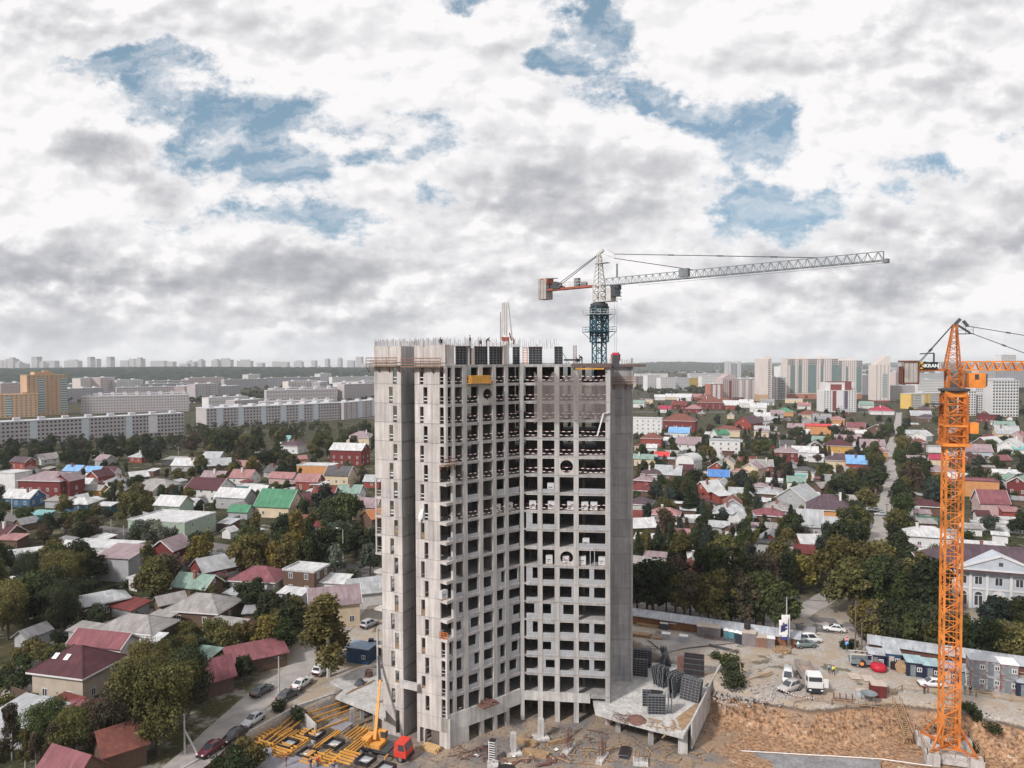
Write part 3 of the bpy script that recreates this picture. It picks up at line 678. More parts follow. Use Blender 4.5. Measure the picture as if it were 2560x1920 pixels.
# climbing platforms with rails on the wings
def platform(name,P,e,n,t0,t1,z,wd=1.2,rail=1.2):
    mb=MB(); mb.k=0; fb(mb,P,e,n,t0,t1,z-0.08,z,wd,-0.05)
    m=MB()
    N=max(2,int((t1-t0)/1.5))
    for s in range(N+1):
        t=t0+(t1-t0)*s/N; a=Vector((*q(P,e,t,n,wd-0.06),z)); m.bar(a,a+Vector((0,0,rail)),0.07)
        b=Vector((*q(P,e,t,n,0.06),z-1.0)); m.bar(a-Vector((0,0,0.1)),b,0.09); m.bar(b,b+Vector((0,0,1.0)),0.09)
    for h in (0.35,0.8,rail-0.04):
        m.bar((*q(P,e,t0,n,wd-0.06),z+h),(*q(P,e,t1,n,wd-0.06),z+h),0.06,0.14)
    tp=thing('work_platform',name,'platform',(*q(P,e,(t0+t1)/2,n,wd/2),z-0.08))
    mb.build('deck',M_WOOD,tp,world=True); m.build('guard_rail',mat('rail_wood',(0.22,0.11,0.085),0.9,0.2,2),tp,world=True)
    return tp
platform('timber work platform with rails round the left wing of the tower','',0,0,0,0,0) if False else None
platform('brown timber work platform on brackets, at the top of the left wing',TP,EU,NU,-0.9,tB1-0.15,55.45,0.95,1.3)
platform('brown timber work platform beside the prow, right of the dark slot',TP,EU,NU,tB2-1.9,LU-0.3,55.35,0.95,1.3)
platform('dark work platform hung on the grey pylon at the right of the tower',PY,ex,ny,-0.8,PW+0.7,52.2,0.9,1.2)
# small bracket platform at the prow
platform('short timber work platform on the prow, half way up the upper floors',TA-E1*0.9,E1,N1,-0.2,S1[1][1]+0.7,40.55,0.7,0.35)
# safety net draped over the right face
def net():
    t0,t1=tpx(TC,E2,1336),tpx(TC,E2,1512); nx,nz=70,40; vs=[];fs=[]
    for j in range(nz+1):
        for i in range(nx+1):
            a=i/nx; b=j/nz; t=t0+(t1-t0)*a
            top=52.9+1.5*abs(math.cos(a*math.pi*3.6))**4-(1.8*math.sin((a-0.68)/0.25*math.pi) if 0.68<a<0.93 else 0)
            bot=45.9+0.9*abs(math.sin(a*math.pi*3.3))*(1-a*0.3)+0.4*a
            z=top+(bot-top)*b; d=0.30+0.13*math.sin(a*46+math.sin(b*5)*1.4)*b+0.07*math.sin(a*19)+(0.25*max(0,b-0.8)*5*abs(math.sin(a*30)))
            p=q(TC,E2,t,N2,d); vs.append((p[0],p[1],z))
    for j in range(nz):
        for i in range(nx): fs.append((j*(nx+1)+i,j*(nx+1)+i+1,(j+1)*(nx+1)+i+1,(j+1)*(nx+1)+i))
    m=bpy.data.materials.new('safety_net'); m.use_nodes=True; w=NT(m.node_tree)
    ob=w.n('ShaderNodeTexCoord').outputs['Object']; nz_=w.noise(w.vm('MULTIPLY',ob,(6,6,0.4)),1.2,4,0.6); s3=w.n('ShaderNodeSeparateXYZ',{0:ob}).outputs
    f=w.m('ADD',w.mr(nz_,0.36,0.66,0.03,0.24),w.mr(s3[2],47.3,46.4,0.0,0.35)); f=w.m('MINIMUM',f,0.85)
    df=w.n('ShaderNodeBsdfDiffuse',{0:(0.25,0.215,0.21,1)}); tr=w.n('ShaderNodeBsdfTransparent'); ms=w.n('ShaderNodeMixShader',{0:f,1:tr.outputs[0],2:df.outputs[0]}); w.n('ShaderNodeOutputMaterial',{0:ms.outputs[0]})
    mb=MB(); mb.add(vs,fs); tn=thing('safety_net','grey brown safety net draped over the top floors of the tower','net',(8,115.5,46)); mb.build('netting',m,tn,world=True,smooth=True)
net()
# ------------------------------------------------------------ tower cranes
def perp(d): return Vector((-d.y,d.x,0))
def crane(name,label,base,mz,zs,zj,za,w,jd,jl,cl,rot,mt,mt_cage,mt_top,mt_jib,cage,ctop=None,jh=1.2,nb=24,rc=0.2,rb=0.1):
    t=thing(name,label,'crane',(base[0],base[1],mz)); bx,by=base; J=Vector((*jd,0)).normalized(); S=perp(J)
    B=Vector((bx,by,mz)); side=Vector((math.cos(rot),math.sin(rot),0)); ax=Vector((0,0,1)); fw=side.cross(ax)
    def mastb(mb,z0,z1,w,rc,rb,step):
        cs=[side*sx*w/2+fw*sy*w/2 for sx,sy in ((-1,-1),(1,-1),(1,1),(-1,1))]
        for c in cs: mb.bar((bx+c.x,by+c.y,z0),(bx+c.x,by+c.y,z1),rc)
        n=max(1,round((z1-z0)/step)); h=(z1-z0)/n
        for i in range(n):
            for k in range(4):
                a,b=cs[k],cs[(k+1)%4]; u=z0+i*h; v=u+h
                if i%2: a,b=b,a
                mb.bar((bx+a.x,by+a.y,u),(bx+b.x,by+b.y,v),rb); mb.bar((bx+a.x,by+a.y,u),(bx+b.x,by+b.y,u),rb)
    mb=MB(); mastb(mb,mz,zs,w,rc,rb,w*0.72)
    lad=side*(w*0.18)
    mb.bar((bx+lad.x,by+lad.y,mz),(bx+lad.x,by+lad.y,zs),0.06); mb.bar((bx-lad.x*.4,by-lad.y*.4,mz),(bx-lad.x*.4,by-lad.y*.4,zs),0.06)
    mb.build('mast',mt,t,world=True)
    z0,z1,cw=cage; mb=MB(); mastb(mb,z0,z1,cw,rc*1.15,rb*1.2,1.6); mastb(mb,z0,z1,cw*0.97,rc*0.6,rb*0.9,2.3)
    mb.build('climbing_cage',mt_cage,t,world=True)
    def deck(z,ww,rail=1.0,m=None):
        mb=MB()
        for sx,sy,a,b in ((0,1,ww,ww/2-cw*0.42),(0,-1,ww,ww/2-cw*0.42)):
            c=Vector((bx,by,z))+fw*sy*(ww/2+cw*0.42)/2; mb.ob(c-side*ww/2-fw*(b/2),side*ww,fw*b,(0,0,0.1))
            c2=Vector((bx,by,z))+side*sy*(ww/2+cw*0.42)/2; mb.ob(c2-fw*ww/2*0.8-side*(b/2),fw*ww*0.8,side*b,(0,0,0.1))
        cs=[Vector((bx,by,z))+side*sx*ww/2+fw*sy*ww/2 for sx,sy in ((-1,-1),(1,-1),(1,1),(-1,1))]
        for i in range(4):
            a,b=cs[i],cs[(i+1)%4]
            for h in (0.5,rail): mb.bar(a+ax*h,b+ax*h,0.05)
            for s in range(4): p=a.lerp(b,s/3); mb.bar(p,p+ax*rail,0.05)
            q_=Vector((bx,by,z-1.4))+ (a-Vector((bx,by,z)))*(cw/ww); mb.bar(a,q_,0.09)
        mb.build('platform',m or mt_cage,t,world=True)
    return t,B,J,S,side,fw,deck
def truss_tri(mb,p,J,S,L,w,h,nb,rc,rb):
    up=Vector((0,0,1)); a0=p+S*w/2; b0=p-S*w/2; c0=p+up*h
    for o in (a0,b0,c0): mb.bar(o,o+J*L,rc)
    s=L/nb
    for i in range(nb):
        a=a0+J*s*i; b=b0+J*s*i; c=c0+J*s*(i+.5); a2=a+J*s; b2=b+J*s
        for x,y in ((a,c),(c,a2),(b,c),(c,b2)): mb.bar(x,y,rb)
        mb.bar(a,b,rb*0.8); mb.bar(a if i%2 else b,b2 if i%2 else a2,rb*0.7)
def cable(mb,p,q,r=0.05): mb.tube(p,q,r,r,5)
M_TEAL=mat('teal_steel',(0.035,0.10,0.135),0.6,0.25,1.2); M_TEALJ=mat('grey_steel',(0.17,0.19,0.205),0.6,0.2,1.2); M_PALE=mat('pale_steel',(0.50,0.48,0.46),0.6,0.15,1.2)
M_ORG=mat('orange_paint',(0.62,0.205,0.04),0.6,0.42,0.35); M_ORGD=mat('worn_orange_paint',(0.46,0.135,0.03),0.65,0.35,1.5); M_REDS=mat('oxide_red',(0.30,0.085,0.06),0.7,0.25,1.5); M_CABLE=mat('cable_steel',(0.05,0.05,0.055),0.6,0.1,1)
M_CW=mat('counterweight_concrete',(0.42,0.38,0.36),0.9,0.2,1,'concrete')
# --- the blue crane behind the tower
k1=142/1800; Z1=lambda y:56+(905-y)*k1
t,B,J,S,side,fw,deck=crane('tower_crane','teal tower crane with a long grey lattice jib, rising behind the concrete tower',(17.2,142),0.0,Z1(764),Z1(717),Z1(632),2.05,(0.735,-0.678),51,11.5,0.30,M_TEAL,M_TEAL,M_PALE,M_TEALJ,(Z1(856),Z1(768),2.65),rc=0.26,rb=0.13)
deck(Z1(831),5.0); deck(Z1(788),4.8,m=M_PALE)
ax=Vector((0,0,1)); O=Vector((17.2,142,0))
mb=MB(); mb.lathe([(1.5,Z1(772)),(1.75,Z1(766)),(1.75,Z1(761)),(1.1,Z1(758)),(1.1,Z1(755))],(17.2,142,0),20); mb.build('slewing_ring',M_STEEL,t,world=True)
zr=Z1(717)
mb=MB(); lattice(mb,O+ax*Z1(756),O+ax*zr,1.7,1.7,3,0.24,0.12,side=S); mb.ob(O+ax*Z1(757)-J*1.0-S*1.1,J*4.6,S*2.2,(0,0,0.14))
for s in (-1,1): lattice(mb,O+ax*zr+S*s*0.0,O+ax*(zr+0.3),1.5,1.5,1,0.2,0.1,side=S) if s>0 else None
apex=O+ax*Z1(640)
for sx in (-1,1):
    for sy in (-1,1):
        mb.bar(O+ax*zr+S*sx*0.85+J*sy*0.85,apex+S*sx*0.28+J*sy*0.28,0.17)
for i in range(7):
    f0,f1=i/7,(i+1)/7
    for sx,sy,ex_,ey in ((-1,-1,1,-1),(1,-1,1,1),(1,1,-1,1),(-1,1,-1,-1)):
        r0=0.85+(0.28-0.85)*f0; r1=0.85+(0.28-.85)*f1
        mb.bar(O.lerp(apex,0)+ax*(zr+(apex.z-zr)*f0)+S*sx*r0+J*sy*r0,O+ax*(zr+(apex.z-zr)*f1)+S*ex_*r1+J*ey*r1,0.085)
mb.bar(apex-J*0.5,apex+J*1.0+ax*0.9,0.5); mb.bar(apex+ax*0.3+J*0.6,apex+J*3.7-ax*1.0,0.22); mb.bar(apex+J*2.0+ax*0.8,apex+J*3.9-ax*0.2,0.22); mb.bar(apex+J*3.7-ax*1.0,apex+J*3.5+ax*0.1,0.14)
mb.ob(apex-ax*1.7-J*0.8-S*0.7,J*3.0,S*1.4,(0,0,0.08))
mb.build('tower_top',M_PALE,t,world=True)
mb=MB(); c=O+J*2.3-S*1.0+ax*Z1(754.5); mb.ob(c,J*1.1,S*1.9,(0,0,2.4)); cab=mb.build('cab',M_PALE,t,world=True)
mb=MB(); c=c+J*1.12; mb.ob(c+ax*0.7,J*1.0,S*1.9,(0,0,1.7)); gl=link('cab_window',mb.mesh('cab_window',M_GLASS)); gl.parent=cab; gl.location=(-t.location.x,-t.location.y,-t.location.z)
mb=MB()
for h in (0.4,1.0,1.7,2.4):
    for s in range(8):
        a0,a1=-math.pi/2+math.pi*s/8,-math.pi/2+math.pi*(s+1)/8
        P=lambda a:c+S*0.95+J*(0.9+math.cos(a)*0.7)+S*math.sin(a)*1.05+ax*(h-0.3)
        mb.bar(P(a0),P(a1),0.06)
cg=link('cab_cage',mb.mesh('cab_cage',M_STEEL)); cg.parent=cab; cg.location=gl.location
mb=MB(); p=O+ax*(zr-0.1)
mb.ob(p-J*14.6-S*0.7,J*13.6,S*0.35,(0,0,0.42)); mb.ob(p-J*14.6+S*0.35,J*13.6,S*0.35,(0,0,0.42)); mb.ob(p-J*14.4-S*0.35+ax*0.1,J*13.3,S*0.7,(0,0,0.08))
cj=mb.build('counter_jib',M_REDS,t,world=True)
def sub(mb,name,m,par,root): o=link(name,mb.mesh(name,m)); o.parent=par; o.location=(-root.location.x,-root.location.y,-root.location.z); return o
mb=MB(); 
for i in range(8):
    u=p-J*(1.5+i*1.3); 
    for s in (-1,1):
        mb.bar(u+S*s*0.65+ax*0.4,u+S*s*0.65+ax*1.5,0.05)
for s in (-1,1):
    for h in (0.95,1.5): mb.bar(p-J*1.5+S*s*0.65+ax*h,p-J*10.6+S*s*0.65+ax*h,0.05)
sub(mb,'guard_rail',M_PALE,cj,t)
mb=MB(); 
for i in range(3): mb.ob(p-J*(14.9-i*0.75)-S*1.1-ax*1.7,J*0.68,S*2.2,(0,0,4.3-(i%2)*0.3))
sub(mb,'counterweight',M_CW,cj,t)
mb=MB(); mb.ob(p-J*12.4-S*1.0+ax*1.5,-J*2.4,S*2.0,(0,0,1.1)); sub(mb,'ballast_box',M_REDS,cj,t)
mb=MB(); mb.tube(p-J*10.6-S*0.8+ax*1.0,p-J*10.6+S*0.8+ax*1.0,0.8,0.8,12); mb.ob(p-J*11.2-S*0.9+ax*0.3,J*2.0,S*1.8,(0,0,0.5)); mb.bar(p-J*12.6+ax*0.4,p-J*12.6+ax*2.6,0.16); mb.bar(p-J*12.6+ax*2.6,p-J*10.4+ax*2.5,0.16); sub(mb,'hoist_winch',M_STEEL,cj,t)
mb=MB(); mb.ob(p-J*6.0-S*0.3+ax*0.42,J*1.1,S*0.7,(0,0,1.7)); mb.ob(p-J*4.4-S*0.3+ax*0.42,J*1.3,S*0.7,(0,0,0.8)); sub(mb,'control_box',M_TEALJ,cj,t)
JL=51.5; jp=O+ax*zr+J*1.0
mb=MB(); truss_tri(mb,jp,J,S,JL-1,1.35,1.35,34,0.12,0.065)
tip=jp+J*(JL-1); mb.bar(tip,tip+ax*1.35,0.12); mb.ob(tip-S*0.5-ax*0.4,J*0.7,S*1.0,(0,0,0.6)); mb.ob(jp+J*17-S*0.9+ax*0.2,J*1.8,S*0.8,(0,0,1.5)); mb.bar(jp+J*3.2+ax*1.3,jp+J*3.2+ax*4.0,0.3)
mb.build('jib',M_TEALJ,t,world=True)
mb=MB(); cable(mb,apex-J*0.4+S*0.2,p-J*11.2+S*0.5+ax*0.6,0.075); cable(mb,apex-J*0.4-S*0.2,p-J*11.2-S*0.5+ax*0.6,0.075)
a1=jp+J*19.5+ax*1.35; a2=jp+J*41+ax*1.35
cable(mb,apex+J*3.7-ax*1.0,a1,0.07); cable(mb,apex+J*3.9-ax*0.2,a2,0.07)
for f in (.3,.55,.8): m_=(apex+J*3.9-ax*.2).lerp(a2,f); mb.bar(m_,m_+(a2-apex).normalized()*1.2,0.2)
cable(mb,jp+J*8-ax*0.5,tip-ax*0.4,0.022)
mb.build('pendant_cable',M_CABLE,t,world=True)
mb=MB(); tr=O+J*3.9+ax*zr; mb.ob(tr-J*0.9-S*0.6-ax*0.9,J*1.8,S*1.2,(0,0,0.8)); mb.build('trolley',M_STEEL,t,world=True)
hk=O+J*3.3; mb=MB()
for s in (-.35,.35): cable(mb,tr+J*s-ax*0.9,Vector((tr.x+J.x*s*.6,tr.y+J.y*s*.6,Z1(884))),0.022)
mb.build('hoist_rope',M_CABLE,t,world=True)
M_HOOK=mat('red_hook_paint',(0.42,0.03,0.06),0.6,0.2,2)
mb=MB(); z=Z1(903)
for s in (-1,1): mb.ob(Vector((tr.x,tr.y,z))+J*(0.55*s-0.4)-S*0.3,J*0.75,S*0.6,(0,0,1.0))
mb.ob(Vector((tr.x,tr.y,z+0.75))-J*0.9-S*0.3,J*1.8,S*0.6,(0,0,0.55)); mb.ob(Vector((tr.x,tr.y,z+1.25))-J*0.65-S*0.25,J*1.3,S*0.5,(0,0,0.35)); mb.bar((tr.x,tr.y,z),(tr.x,tr.y,z-0.7),0.2)
mb.build('hook_block',M_HOOK,t,world=True)
# --- the orange crane in the pit
k2=108.6/1800; Z2=lambda y:56+(905-y)*k2; cx,cy=66.7,108.6; PZ=-3.0
t,B,J,S,side,fw,deck=crane('tower_crane','bright orange tower crane standing on a concrete footing in the clay pit',(cx,cy),PZ,Z2(985),Z2(928),Z2(808),2.28,(0.955,-0.297),30,9.4,-0.30,M_ORG,M_ORGD,M_ORGD,M_ORG,(Z2(1118),Z2(990),2.9),rc=0.25,rb=0.105)
O=Vector((cx,cy,0))
mb=MB()                                      # heavy lower ring and gear of the cage
for z,ww,h in ((Z2(1118),3.5,0.45),(Z2(1070),3.0,0.35),(Z2(996),2.7,1.0)):
    for s in (-1,1):
        mb.ob(O+ax*z+side*s*ww/2-fw*ww/2-side*0.12,side*0.24,fw*ww,(0,0,h)); mb.ob(O+ax*z+fw*s*ww/2-side*ww/2-fw*0.12,side*ww,fw*0.24,(0,0,h))
mb.ob(O+ax*Z2(1086)+side*1.6-fw*0.9,side*1.5,fw*1.8,(0,0,1.6))
mb.build('cage_ring',M_ORG,t,world=True)
mb=MB(); mb.ob(O+ax*Z2(1015)-side*3.6-fw*0.9,side*2.4,fw*1.8,(0,0,0.12)); mb.build('work_deck',M_STEEL,t,world=True)
mb=MB(); mb.lathe([(1.1,Z2(988)),(2.1,Z2(980)),(2.1,Z2(976)),(1.2,Z2(973))],(cx,cy,0),20); mb.build('slewing_ring',M_STEEL,t,world=True)
zr=Z2(928); apex=O+ax*Z2(815)
mb=MB(); lattice(mb,O+ax*Z2(974),O+ax*zr,1.9,1.9,2,0.24,0.13,side=S)
for sx in (-1,1):
    for sy in (-1,1): mb.bar(O+ax*zr+S*sx*0.95+J*sy*0.95-J*0.3,apex+S*sx*0.22+J*sy*0.22,0.17)
for i in range(8):
    f0,f1=i/8,(i+1)/8
    for sx,sy,ex_,ey in ((-1,-1,1,-1),(1,-1,1,1),(1,1,-1,1),(-1,1,-1,-1)):
        r0=0.95-.73*f0; r1=0.95-.73*f1; o0=O+ax*(zr+(apex.z-zr)*f0)-J*0.3*(1-f0); o1=O+ax*(zr+(apex.z-zr)*f1)-J*.3*(1-f1)
        mb.bar(o0+S*sx*r0+J*sy*r0,o1+S*ex_*r1+J*ey*r1,0.085); mb.bar(o0+S*sx*r0+J*sy*r0,o0+S*ex_*r0+J*ey*r0,0.07)
mb.build('tower_top',M_ORGD,t,world=True)
mb=MB(); mb.bar(apex-J*0.3-ax*0.4,apex+J*0.7+ax*0.8,0.42); mb.bar(apex+J*0.2,apex+J*2.0-ax*1.3,0.26); mb.bar(apex+J*1.1+ax*0.5,apex+J*1.7-ax*0.3,0.38); mb.ob(apex+J*0.2-ax*1.5-S*0.5,J*2.2,S*1.0,(0,0,0.12))
for u in (0.3,1.3,2.3): mb.bar(apex+J*u-ax*1.4-S*0.45,apex+J*u-ax*0.4-S*.45,0.05)
for h in (0.5,1.0): mb.bar(apex+J*.3-ax*(1.4-h)-S*.45,apex+J*2.3-ax*(1.4-h)-S*.45,0.05)
mb.build('apex_gear',M_STEEL,t,world=True)
mb=MB(); c=O+J*1.7-S*1.0+ax*Z2(973); mb.ob(c,J*2.2,S*1.7,(0,0,2.25)); 
cab=mb.build('cab',M_ORG,t,world=True)
mb=MB(); mb.ob(c+J*2.2+S*.05+ax*0.25,J*0.22,S*1.6,(0,0,1.85)); mb.ob(c+J*0.75-S*0.02+ax*1.25,J*0.55,S*0.05,(0,0,0.8)); sub(mb,'cab_window',M_GLASS,cab,t)
mb=MB(); p=O+ax*(zr-0.2); mb.ob(p-J*7.2-S*0.7,J*6.5,S*0.3,(0,0,0.32)); mb.ob(p-J*7.2+S*0.4,J*6.5,S*0.3,(0,0,0.32)); mb.ob(p-J*7.0-S*.4+ax*.1,J*6.2,S*.8,(0,0,.08))
cj=mb.build('counter_jib',M_ORGD,t,world=True)
mb=MB()
for i in range(3): mb.ob(p-J*(6.9-i*0.6)-S*1.15-ax*1.75,J*0.55,S*2.3,(0,0,3.1))
sub(mb,'counterweight',M_CW,cj,t)
mb=MB()
for i in (-1,1): mb.ob(p-J*(7.3 if i<0 else 5.1)-S*1.2-ax*1.9,J*0.2,S*2.4,(0,0,2.6)); 
mb.ob(p-J*7.2-S*1.2-ax*2.0,J*2.2,S*2.4,(0,0,0.2)); mb.ob(p-J*7.4-S*1.3+ax*1.35,J*2.5,S*0.3,(0,0,0.25)); mb.ob(p-J*7.4+S*1.0+ax*1.35,J*2.5,S*.3,(0,0,.25))
sub(mb,'weight_frame',mat('weight_frame',(0.14,0.055,0.04),0.8,0.3,2),cj,t)
mb=MB()
for i in range(4):
    for s in (-1,1): mb.bar(p-J*(1.2+i*0.6)+S*s*0.7+ax*.3,p-J*(1.2+i*.6)+S*s*.7+ax*1.35,0.045)
for s in (-1,1):
    for h in (0.8,1.35): mb.bar(p-J*1.2+S*s*0.7+ax*h,p-J*3.0+S*s*.7+ax*h,0.045)
sub(mb,'guard_rail',M_TEALJ,cj,t)
mb=MB(); mb.tube(p-J*4.0-S*.6+ax*0.9,p-J*4.0+S*.7+ax*.9,0.55,0.55,12); mb.ob(p-J*5.0-S*.5+ax*.3,J*1.6,S*1.1,(0,0,.9)); mb.bar(p-J*2.9-S*.7+ax*.2,p-J*2.9-S*.7+ax*2.7,.18); mb.bar(p-J*2.9-S*.7+ax*2.7,p-J*4.8-S*.7+ax*2.6,.18); sub(mb,'hoist_winch',M_STEEL,cj,t)
# sign on the counter jib: yellow square with a black letter, white letters on black
M_SIGN=mat('sign_black',(0.018,0.02,0.028),0.5,0.1,1); M_SY=mat('sign_yellow',(0.66,0.36,0.06),0.6,0.1,1); M_SW=mat('sign_white',(0.80,0.80,0.80),0.6,0.05,1)
sg=p-J*4.95-S*0.95+ax*0.32
mb=MB(); mb.ob(sg,J*2.55,S*0.08,(0,0,1.05)); sgn=sub(mb,'sign_board',M_SIGN,cj,t)
mb=MB(); mb.ob(sg-S*0.012+J*0.0+ax*0.0,J*0.56,S*0.01,(0,0,1.05)); sy=sub(mb,'sign_emblem',M_SY,cj,t)
def text_mesh(txt,size,m,org,xd,yd,nrm,name,par,root,bold=0.02,ext=0.012):
    cu=bpy.data.curves.new('letters','FONT'); cu.body=txt; cu.size=size; cu.extrude=ext; cu.offset=bold; o=bpy.data.objects.new('letters',cu); C.objects.link(o)
    dg=bpy.context.evaluated_depsgraph_get(); me=bpy.data.meshes.new_from_object(o.evaluated_get(dg)); bpy.data.objects.remove(o)
    M3=Matrix((xd,yd,nrm)).transposed()
    for v in me.vertices: v.co=org+M3@v.co-Vector(root.location)
    me.materials.clear(); me.materials.append(m); ob=link(name,me,par); return ob
text_mesh('K',0.88,M_SIGN,sg+J*0.03+ax*0.17-S*0.04,J,ax,-S,'sign_letter',cj,t,0.035)
text_mesh('iKRAN',0.70,M_SW,sg+J*0.60+ax*0.25-S*0.03,J,ax,-S,'sign_lettering',cj,t,0.02)
JL=32; jp=O+ax*(zr-0.05)+J*1.0; mb=MB(); truss_tri(mb,jp,J,S,JL,1.25,1.25,27,0.19,0.12); mb.build('jib',M_ORG,t,world=True)
mb=MB(); mb.ob(jp+J*9.4-S*0.6-ax*0.7,J*1.6,S*1.2,(0,0,0.5)); mb.bar(jp+J*10.2-ax*0.7,jp+J*10.2-ax*1.8,0.25); mb.build('trolley',M_STEEL,t,world=True)
mb=MB(); mb.bar(jp+J*10.2-ax*1.3,jp+J*10.2-ax*2.2,0.45); mb.build('hook_block',M_ORG,t,world=True)
mb=MB()
for s in (-.35,.35): cable(mb,apex-J*.2+S*s*.5,p-J*5.4+S*s*1.6+ax*.4,0.055)
cable(mb,apex+J*2.0-ax*1.3,jp+J*11+ax*1.2,0.055); cable(mb,apex+J*1.7-ax*.3,jp+J*27+ax*1.2,0.055)
for a,b in ((apex-J*.2-S*.17,p-J*5.4-S*.56+ax*.4),(apex-J*.2+S*.17,p-J*5.4+S*.56+ax*.4)): 
    m_=a.lerp(b,.55); mb.bar(m_,m_+(b-a).normalized()*.5,.2)
for a,b,f in ((apex+J*2-ax*1.3,jp+J*11+ax*1.2,.42),(apex+J*1.7-ax*.3,jp+J*27+ax*1.2,.19),(apex+J*1.7-ax*.3,jp+J*27+ax*1.2,.4)):
    m_=a.lerp(b,f); mb.bar(m_,m_+(b-a).normalized()*.55,.2)
mb.build('pendant_cable',M_CABLE,t,world=True)
# splayed feet and concrete footing
mb=MB()
for sx,sy in ((-1,-1),(1,-1),(1,1),(-1,1)):
    e=O+side*sx*3.0+fw*sy*3.0; mb.bar(O+side*sx*1.14+fw*sy*1.14+ax*(PZ+3.6),e+ax*(PZ+0.15),0.24); 
for sx,sy in ((1,1),(1,-1)): mb.bar(O-side*sx*3.1-fw*sy*3.1+ax*(PZ+0.15),O+side*sx*3.1+fw*sy*3.1+ax*(PZ+.15),0.35)
mb.build('base_strut',M_ORGD,t,world=True)
ft=thing('crane_footing','pale concrete footing block with guard rails, under the orange crane','footing',(cx,cy,PZ-1.7))
mb=MB(); 
for sx,sy in ((-1,-1),(1,-1),(1,1),(-1,1)): 
    e=O+side*sx*2.9+fw*sy*2.9; mb.ob(e-side*.9-fw*.9+ax*(PZ-1.7),side*1.8,fw*1.8,(0,0,1.7))
mb.ob(O-side*2.0-fw*3.3+ax*(PZ-1.7),side*4.0,fw*0.5,(0,0,1.45)); mb.ob(O-side*3.3-fw*2.0+ax*(PZ-1.7),side*.5,fw*4.0,(0,0,1.45)); mb.ob(O-side*2.6-fw*2.6+ax*(PZ-1.7),side*5.2,fw*5.2,(0,0,.5))
mb.build('block',M_CONC_WHITE,ft,world=True)
mb=MB()
cs=[O+side*sx*3.7+fw*sy*3.7+ax*(PZ) for sx,sy in ((-1,-1),(1,-1),(1,1),(-1,1))]
for i in range(4):
    a,b=cs[i],cs[(i+1)%4]
    for h in (.55,1.05): mb.bar(a+ax*h,b+ax*h,.06)
    for s in range(5): p_=a.lerp(b,s/4); mb.bar(p_-ax*.1,p_+ax*1.05,.07)
mb.build('guard_rail',M_WOOD,ft,world=True)
# ------------------------------------------------------------ houses
ROOF={'T':('tin grey',(0.40,0.41,0.43)),'W':('white',(0.56,0.56,0.57)),'G':('grey',(0.27,0.265,0.28)),'D':('charcoal',(0.10,0.095,0.10)),'M':('maroon',(0.085,0.028,0.036)),
'R':('red',(0.17,0.038,0.036)),'B':('bright red',(0.60,0.06,0.065)),'P':('pink',(0.34,0.175,0.175)),'L':('lilac grey',(0.30,0.225,0.245)),'N':('brown red',(0.15,0.055,0.045)),
'V':('green',(0.075,0.23,0.135)),'v':('pale green',(0.22,0.31,0.27)),'U':('blue',(0.09,0.22,0.52)),'u':('sky blue',(0.20,0.40,0.70)),'Q':('turquoise',(0.20,0.42,0.42)),
'O':('orange',(0.50,0.20,0.09)),'K':('magenta red',(0.36,0.04,0.08)),'S':('weathered slate',(0.31,0.29,0.285)),'F':('plum',(0.095,0.062,0.078)),'C':('rose',(0.22,0.08,0.095))}
WALL={'w':('white',(0.58,0.57,0.57)),'c':('cream',(0.56,0.46,0.33)),'r':('red brick',(0.25,0.06,0.048)),'m':('dark red brick',(0.15,0.032,0.032)),'g':('grey',(0.33,0.33,0.345)),
'y':('ochre',(0.52,0.29,0.08)),'o':('orange brick',(0.50,0.25,0.11)),'n':('dark timber',(0.12,0.075,0.055)),'p':('pale pink',(0.45,0.32,0.315)),'v':('pale green',(0.30,0.37,0.30)),'u':('blue',(0.05,0.12,0.22)),'q':('teal',(0.05,0.17,0.20)),'b':('blue grey',(0.42,0.45,0.50)),'t':('beige',(0.42,0.355,0.295))}
def rmat(c,kd='rib'): n,col=ROOF[c]; return mat(('roof_'+n).replace(' ','_'),col,0.7,0.13,0.5,'tile' if c in 'MFNL' and kd=='rib' else kd)
def wmat(c): n,col=WALL[c]; return mat(('wall_'+n).replace(' ','_'),col,0.9,0.12,0.6,'brick' if c in 'rmo' else ('plank' if c=='n' else 'plain'))
M_TRIM=mat('trim_white',(0.60,0.59,0.59),0.7,0.08,1); M_CHIM=mat('chimney_brick',(0.22,0.10,0.085),0.9,0.25,1.5,'brick')
WIN={}
def window(parent,x,y,z,rz,w=1.1,h=1.4,frame=None,deep=True):
    # frame proud of the wall, pane inside; local -Y is outward
    key=(round(w,1),round(h,1),frame)
    if key not in WIN:
        mb=MB(); f=0.12
        for a in ((-w/2,0,-w/2+f,h),(w/2-f,0,w/2,h),(-w/2+f,0,w/2-f,f),(-w/2+f,h-f,w/2-f,h),(-0.05,f,0.05,h-f)): mb.bx(a[0],-0.05,a[1],a[2],0.03,a[3])
        p=MB(); p.bx(-w/2+f,-0.01,f,w/2-f,0.015,h-f); WIN[key]=(mb.mesh('window',frame or M_TRIM),p.mesh('pane',M_GLASS))
    a,b=WIN[key]; o=link('window',a,parent,(x,y,z),rz); link('pane',b,o); return o
HOUSES=[]          # (object, x, y, radius, descriptor, hero)
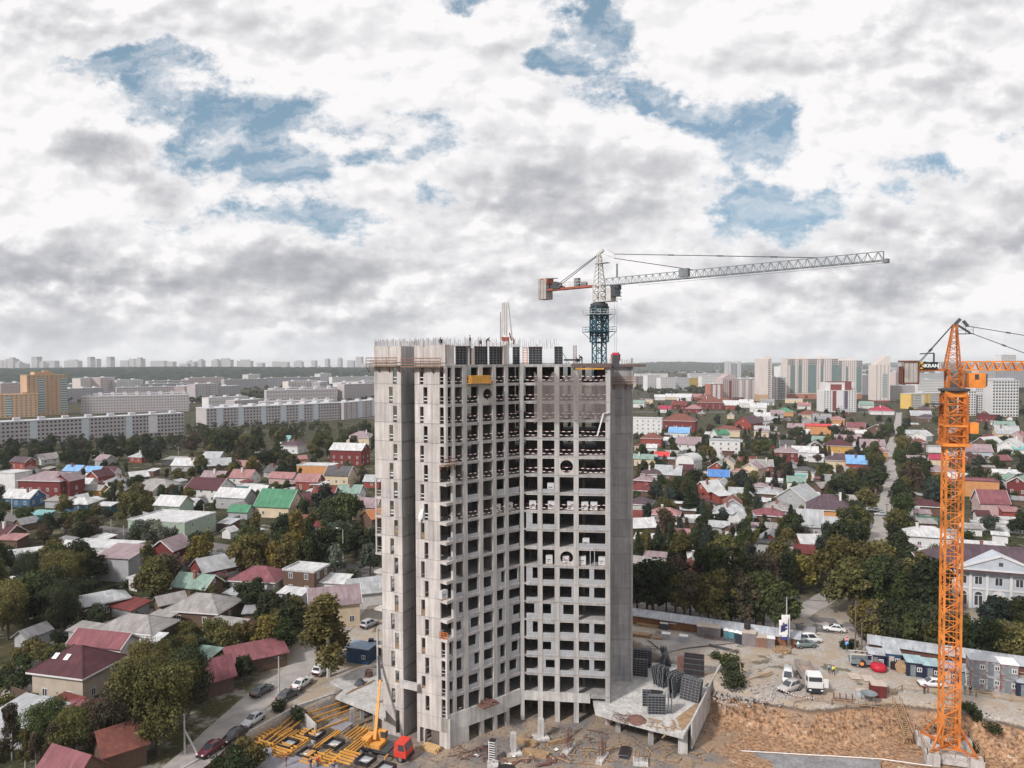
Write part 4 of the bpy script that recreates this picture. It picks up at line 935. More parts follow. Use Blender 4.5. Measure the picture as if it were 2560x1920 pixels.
def house(x,y,w,l,h,kind,rc,wc,yaw,rise=None,over=0.45,wins=2,chim=None,name=None,cat='house',gab=None,rows=1,extra=None,frame=None,roofkind='rib',group=None):
    rz=R(yaw); nm=name or ('shed' if w*l<40 else 'house')
    t=thing(nm,None,'shed' if nm=='shed' else cat,(x,y,0),rz,group); rise=rise if rise is not None else {'gable':0.36,'hip':0.30,'shed':0.16,'flat':0.0,'arch':0.35,'half':0.45}[kind]*min(w,l)
    a,b=w/2,l/2; wm=wmat(wc); rm=rmat(rc,roofkind)
    mb=MB(); mb.k=0
    if kind in('gable','arch','half'):
        pts=[(-b,0),(b,0),(b,h),(0,h+rise),(-b,h)] if kind!='arch' else [(-b,0),(b,0)]+[(b*math.cos(math.pi*i/8),h+rise*math.sin(math.pi*i/8)) for i in range(9)]
        n=len(pts); vs=[(-a,p,z) for p,z in pts]+[(a,p,z) for p,z in pts]
        mb.add(vs,[tuple(range(n)),tuple(range(2*n-1,n-1,-1))]+[(i,n+i,n+(i+1)%n,(i+1)%n) for i in range(n)][:1]+[(1,n+1,n+2,2),(0,n-1,2*n-1,n)])
        if gab:
            mb.k=1; g=pts[2:]; m=len(g)
            for s in (-1,1):
                X=s*(a+0.03); mb.add([(X,p,z) for p,z in g],[tuple(range(m)) if s<0 else tuple(range(m-1,-1,-1))])
    elif kind=='shed':
        vs=[(-a,-b,0),(a,-b,0),(a,b,0),(-a,b,0),(-a,-b,h),(a,-b,h),(a,b,h+rise),(-a,b,h+rise)]
        mb.add(vs,[(0,1,5,4),(1,2,6,5),(2,3,7,6),(3,0,4,7)])
    else: mb.bx(-a,-b,0,a,b,h)
    mats=[wm]+([wmat(gab)] if gab else [])
    mb.build('wall',mats,t)
    rf=MB(); A=a+over; B=b+over; th=0.14
    if kind in('gable','half'):
        ez=h-over*rise/b; 
        for s in (-1,1):
            v=[(-A,s*B,ez),(A,s*B,ez),(A,0,h+rise),(-A,0,h+rise)]; u=[(p,q,r+th) for p,q,r in v]
            f=[(0,3,2,1),(4,5,6,7),(0,1,5,4),(1,2,6,5),(3,0,4,7)]
            if s>0: f=[k[::-1] for k in f]
            rf.add(v+u,f)
    elif kind=='arch':
        P=[((b+over*.5)*math.cos(math.pi*i/10),h-0.1+(rise+.15)*math.sin(math.pi*i/10)) for i in range(11)]
        vs=[(-A,p,z) for p,z in P]+[(A,p,z) for p,z in P]+[(-A,p,z+th) for p,z in P]+[(A,p,z+th) for p,z in P]; n=11
        rf.add(vs,[(i,i+1,n+i+1,n+i)[::-1] for i in range(10)]+[(2*n+i,3*n+i,3*n+i+1,2*n+i+1)[::-1] for i in range(10)]+[(i,2*n+i,2*n+i+1,i+1) for i in range(10)]+[(n+i,n+i+1,3*n+i+1,3*n+i) for i in range(10)])
    elif kind=='hip':
        ez=h-0.02; r=max(0.0,A-B)+0.01 if A>=B else 0.01; r2=max(0.0,B-A)+0.01 if B>A else 0.01
        vs=[(-A,-B,ez),(A,-B,ez),(A,B,ez),(-A,B,ez),(-A,-B,ez+th),(A,-B,ez+th),(A,B,ez+th),(-A,B,ez+th)]
        if A>=B: vs+=[(-r,0,h+rise),(r,0,h+rise)]; fs=[(4,5,9,8),(5,6,9),(6,7,8,9),(7,4,8)]
        else: vs+=[(0,-r2,h+rise),(0,r2,h+rise)]; fs=[(4,5,8),(5,6,9,8),(6,7,9),(7,4,8,9)]
        rf.add(vs,fs+[(0,1,5,4),(1,2,6,5),(2,3,7,6),(3,0,4,7),(3,2,1,0)])
        for e,c in (((-r,0),((-A,-B),(-A,B))),((r,0),((A,-B),(A,B)))) if A>=B else (((0,-r2),((-A,-B),(A,-B))),((0,r2),((-A,B),(A,B)))):
            for q_ in c: rf.bar((e[0],e[1],h+rise+.03),(q_[0],q_[1],ez+th+.02),0.2,0.07)
    elif kind=='shed':
        k=over*rise/(2*b); v=[(-A,-B,h-k),(A,-B,h-k),(A,B,h+rise+k),(-A,B,h+rise+k)]; rf.add(v+[(p,q,r+th) for p,q,r in v],[(3,2,1,0),(4,5,6,7),(0,1,5,4),(1,2,6,5),(2,3,7,6),(3,0,4,7)])
    else:
        rf.bx(-a-.12,-b-.12,h,a+.12,b+.12,h+0.12)
        for s in (-1,1): rf.bx(-a-.15,s*(b+.05)-.12,h+.12,a+.15,s*(b+.05)+.12,h+.5); rf.bx(s*(a+.05)-.12,-b+.07,h+.12,s*(a+.05)+.12,b-.07,h+.5)
    roof=rf.build('roof',rm,t)
    if kind in('gable','half','shed') and (w*l>40) and rng.random()<0.8:
        ff=MB()
        if kind!='shed':
            ez=h-over*rise/b
            for X in (-A-.05,A+.05):
                for s in (-1,1): ff.bar((X,s*B,ez+.03),(X,0,h+rise+.03),0.09,0.26)
        else:
            for X in (-A-.05,A+.05): ff.bar((X,-B,h-.05),(X,B,h+rise+.05),0.09,0.24)
        ff.build('fascia',M_TRIM,t)
    elif kind=='hip':
        ff=MB()
        for s in (-1,1): ff.bx(-A,s*(B+.04)-.04,h-.2,A,s*(B+.04)+.04,h+.06); ff.bx(s*(A+.04)-.04,-B,h-.2,s*(A+.04)+.04,B,h+.06)
        ff.build('fascia',M_TRIM,t)
    if chim is None: chim=(w*l>55 and rng.random()<0.55)
    if chim and kind in('gable','hip','half'):
        cx_=rng.uniform(-.3,.3)*w; c=MB(); c.cb(cx_,-b*.35,h+rise*.35,.65,.65,rise*.65+1.0); c.cb(cx_,-b*.35,h+rise+1.0-.1,.85,.85,.15); link('chimney',c.mesh('chimney',M_CHIM if rng.random()<.6 else M_TRIM),roof)
    if wins:
        for r_ in range(rows):
            z=1.0+2.9*r_ if rows>1 else min(1.0,h-2.0) if h>2.6 else 0.5
            if z+1.5>h+.1: break
            for i in range(wins): window(t,-a+w*(i+.5)/wins,-b-.002,z,0,1.1 if w/wins>2 else .8,1.4,frame)
            n2=max(1,int(wins*l/w+.4))
            for s in ((1,-1) if x*1.0<0 else (-1,1))[:1]:
                for i in range(n2): window(t,s*(a+.002),-b+l*(i+.5)/n2,z,R(90)*s,1.0,1.4,frame)
        if kind in('gable','half') and rise>2.2:
            s=1 if x<0 else -1; window(t,s*(a+.034),0,h+rise*.18,R(90)*s,.9,1.1,frame)
    HOUSES.append((t,x,y,math.hypot(a,b),(ROOF[rc][0],WALL[gab or wc][0],kind,nm,w*l),extra)); return t,roof
YAW=-21
def hp(u,v,wpx,ratio,h,kind,rc,wc,dy=0,label=None,**k):
    p=at(u,v,h); ppm=(v-905)/(56-h); w=wpx/ppm; l=w*ratio
    yaw=YAW+dy+(0 if p.x>-60 else 4); 
    t,r=house(p.x,p.y,w,l,h,kind,rc,wc,yaw,extra=label or True,**k); 
    if label: t['label']=label
    return t,r
# --- left: the near houses by the lane
t,r=hp(196,1660,150,0.84,4.9,'hip','M','t',3,'big beige house with a maroon hipped roof and two skylights',wins=2,chim=False,rise=3.3,over=.6)
mb=MB(); 
w_=150/((1660-905)/(56-4.9)); b_=w_*.84/2
for X in (-2.3,0.0):
    s0=(0.0,-b_*.55); mb.k=0; z=lambda y: 4.9+.16+3.3*(1-abs(y)/(b_+.6)); mb.add([(X-.5,-b_*.62,z(b_*.62)+.1),(X+.4,-b_*.62,z(b_*.62)+.1),(X+.4,-b_*.40,z(b_*.40)+.1),(X-.5,-b_*.40,z(b_*.40)+.1)],[(0,1,2,3)])
link('skylight',mb.mesh('skylight',M_WHITE),r)
mb=MB(); mb.bx(-w_/2-.03,-b_-.04,0,w_/2+.03,-b_+.0,1.15); mb.build('plinth',wmat('b'),t)
hp(262,1600,150,.42,5.0,'gable','C','w',3,'long pink roofed house with a white gable, behind the maroon hipped roof',wins=0,chim=False)
hp(345,1562,150,.62,3.6,'hip','S','n',4,'old house under a large weathered hipped roof beside the white flat shed',wins=2)
hp(368,1598,72,.6,2.8,'shed','W','n',6,'white flat roofed shed behind the pink roofed house',wins=0)
hp(395,1548,60,.9,2.8,'shed','S','n',-10,wins=0)
hp(60,1792,150,.75,2.8,'shed','T','g',-4,'pale tin lean-to roof at the bottom left corner',wins=0,chim=False)
hp(212,1772,100,.8,3.0,'hip','C','n',20,'pink roofed outbuilding in front of the beige house',wins=0,chim=False)
hp(170,1752,70,.4,2.6,'shed','R','n',-6,wins=0)
hp(300,1850,95,1.15,3.2,'gable','N','n',62,'rusty brown roofed barn half hidden by trees near the utility pole',wins=0,roofkind='rust',rise=2.2)
hp(180,1912,130,.6,3.6,'gable','C','n',-2,'pale rose roofed shed cut by the bottom edge of the picture',wins=0,rise=2.0,chim=False)
hp(520,1688,105,.62,3.0,'gable','C','n',64,'long rose roofed barn with a white garage door facing the lane',wins=0,rise=2.6,chim=False)
hp(640,1632,135,.55,2.6,'shed','C','n',52,'ramshackle shed with a torn rust and plank roof',wins=0,roofkind='rust',chim=False)
hp(512,1634,60,.7,3.0,'shed','v','n',4,'small shed with a pale green roof',wins=0)
hp(240,1500,135,.48,3.4,'hip','T','n',58,'old tin roofed house with an ochre end wall, long side to the right',wins=4,over=.5)
hp(218,1522,62,.5,2.4,'shed','T','y',6,'ochre porch with a tin roof on the end of the old house',wins=0)
hp(260,1362,178,.42,5.6,'flat','W','w',6,'long white flat roofed building beside the lilac roof',wins=1,chim=False)
hp(308,1384,92,.85,6.2,'shed','L','g',6,'tall grey block building with a lilac lean-to roof',wins=0,chim=False)
hp(75,1392,80,.8,3.2,'gable','W','g',50,'small white gabled roof among the trees at far left',wins=0)
hp(10,1330,80,.7,3.2,'gable','M','n',0,wins=0)
hp(30,1345,60,.6,2.8,'shed','P','n',10,wins=0)
hp(425,1500,62,.7,3.0,'gable','S','n',60,wins=0)
hp(545,1412,104,.75,3.2,'gable','T','m',62,'dark red timber house with a tin gabled roof behind a white fence',wins=3,rise=2.6)
hp(510,1512,140,.72,3.3,'hip','S','n',6,'dark timber house under a grey hipped roof with a red dormer',wins=2)
hp(652,1440,118,.75,3.2,'hip','C','w',8,'white cottage with a rose hipped roof against the timber house',wins=2,chim=False)
hp(766,1420,88,.8,5.6,'flat','W','n',4,'two storey brown timber house with a flat white roof',wins=2,rows=2,chim=False)
hp(832,1450,78,.6,2.8,'shed','W','w',10,'white canopy roof right of the two storey timber house',wins=0)
hp(835,1498,118,.66,5.2,'gable','L','c',40,'cream two storey house with a lilac gabled roof near the tower',wins=3,rows=2,rise=2.8,chim=False)
hp(912,1470,80,.9,3.2,'gable','T','w',40,'white gabled roof tight against the left side of the tower',wins=0)
hp(642,1526,56,.6,2.4,'shed','G','n',30,wins=0)
hp(700,1518,70,.6,2.4,'shed','W','n',30,wins=0)
hp(572,1555,90,.3,2.4,'shed','S','n',4,wins=0)
# --- left: middle ground
hp(432,1292,160,.75,5.8,'flat','W','v',4,'pale green flat roofed office building with white trim',wins=3,rows=2,chim=False)
hp(435,1258,72,.75,6.2,'gable','W','v',4,'white gabled roof rising behind the pale green office',wins=0,chim=False)
hp(700,1258,92,.85,4.2,'gable','V','c',4,'cream house with a big bright green gabled roof',wins=2,rise=5.2,chim=False)
hp(745,1296,40,.8,2.8,'shed','N','n',4,wins=0)
hp(604,1275,52,.7,2.8,'gable','V','g',6,wins=0)
hp(590,1238,84,.6,4.6,'gable','W','g',2,'long white roofed barn with a grey gable beside the green roof',wins=2,chim=False)
hp(650,1224,46,.7,4.2,'gable','W','g',4,wins=0)
hp(526,1216,90,.8,5.4,'gable','M','w',4,'white two storey house with maroon roof and white gables',wins=3,rows=2,rise=3.6,gab='w')
hp(478,1260,46,.9,3.0,'gable','T','n',8,wins=1)
hp(815,1232,56,.8,3.0,'gable','R','n',8,'red roofed cottage right of the green roofed house',wins=2)
hp(762,1246,44,.8,2.6,'gable','M','n',4,wins=0)
hp(878,1228,58,.8,3.0,'gable','v','w',6,'pale grey green gabled cottage near the tower',wins=1)
hp(920,1262,62,.8,4.8,'gable','L','c',8,'lilac gabled house partly hidden by the tower',wins=1)
hp(934,1290,46,1.0,3.6,'gable','O','n',70,'bright orange roof slope at the tower edge',wins=0)
hp(130,1195,118,.7,8.2,'hip','L','m',8,'large dark red brick mansion with lilac hipped roofs',wins=5,rows=2,chim=False,rise=3.0)
hp(172,1198,48,.9,8.0,'gable','L','m',98,'front wing of the brick mansion with tall arched windows',wins=1,rows=2,chim=False,name='mansion_wing')
hp(32,1180,70,.7,8.0,'flat','W','w',2,'white box shaped building at the left edge beside the mansion',wins=0,chim=False)
hp(58,1192,36,.7,5.6,'gable','W','w',8,wins=0)
hp(214,1206,44,.7,4.0,'gable','W','w',8,'white gabled annex right of the brick mansion',wins=3)
hp(190,1174,46,.7,3.4,'gable','u','w',4,'sky blue gabled roof behind the mansion',wins=0)
hp(238,1176,42,.7,3.4,'gable','u','w',6,'sky blue gabled roof beside the maroon one',wins=0)
hp(278,1176,36,.8,3.4,'gable','M','w',10,wins=1)
hp(60,1240,80,.6,3.6,'gable','W','u',6,'blue kiosk hall with a white roof below the mansion',wins=3)
hp(204,1256,60,.7,3.2,'hip','W','u',14,'white canopy on blue kiosk walls',wins=0,chim=False)
hp(268,1262,40,.6,2.8,'shed','W','q',6,'teal kiosk with a white lid roof',wins=0)
hp(104,1284,48,.6,2.8,'shed','Q','q',4,'turquoise kiosk among dark trees',wins=0)
hp(150,1250,60,.5,2.8,'shed','S','g',6,wins=0)
hp(242,1222,46,.6,2.6,'gable','S','y',6,'ochre market hut below the mansion annex',wins=0)
hp(395,1212,88,.6,3.0,'hip','S','g',8,wins=0)
hp(345,1190,42,.8,2.8,'gable','W','n',60,wins=0)
hp(385,1250,50,.6,2.6,'shed','S','n',8,wins=0)
hp(470,1160,62,.7,3.2,'gable','W','g',10,wins=1)
hp(536,1142,46,.8,3.2,'gable','T','g',8,wins=0)
hp(548,1160,52,.8,3.4,'gable','T','n',40,'grey gabled cottage with a small gable window',wins=1)
hp(618,1164,52,.7,3.2,'gable','P','n',8,wins=0)
hp(735,1112,50,.9,4.8,'hip','F','w',0,'white house with a plum roof under the trees',wins=2)
hp(716,1096,30,.7,3.4,'gable','Q','w',0,wins=0)
hp(875,1122,84,.6,8.6,'gable','W','m',4,'red brick manor with a white gabled roof left of the tower',wins=4,rows=2,rise=3.2,chim=False)
hp(905,1092,62,.8,4.8,'hip','L','c',2,'cream house with a lilac grey mansard roof, near the brick manor',wins=2)
hp(795,1162,92,.5,6.2,'flat','W','o',6,'yellow orange flat roofed house under construction',wins=4,chim=False)
hp(752,1146,26,.8,3.6,'gable','P','o',40,wins=0)
hp(852,1184,62,.8,4.6,'gable','D','c',4,'cream house with a charcoal roof and dormer gable',wins=3,rise=3.6)
hp(775,1200,56,.8,3.8,'gable','P','r',6,'red brick house with a pale pink roof',wins=2)
hp(710,1192,66,.5,3.0,'gable','P','p',2,'long low barn with a pink roof',wins=0,chim=False)
hp(612,1190,58,.8,3.2,'gable','P','w',4,'white cottage with a pink gabled roof',wins=2)
hp(540,1192,60,.7,3.0,'gable','L','n',6,wins=0)
hp(626,1214,60,.5,3.4,'flat','W','q',2,'teal and white kiosk building with a flat roof',wins=3,chim=False)
hp(935,1200,40,.9,3.0,'gable','T','r',8,wins=1)
hp(800,1210,40,.6,2.6,'shed','W','r',4,wins=0)
hp(440,1148,50,.6,3.0,'shed','S','g',6,wins=0)
# --- right: far rows
for a in ((1615,998,34,.6,6,'flat','S','c'),(1598,1008,30,.7,5,'gable','v','w'),(1650,993,26,.7,4,'gable','W','w'),(1680,992,30,.7,4,'gable','W','c'),(1712,993,34,.7,5,'gable','W','w'),(1738,992,30,.7,5,'gable','P','r'),
 (1765,994,40,.7,7,'hip','N','m'),(1812,1002,38,.7,7,'hip','N','m'),(1790,990,30,.7,5,'flat','W','w'),(1845,1000,26,.7,5,'gable','M','m'),(1700,1012,34,.8,5,'gable','R','m'),(1735,1020,36,.8,5,'hip','P','m'),(1828,1012,38,.8,5,'gable','W','r'),(1866,1008,32,.8,5,'gable','W','w'),
 (1600,1005,24,.8,4,'gable','M','n'),(1662,1022,28,.8,4,'gable','K','w'),(1895,1018,38,.8,5,'gable','W','w'),(1905,1040,36,.7,4,'gable','W','w'),(1890,1050,30,.8,5,'gable','F','g'),
 (1918,1005,30,.7,4,'gable','G','w'),(1985,998,40,.5,5,'flat','W','c'),(2010,1014,28,.8,5,'gable','P','w'),(1943,1034,30,.8,4,'gable','L','g'),(2075,1018,24,.8,4,'gable','D','n'),(2062,1000,30,.8,4,'flat','T','g'),(2165,1012,30,.8,4,'gable','v','w'),
 (2092,1048,34,.8,5,'hip','P','o'),(2078,1070,30,.9,4,'gable','W','p'),(2140,1066,40,.7,4,'gable','C','p'),(1990,1068,38,.7,5,'gable','L','n'),(2010,1080,24,.8,3,'gable','W','w'),(2155,1082,28,.7,3,'gable','W','p'),
 (1640,1075,26,.8,3,'gable','T','w'),(1775,1085,30,.6,3,'shed','W','c'),(1660,1100,30,.7,3,'gable','W','w'),(1905,1078,34,.8,4,'hip','L','c'),(2115,1100,50,.7,4,'gable','L','w'),(2180,1112,54,.7,4,'gable','L','w'),(2190,1128,50,.7,4,'hip','P','o')):
    hp(*a,rng.uniform(-6,8),wins=2 if a[2]>30 else 1)
hp(1616,1045,78,.35,12.5,'flat','W','w',2,'white four storey apartment house just right of the tower',wins=6,rows=4,chim=False,name='apartment_house')
hp(1700,1050,78,.7,9.0,'hip','N','m',0,'large dark red brick mansion with gabled dormers, right of the white apartment house',wins=4,rows=2)
hp(1776,1005,60,.7,8.0,'hip','N','m',4,'wide dark red brick building with white trim on a rise',wins=4,rows=2)
hp(1630,1094,50,.8,5.6,'hip','N','r',2,'small red brick house with tall arched white windows',wins=4)
hp(1699,1080,48,.7,4.0,'gable','u','w',0,'white cottage with a sky blue tin roof',wins=3)
hp(1722,1108,56,.8,6.0,'gable','L','w',2,'white house with a lilac roof and a front gable',wins=3,rows=2)
hp(1812,1100,72,.6,9.2,'flat','T','w',4,'white three storey villa with square dark windows',wins=4,rows=3,chim=False)
hp(1820,1074,56,.6,5.0,'hip','N','c',4,'cream house with a dark brown red hipped roof',wins=1)
hp(1800,1084,36,.8,5.0,'gable','V','w',40,'dark green gabled roof beside the white villa',wins=0)
hp(1872,1056,50,.9,5.2,'gable','F','r',60,'red brick house with a plum roof and white edged gable',wins=1)
hp(1962,1028,38,.8,4.6,'hip','V','o',2,'orange brick house with a green hipped roof',wins=2)
hp(2022,1036,46,.8,4.8,'hip','N','c',0,'cream house with a dark red hipped roof below the high-rises',wins=2)
hp(2054,1046,40,.8,4.2,'gable','G','g',10,'blue grey gabled roof in front of the red and white tower block',wins=1)
hp(2043,1064,62,.5,6.4,'shed','B','o',-4,'orange house with a flat bright red roof',wins=2,chim=False,rise=1.0)
hp(2203,1026,52,.8,4.0,'hip','K','w',0,'white house with a huge magenta red hipped roof',wins=1,rise=5.0)
hp(2200,1074,60,.9,4.2,'gable','L','n',70,'lilac grey gabled house with a steep front gable',wins=1,rise=4.6)
hp(2096,1112,60,.8,4.8,'hip','M','y',2,'ochre house with a maroon hipped roof, behind the blue roofed house',wins=3)
# --- right: middle rows
hp(1614,1145,54,.5,4.0,'gable','v','c',2,'long cream house with a grey green roof, at the tower edge',wins=3)
hp(1656,1138,34,.7,3.4,'gable','B','u',0,'blue kiosk with a bright red roof',wins=1,chim=False)
hp(1680,1132,34,.5,3.2,'gable','S','w',4,wins=0)
hp(1630,1118,24,.9,3.6,'gable','W','w',4,wins=0)
hp(1760,1132,26,.8,3.2,'gable','W','w',4,wins=0)
hp(1820,1127,28,.7,3.2,'shed','R','n',4,wins=0)
hp(1627,1182,46,.9,4.0,'hip','F','w',2,'white cottage with a plum hipped roof, close to the tower',wins=2)
hp(1672,1182,62,.9,3.4,'gable','T','n',2,'big pale tin gabled roof beside the plum hipped one',wins=1,rise=3.6)
hp(1722,1150,44,1.1,5.2,'arch','W','w',70,'white barn with an arched roof behind the maroon slope',wins=0)
hp(1716,1172,34,.9,3.4,'gable','M','n',2,'maroon roof in front of the arched white barn',wins=0)
hp(1797,1188,48,.8,3.4,'gable','U','o',2,'brown house with a strong blue roof',wins=1)
hp(1885,1168,34,1.2,4.8,'gable','L','c',62,'cream gabled house with a pink grey roof',wins=2,rows=1)
hp(1850,1178,34,.7,3.2,'hip','P','p',4,wins=0)
hp(1868,1152,40,.7,3.4,'gable','R','n',20,wins=0)
hp(1772,1222,54,.9,4.4,'gable','W','r',52,'red brick house with a white roof and a tall chimney',wins=1,rise=3.4,chim=True)
hp(1806,1236,40,.8,3.2,'shed','W','r',40,wins=0)
hp(1840,1230,32,1.2,3.6,'gable','T','w',4,'small white tin shed below the blue roofed house',wins=0)
hp(1868,1238,22,.9,3.0,'gable','W','w',60,wins=0)
hp(1828,1278,84,.7,3.2,'hip','T','w',6,'sprawling pale tin roof with a white pipe chimney',wins=0)
hp(1860,1290,40,.8,3.0,'gable','T','w',40,wins=0)
hp(1664,1282,68,.7,3.2,'hip','P','w',4,'pink red hipped roof half screened by a birch',wins=1)
hp(1602,1222,58,.8,3.4,'hip','R','n',6,'red hipped roof tight against the tower',wins=0)
hp(1590,1290,50,.8,3.0,'gable','R','n',6,wins=0)
hp(1602,1312,60,.8,3.0,'gable','W','n',30,wins=0)
hp(1722,1304,56,.4,2.8,'shed','S','n',4,wins=0)
hp(1732,1296,36,.7,2.6,'gable','W','n',20,wins=0)
hp(1718,1274,40,.4,2.6,'shed','W','n',4,wins=0)
hp(1712,1258,50,.2,2.4,'shed','W','n',4,wins=0)
hp(1706,1332,34,.8,2.6,'arch','P','n',4,'pink barrel roofed greenhouse among trees',wins=0)
hp(1830,1324,36,.9,3.2,'gable','F','n',60,wins=0)
hp(1872,1330,26,.8,2.8,'arch','W','n',4,wins=0)
hp(1828,1336,22,.8,2.6,'shed','W','w',4,wins=0)
hp(1966,1128,52,.8,6.4,'hip','L','m',2,'dark red brick house with a lilac hipped roof',wins=2,rows=2)
hp(2012,1128,58,.6,5.0,'gable','W','w',2,'white two part house with a white roof in the middle rows',wins=3)
hp(2040,1140,34,.6,3.2,'shed','W','w',2,wins=1)
hp(2100,1148,66,.75,4.8,'hip','F','c',0,'cream house with a plum hipped roof beside the blue roofed house',wins=3)
hp(2148,1156,58,.7,4.6,'gable','u','r',2,'brick house with a sky blue roof and glazed white gable',wins=2,rise=3.6)
hp(1990,1202,40,.8,4.0,'gable','v','w',2,'white house with a grey green roof above the grey gable',wins=2)
hp(2002,1188,24,.5,3.0,'shed','Q','w',2,'turquoise strip roof behind the grey green house',wins=0)
hp(1995,1244,84,1.0,4.6,'gable','T','g',66,'big grey block house, wide gable facing with a three light window',wins=2,rise=4.6,chim=False)
hp(2072,1268,100,.75,5.0,'hip','F','o',0,'orange brick house under a plum hipped roof with a pale chimney',wins=2,rise=4.6)
hp(2122,1248,50,.6,3.2,'gable','S','n',2,'pale slate gabled roof behind the orange house',wins=0)
hp(2052,1196,26,.5,3.0,'shed','C','n',-6,wins=0)
hp(2055,1216,34,.9,3.2,'gable','S','n',40,wins=0)
hp(2171,1230,30,1.0,3.0,'shed','C','n',-8,'small garage with a rose roof by the side road',wins=0)
hp(1922,1284,70,.7,3.4,'hip','C','n',2,'rose red hipped roof with a small white vent',wins=1)
hp(1902,1214,32,.8,3.2,'hip','L','w',2,wins=0)
hp(2024,1308,54,.85,4.0,'gable','T','g',2,'steep bright tin roof on a grey house in front of the orange house',wins=2,rise=4.4,chim=False)
hp(2085,1304,54,.6,3.0,'gable','T','w',2,'tin canopy roof in front of the orange house',wins=0)
hp(2145,1274,36,.6,2.8,'shed','W','w',-14,wins=0)
hp(2028,1352,66,.7,3.6,'gable','W','r',20,'white roofed house with red walls above the brick block house',wins=1)
hp(1938,1358,80,.5,6.2,'flat','D','w',4,'two storey white brick house with dark windows, under construction',wins=2,rows=2,chim=False)
hp(2012,1376,58,.7,3.0,'gable','R','n',2,'red gabled roof right of the white brick house',wins=0)
hp(1902,1364,26,.9,4.8,'gable','F','w',40,wins=0)
hp(1932,1448,44,.8,3.0,'gable','R','n',30,'faded red roof deep in the trees with a white flue',wins=0)
hp(1900,1432,40,.5,2.6,'shed','S','n',4,wins=0)
hp(1758,1420,96,.75,3.4,'hip','N','c',6,'big brown red hipped roof behind the site trees',wins=0,rise=3.6)
hp(1754,1392,64,.5,3.4,'shed','W','c',12,'white slanted roof behind the brown red hipped one',wins=0)
hp(1715,1372,30,.8,3.2,'gable','W','n',40,wins=0)
hp(1790,1362,26,.8,3.2,'gable','T','n',50,wins=0)
hp(1798,1400,60,.5,3.0,'shed','T','w',-14,'tin roof right of the brown red hipped roof',wins=0)
hp(1852,1408,70,.6,3.2,'hip','S','w',4,'pale slate roof house near the tall dark pole',wins=0)
hp(1825,1412,30,.8,3.0,'shed','S','n',4,wins=0)
hp(1812,1434,70,.5,2.8,'shed','W','w',-20,'long white roof in front of the pale slate house',wins=0)
hp(1640,1388,52,.5,3.2,'shed','L','c',2,'pale lilac shed roof behind the site trees',wins=0)
hp(1610,1408,80,.6,3.2,'shed','S','c',-6,'large pale slab roof at the right edge of the tower',wins=0)
hp(1694,1412,24,.8,2.8,'shed','B','n',4,'small bright red awning roof',wins=0)
hp(1698,1424,30,.4,2.4,'shed','W','n',40,wins=0)
# --- right edge
hp(2345,1146,40,.7,3.4,'gable','K','c',2,'low house with a magenta red roof behind the orange crane',wins=0)
hp(2352,1176,58,.7,4.4,'hip','L','o',2,'orange house with a lilac hipped roof, behind the orange crane',wins=2)
hp(2350,1204,40,.8,3.2,'gable','M','n',30,wins=0)
hp(2448,1200,72,.7,6.4,'flat','C','o',2,'orange two storey house with a flat rose roof right of the crane',wins=2,chim=False)
hp(2476,1252,62,.9,5.2,'gable','C','p',8,'pale pink house with a rose gabled roof and an annex',wins=2,rise=4.0,gab='p')
hp(2524,1276,36,.9,3.2,'shed','P','r',4,'pink annex roof beside the pale pink house',wins=0)
hp(2318,1262,62,.7,3.4,'hip','M','n',2,'maroon hipped house behind a green fence',wins=0)
hp(2282,1268,26,.8,3.0,'flat','W','w',2,wins=0)
hp(2318,1334,92,.7,4.0,'hip','W','w',2,'white house with a white hipped roof left of the crane mast',wins=2)
hp(2310,1392,90,.8,3.2,'hip','W','w',4,'pale old hipped tin roof, just behind the columned mansion',wins=0)
hp(2438,1126,62,.7,4.4,'gable','L','b',2,'blue grey gabled house right of the crane cage',wins=3)
hp(2470,1108,64,.7,3.6,'gable','W','n',50,'long white edged roof behind the blue grey gabled house',wins=0)
hp(2475,1096,44,.8,3.6,'hip','R','m',2,wins=0)
hp(2528,1112,50,.9,4.8,'gable','W','w',62,'white house with small windows and white gable, right edge',wins=3)
hp(2552,1122,36,.5,3.2,'gable','Q','w',2,'turquoise roof at the right edge',wins=0)
hp(2515,1082,48,.8,4.2,'half','T','c',2,'grey mansard roof at the right edge under the grid tower',wins=2)
hp(2545,1090,40,.8,4.2,'gable','P','p',60,wins=1)
hp(2510,1062,40,.6,4.2,'gable','v','w',2,wins=0)
hp(2470,1038,44,.5,6.2,'flat','M','m',2,'long dark maroon building under the grid tower',wins=4)
hp(2525,1182,74,.3,3.2,'gable','W','c',2,'long cream roofed house with two pipes',wins=0)
hp(2552,1206,50,.9,5.0,'gable','v','m',60,'dark red brick house with a green roof, right edge',wins=2)
hp(2420,1140,26,.9,3.2,'gable','M','n',62,wins=1)
hp(2440,1144,26,.9,3.0,'gable','N','n',62,wins=1)
hp(2500,1148,36,.8,3.0,'gable','C','n',30,wins=0)
hp(2528,1298,46,.6,3.0,'flat','W','w',2,'white garage block at the right edge',wins=0)
hp(2480,1308,90,.16,2.4,'flat','W','w',4,wins=0)
hp(2500,1336,32,.6,2.4,'shed','W','w',-10,wins=0)
hp(2450,1358,96,.16,3.0,'shed','W','g',4,'long white shed roof behind the columned mansion',wins=0)
hp(2306,1088,40,.8,4.0,'gable','W','w',60,'white gabled house with a small attic window',wins=1)
hp(2285,1084,36,.7,3.6,'gable','T','w',10,wins=0)
hp(2300,1038,44,.7,4.0,'gable','T','n',4,wins=0)
hp(2318,1044,40,.7,4.0,'hip','F','n',4,wins=1)
hp(2336,1116,32,.6,3.6,'flat','T','w',4,wins=0)
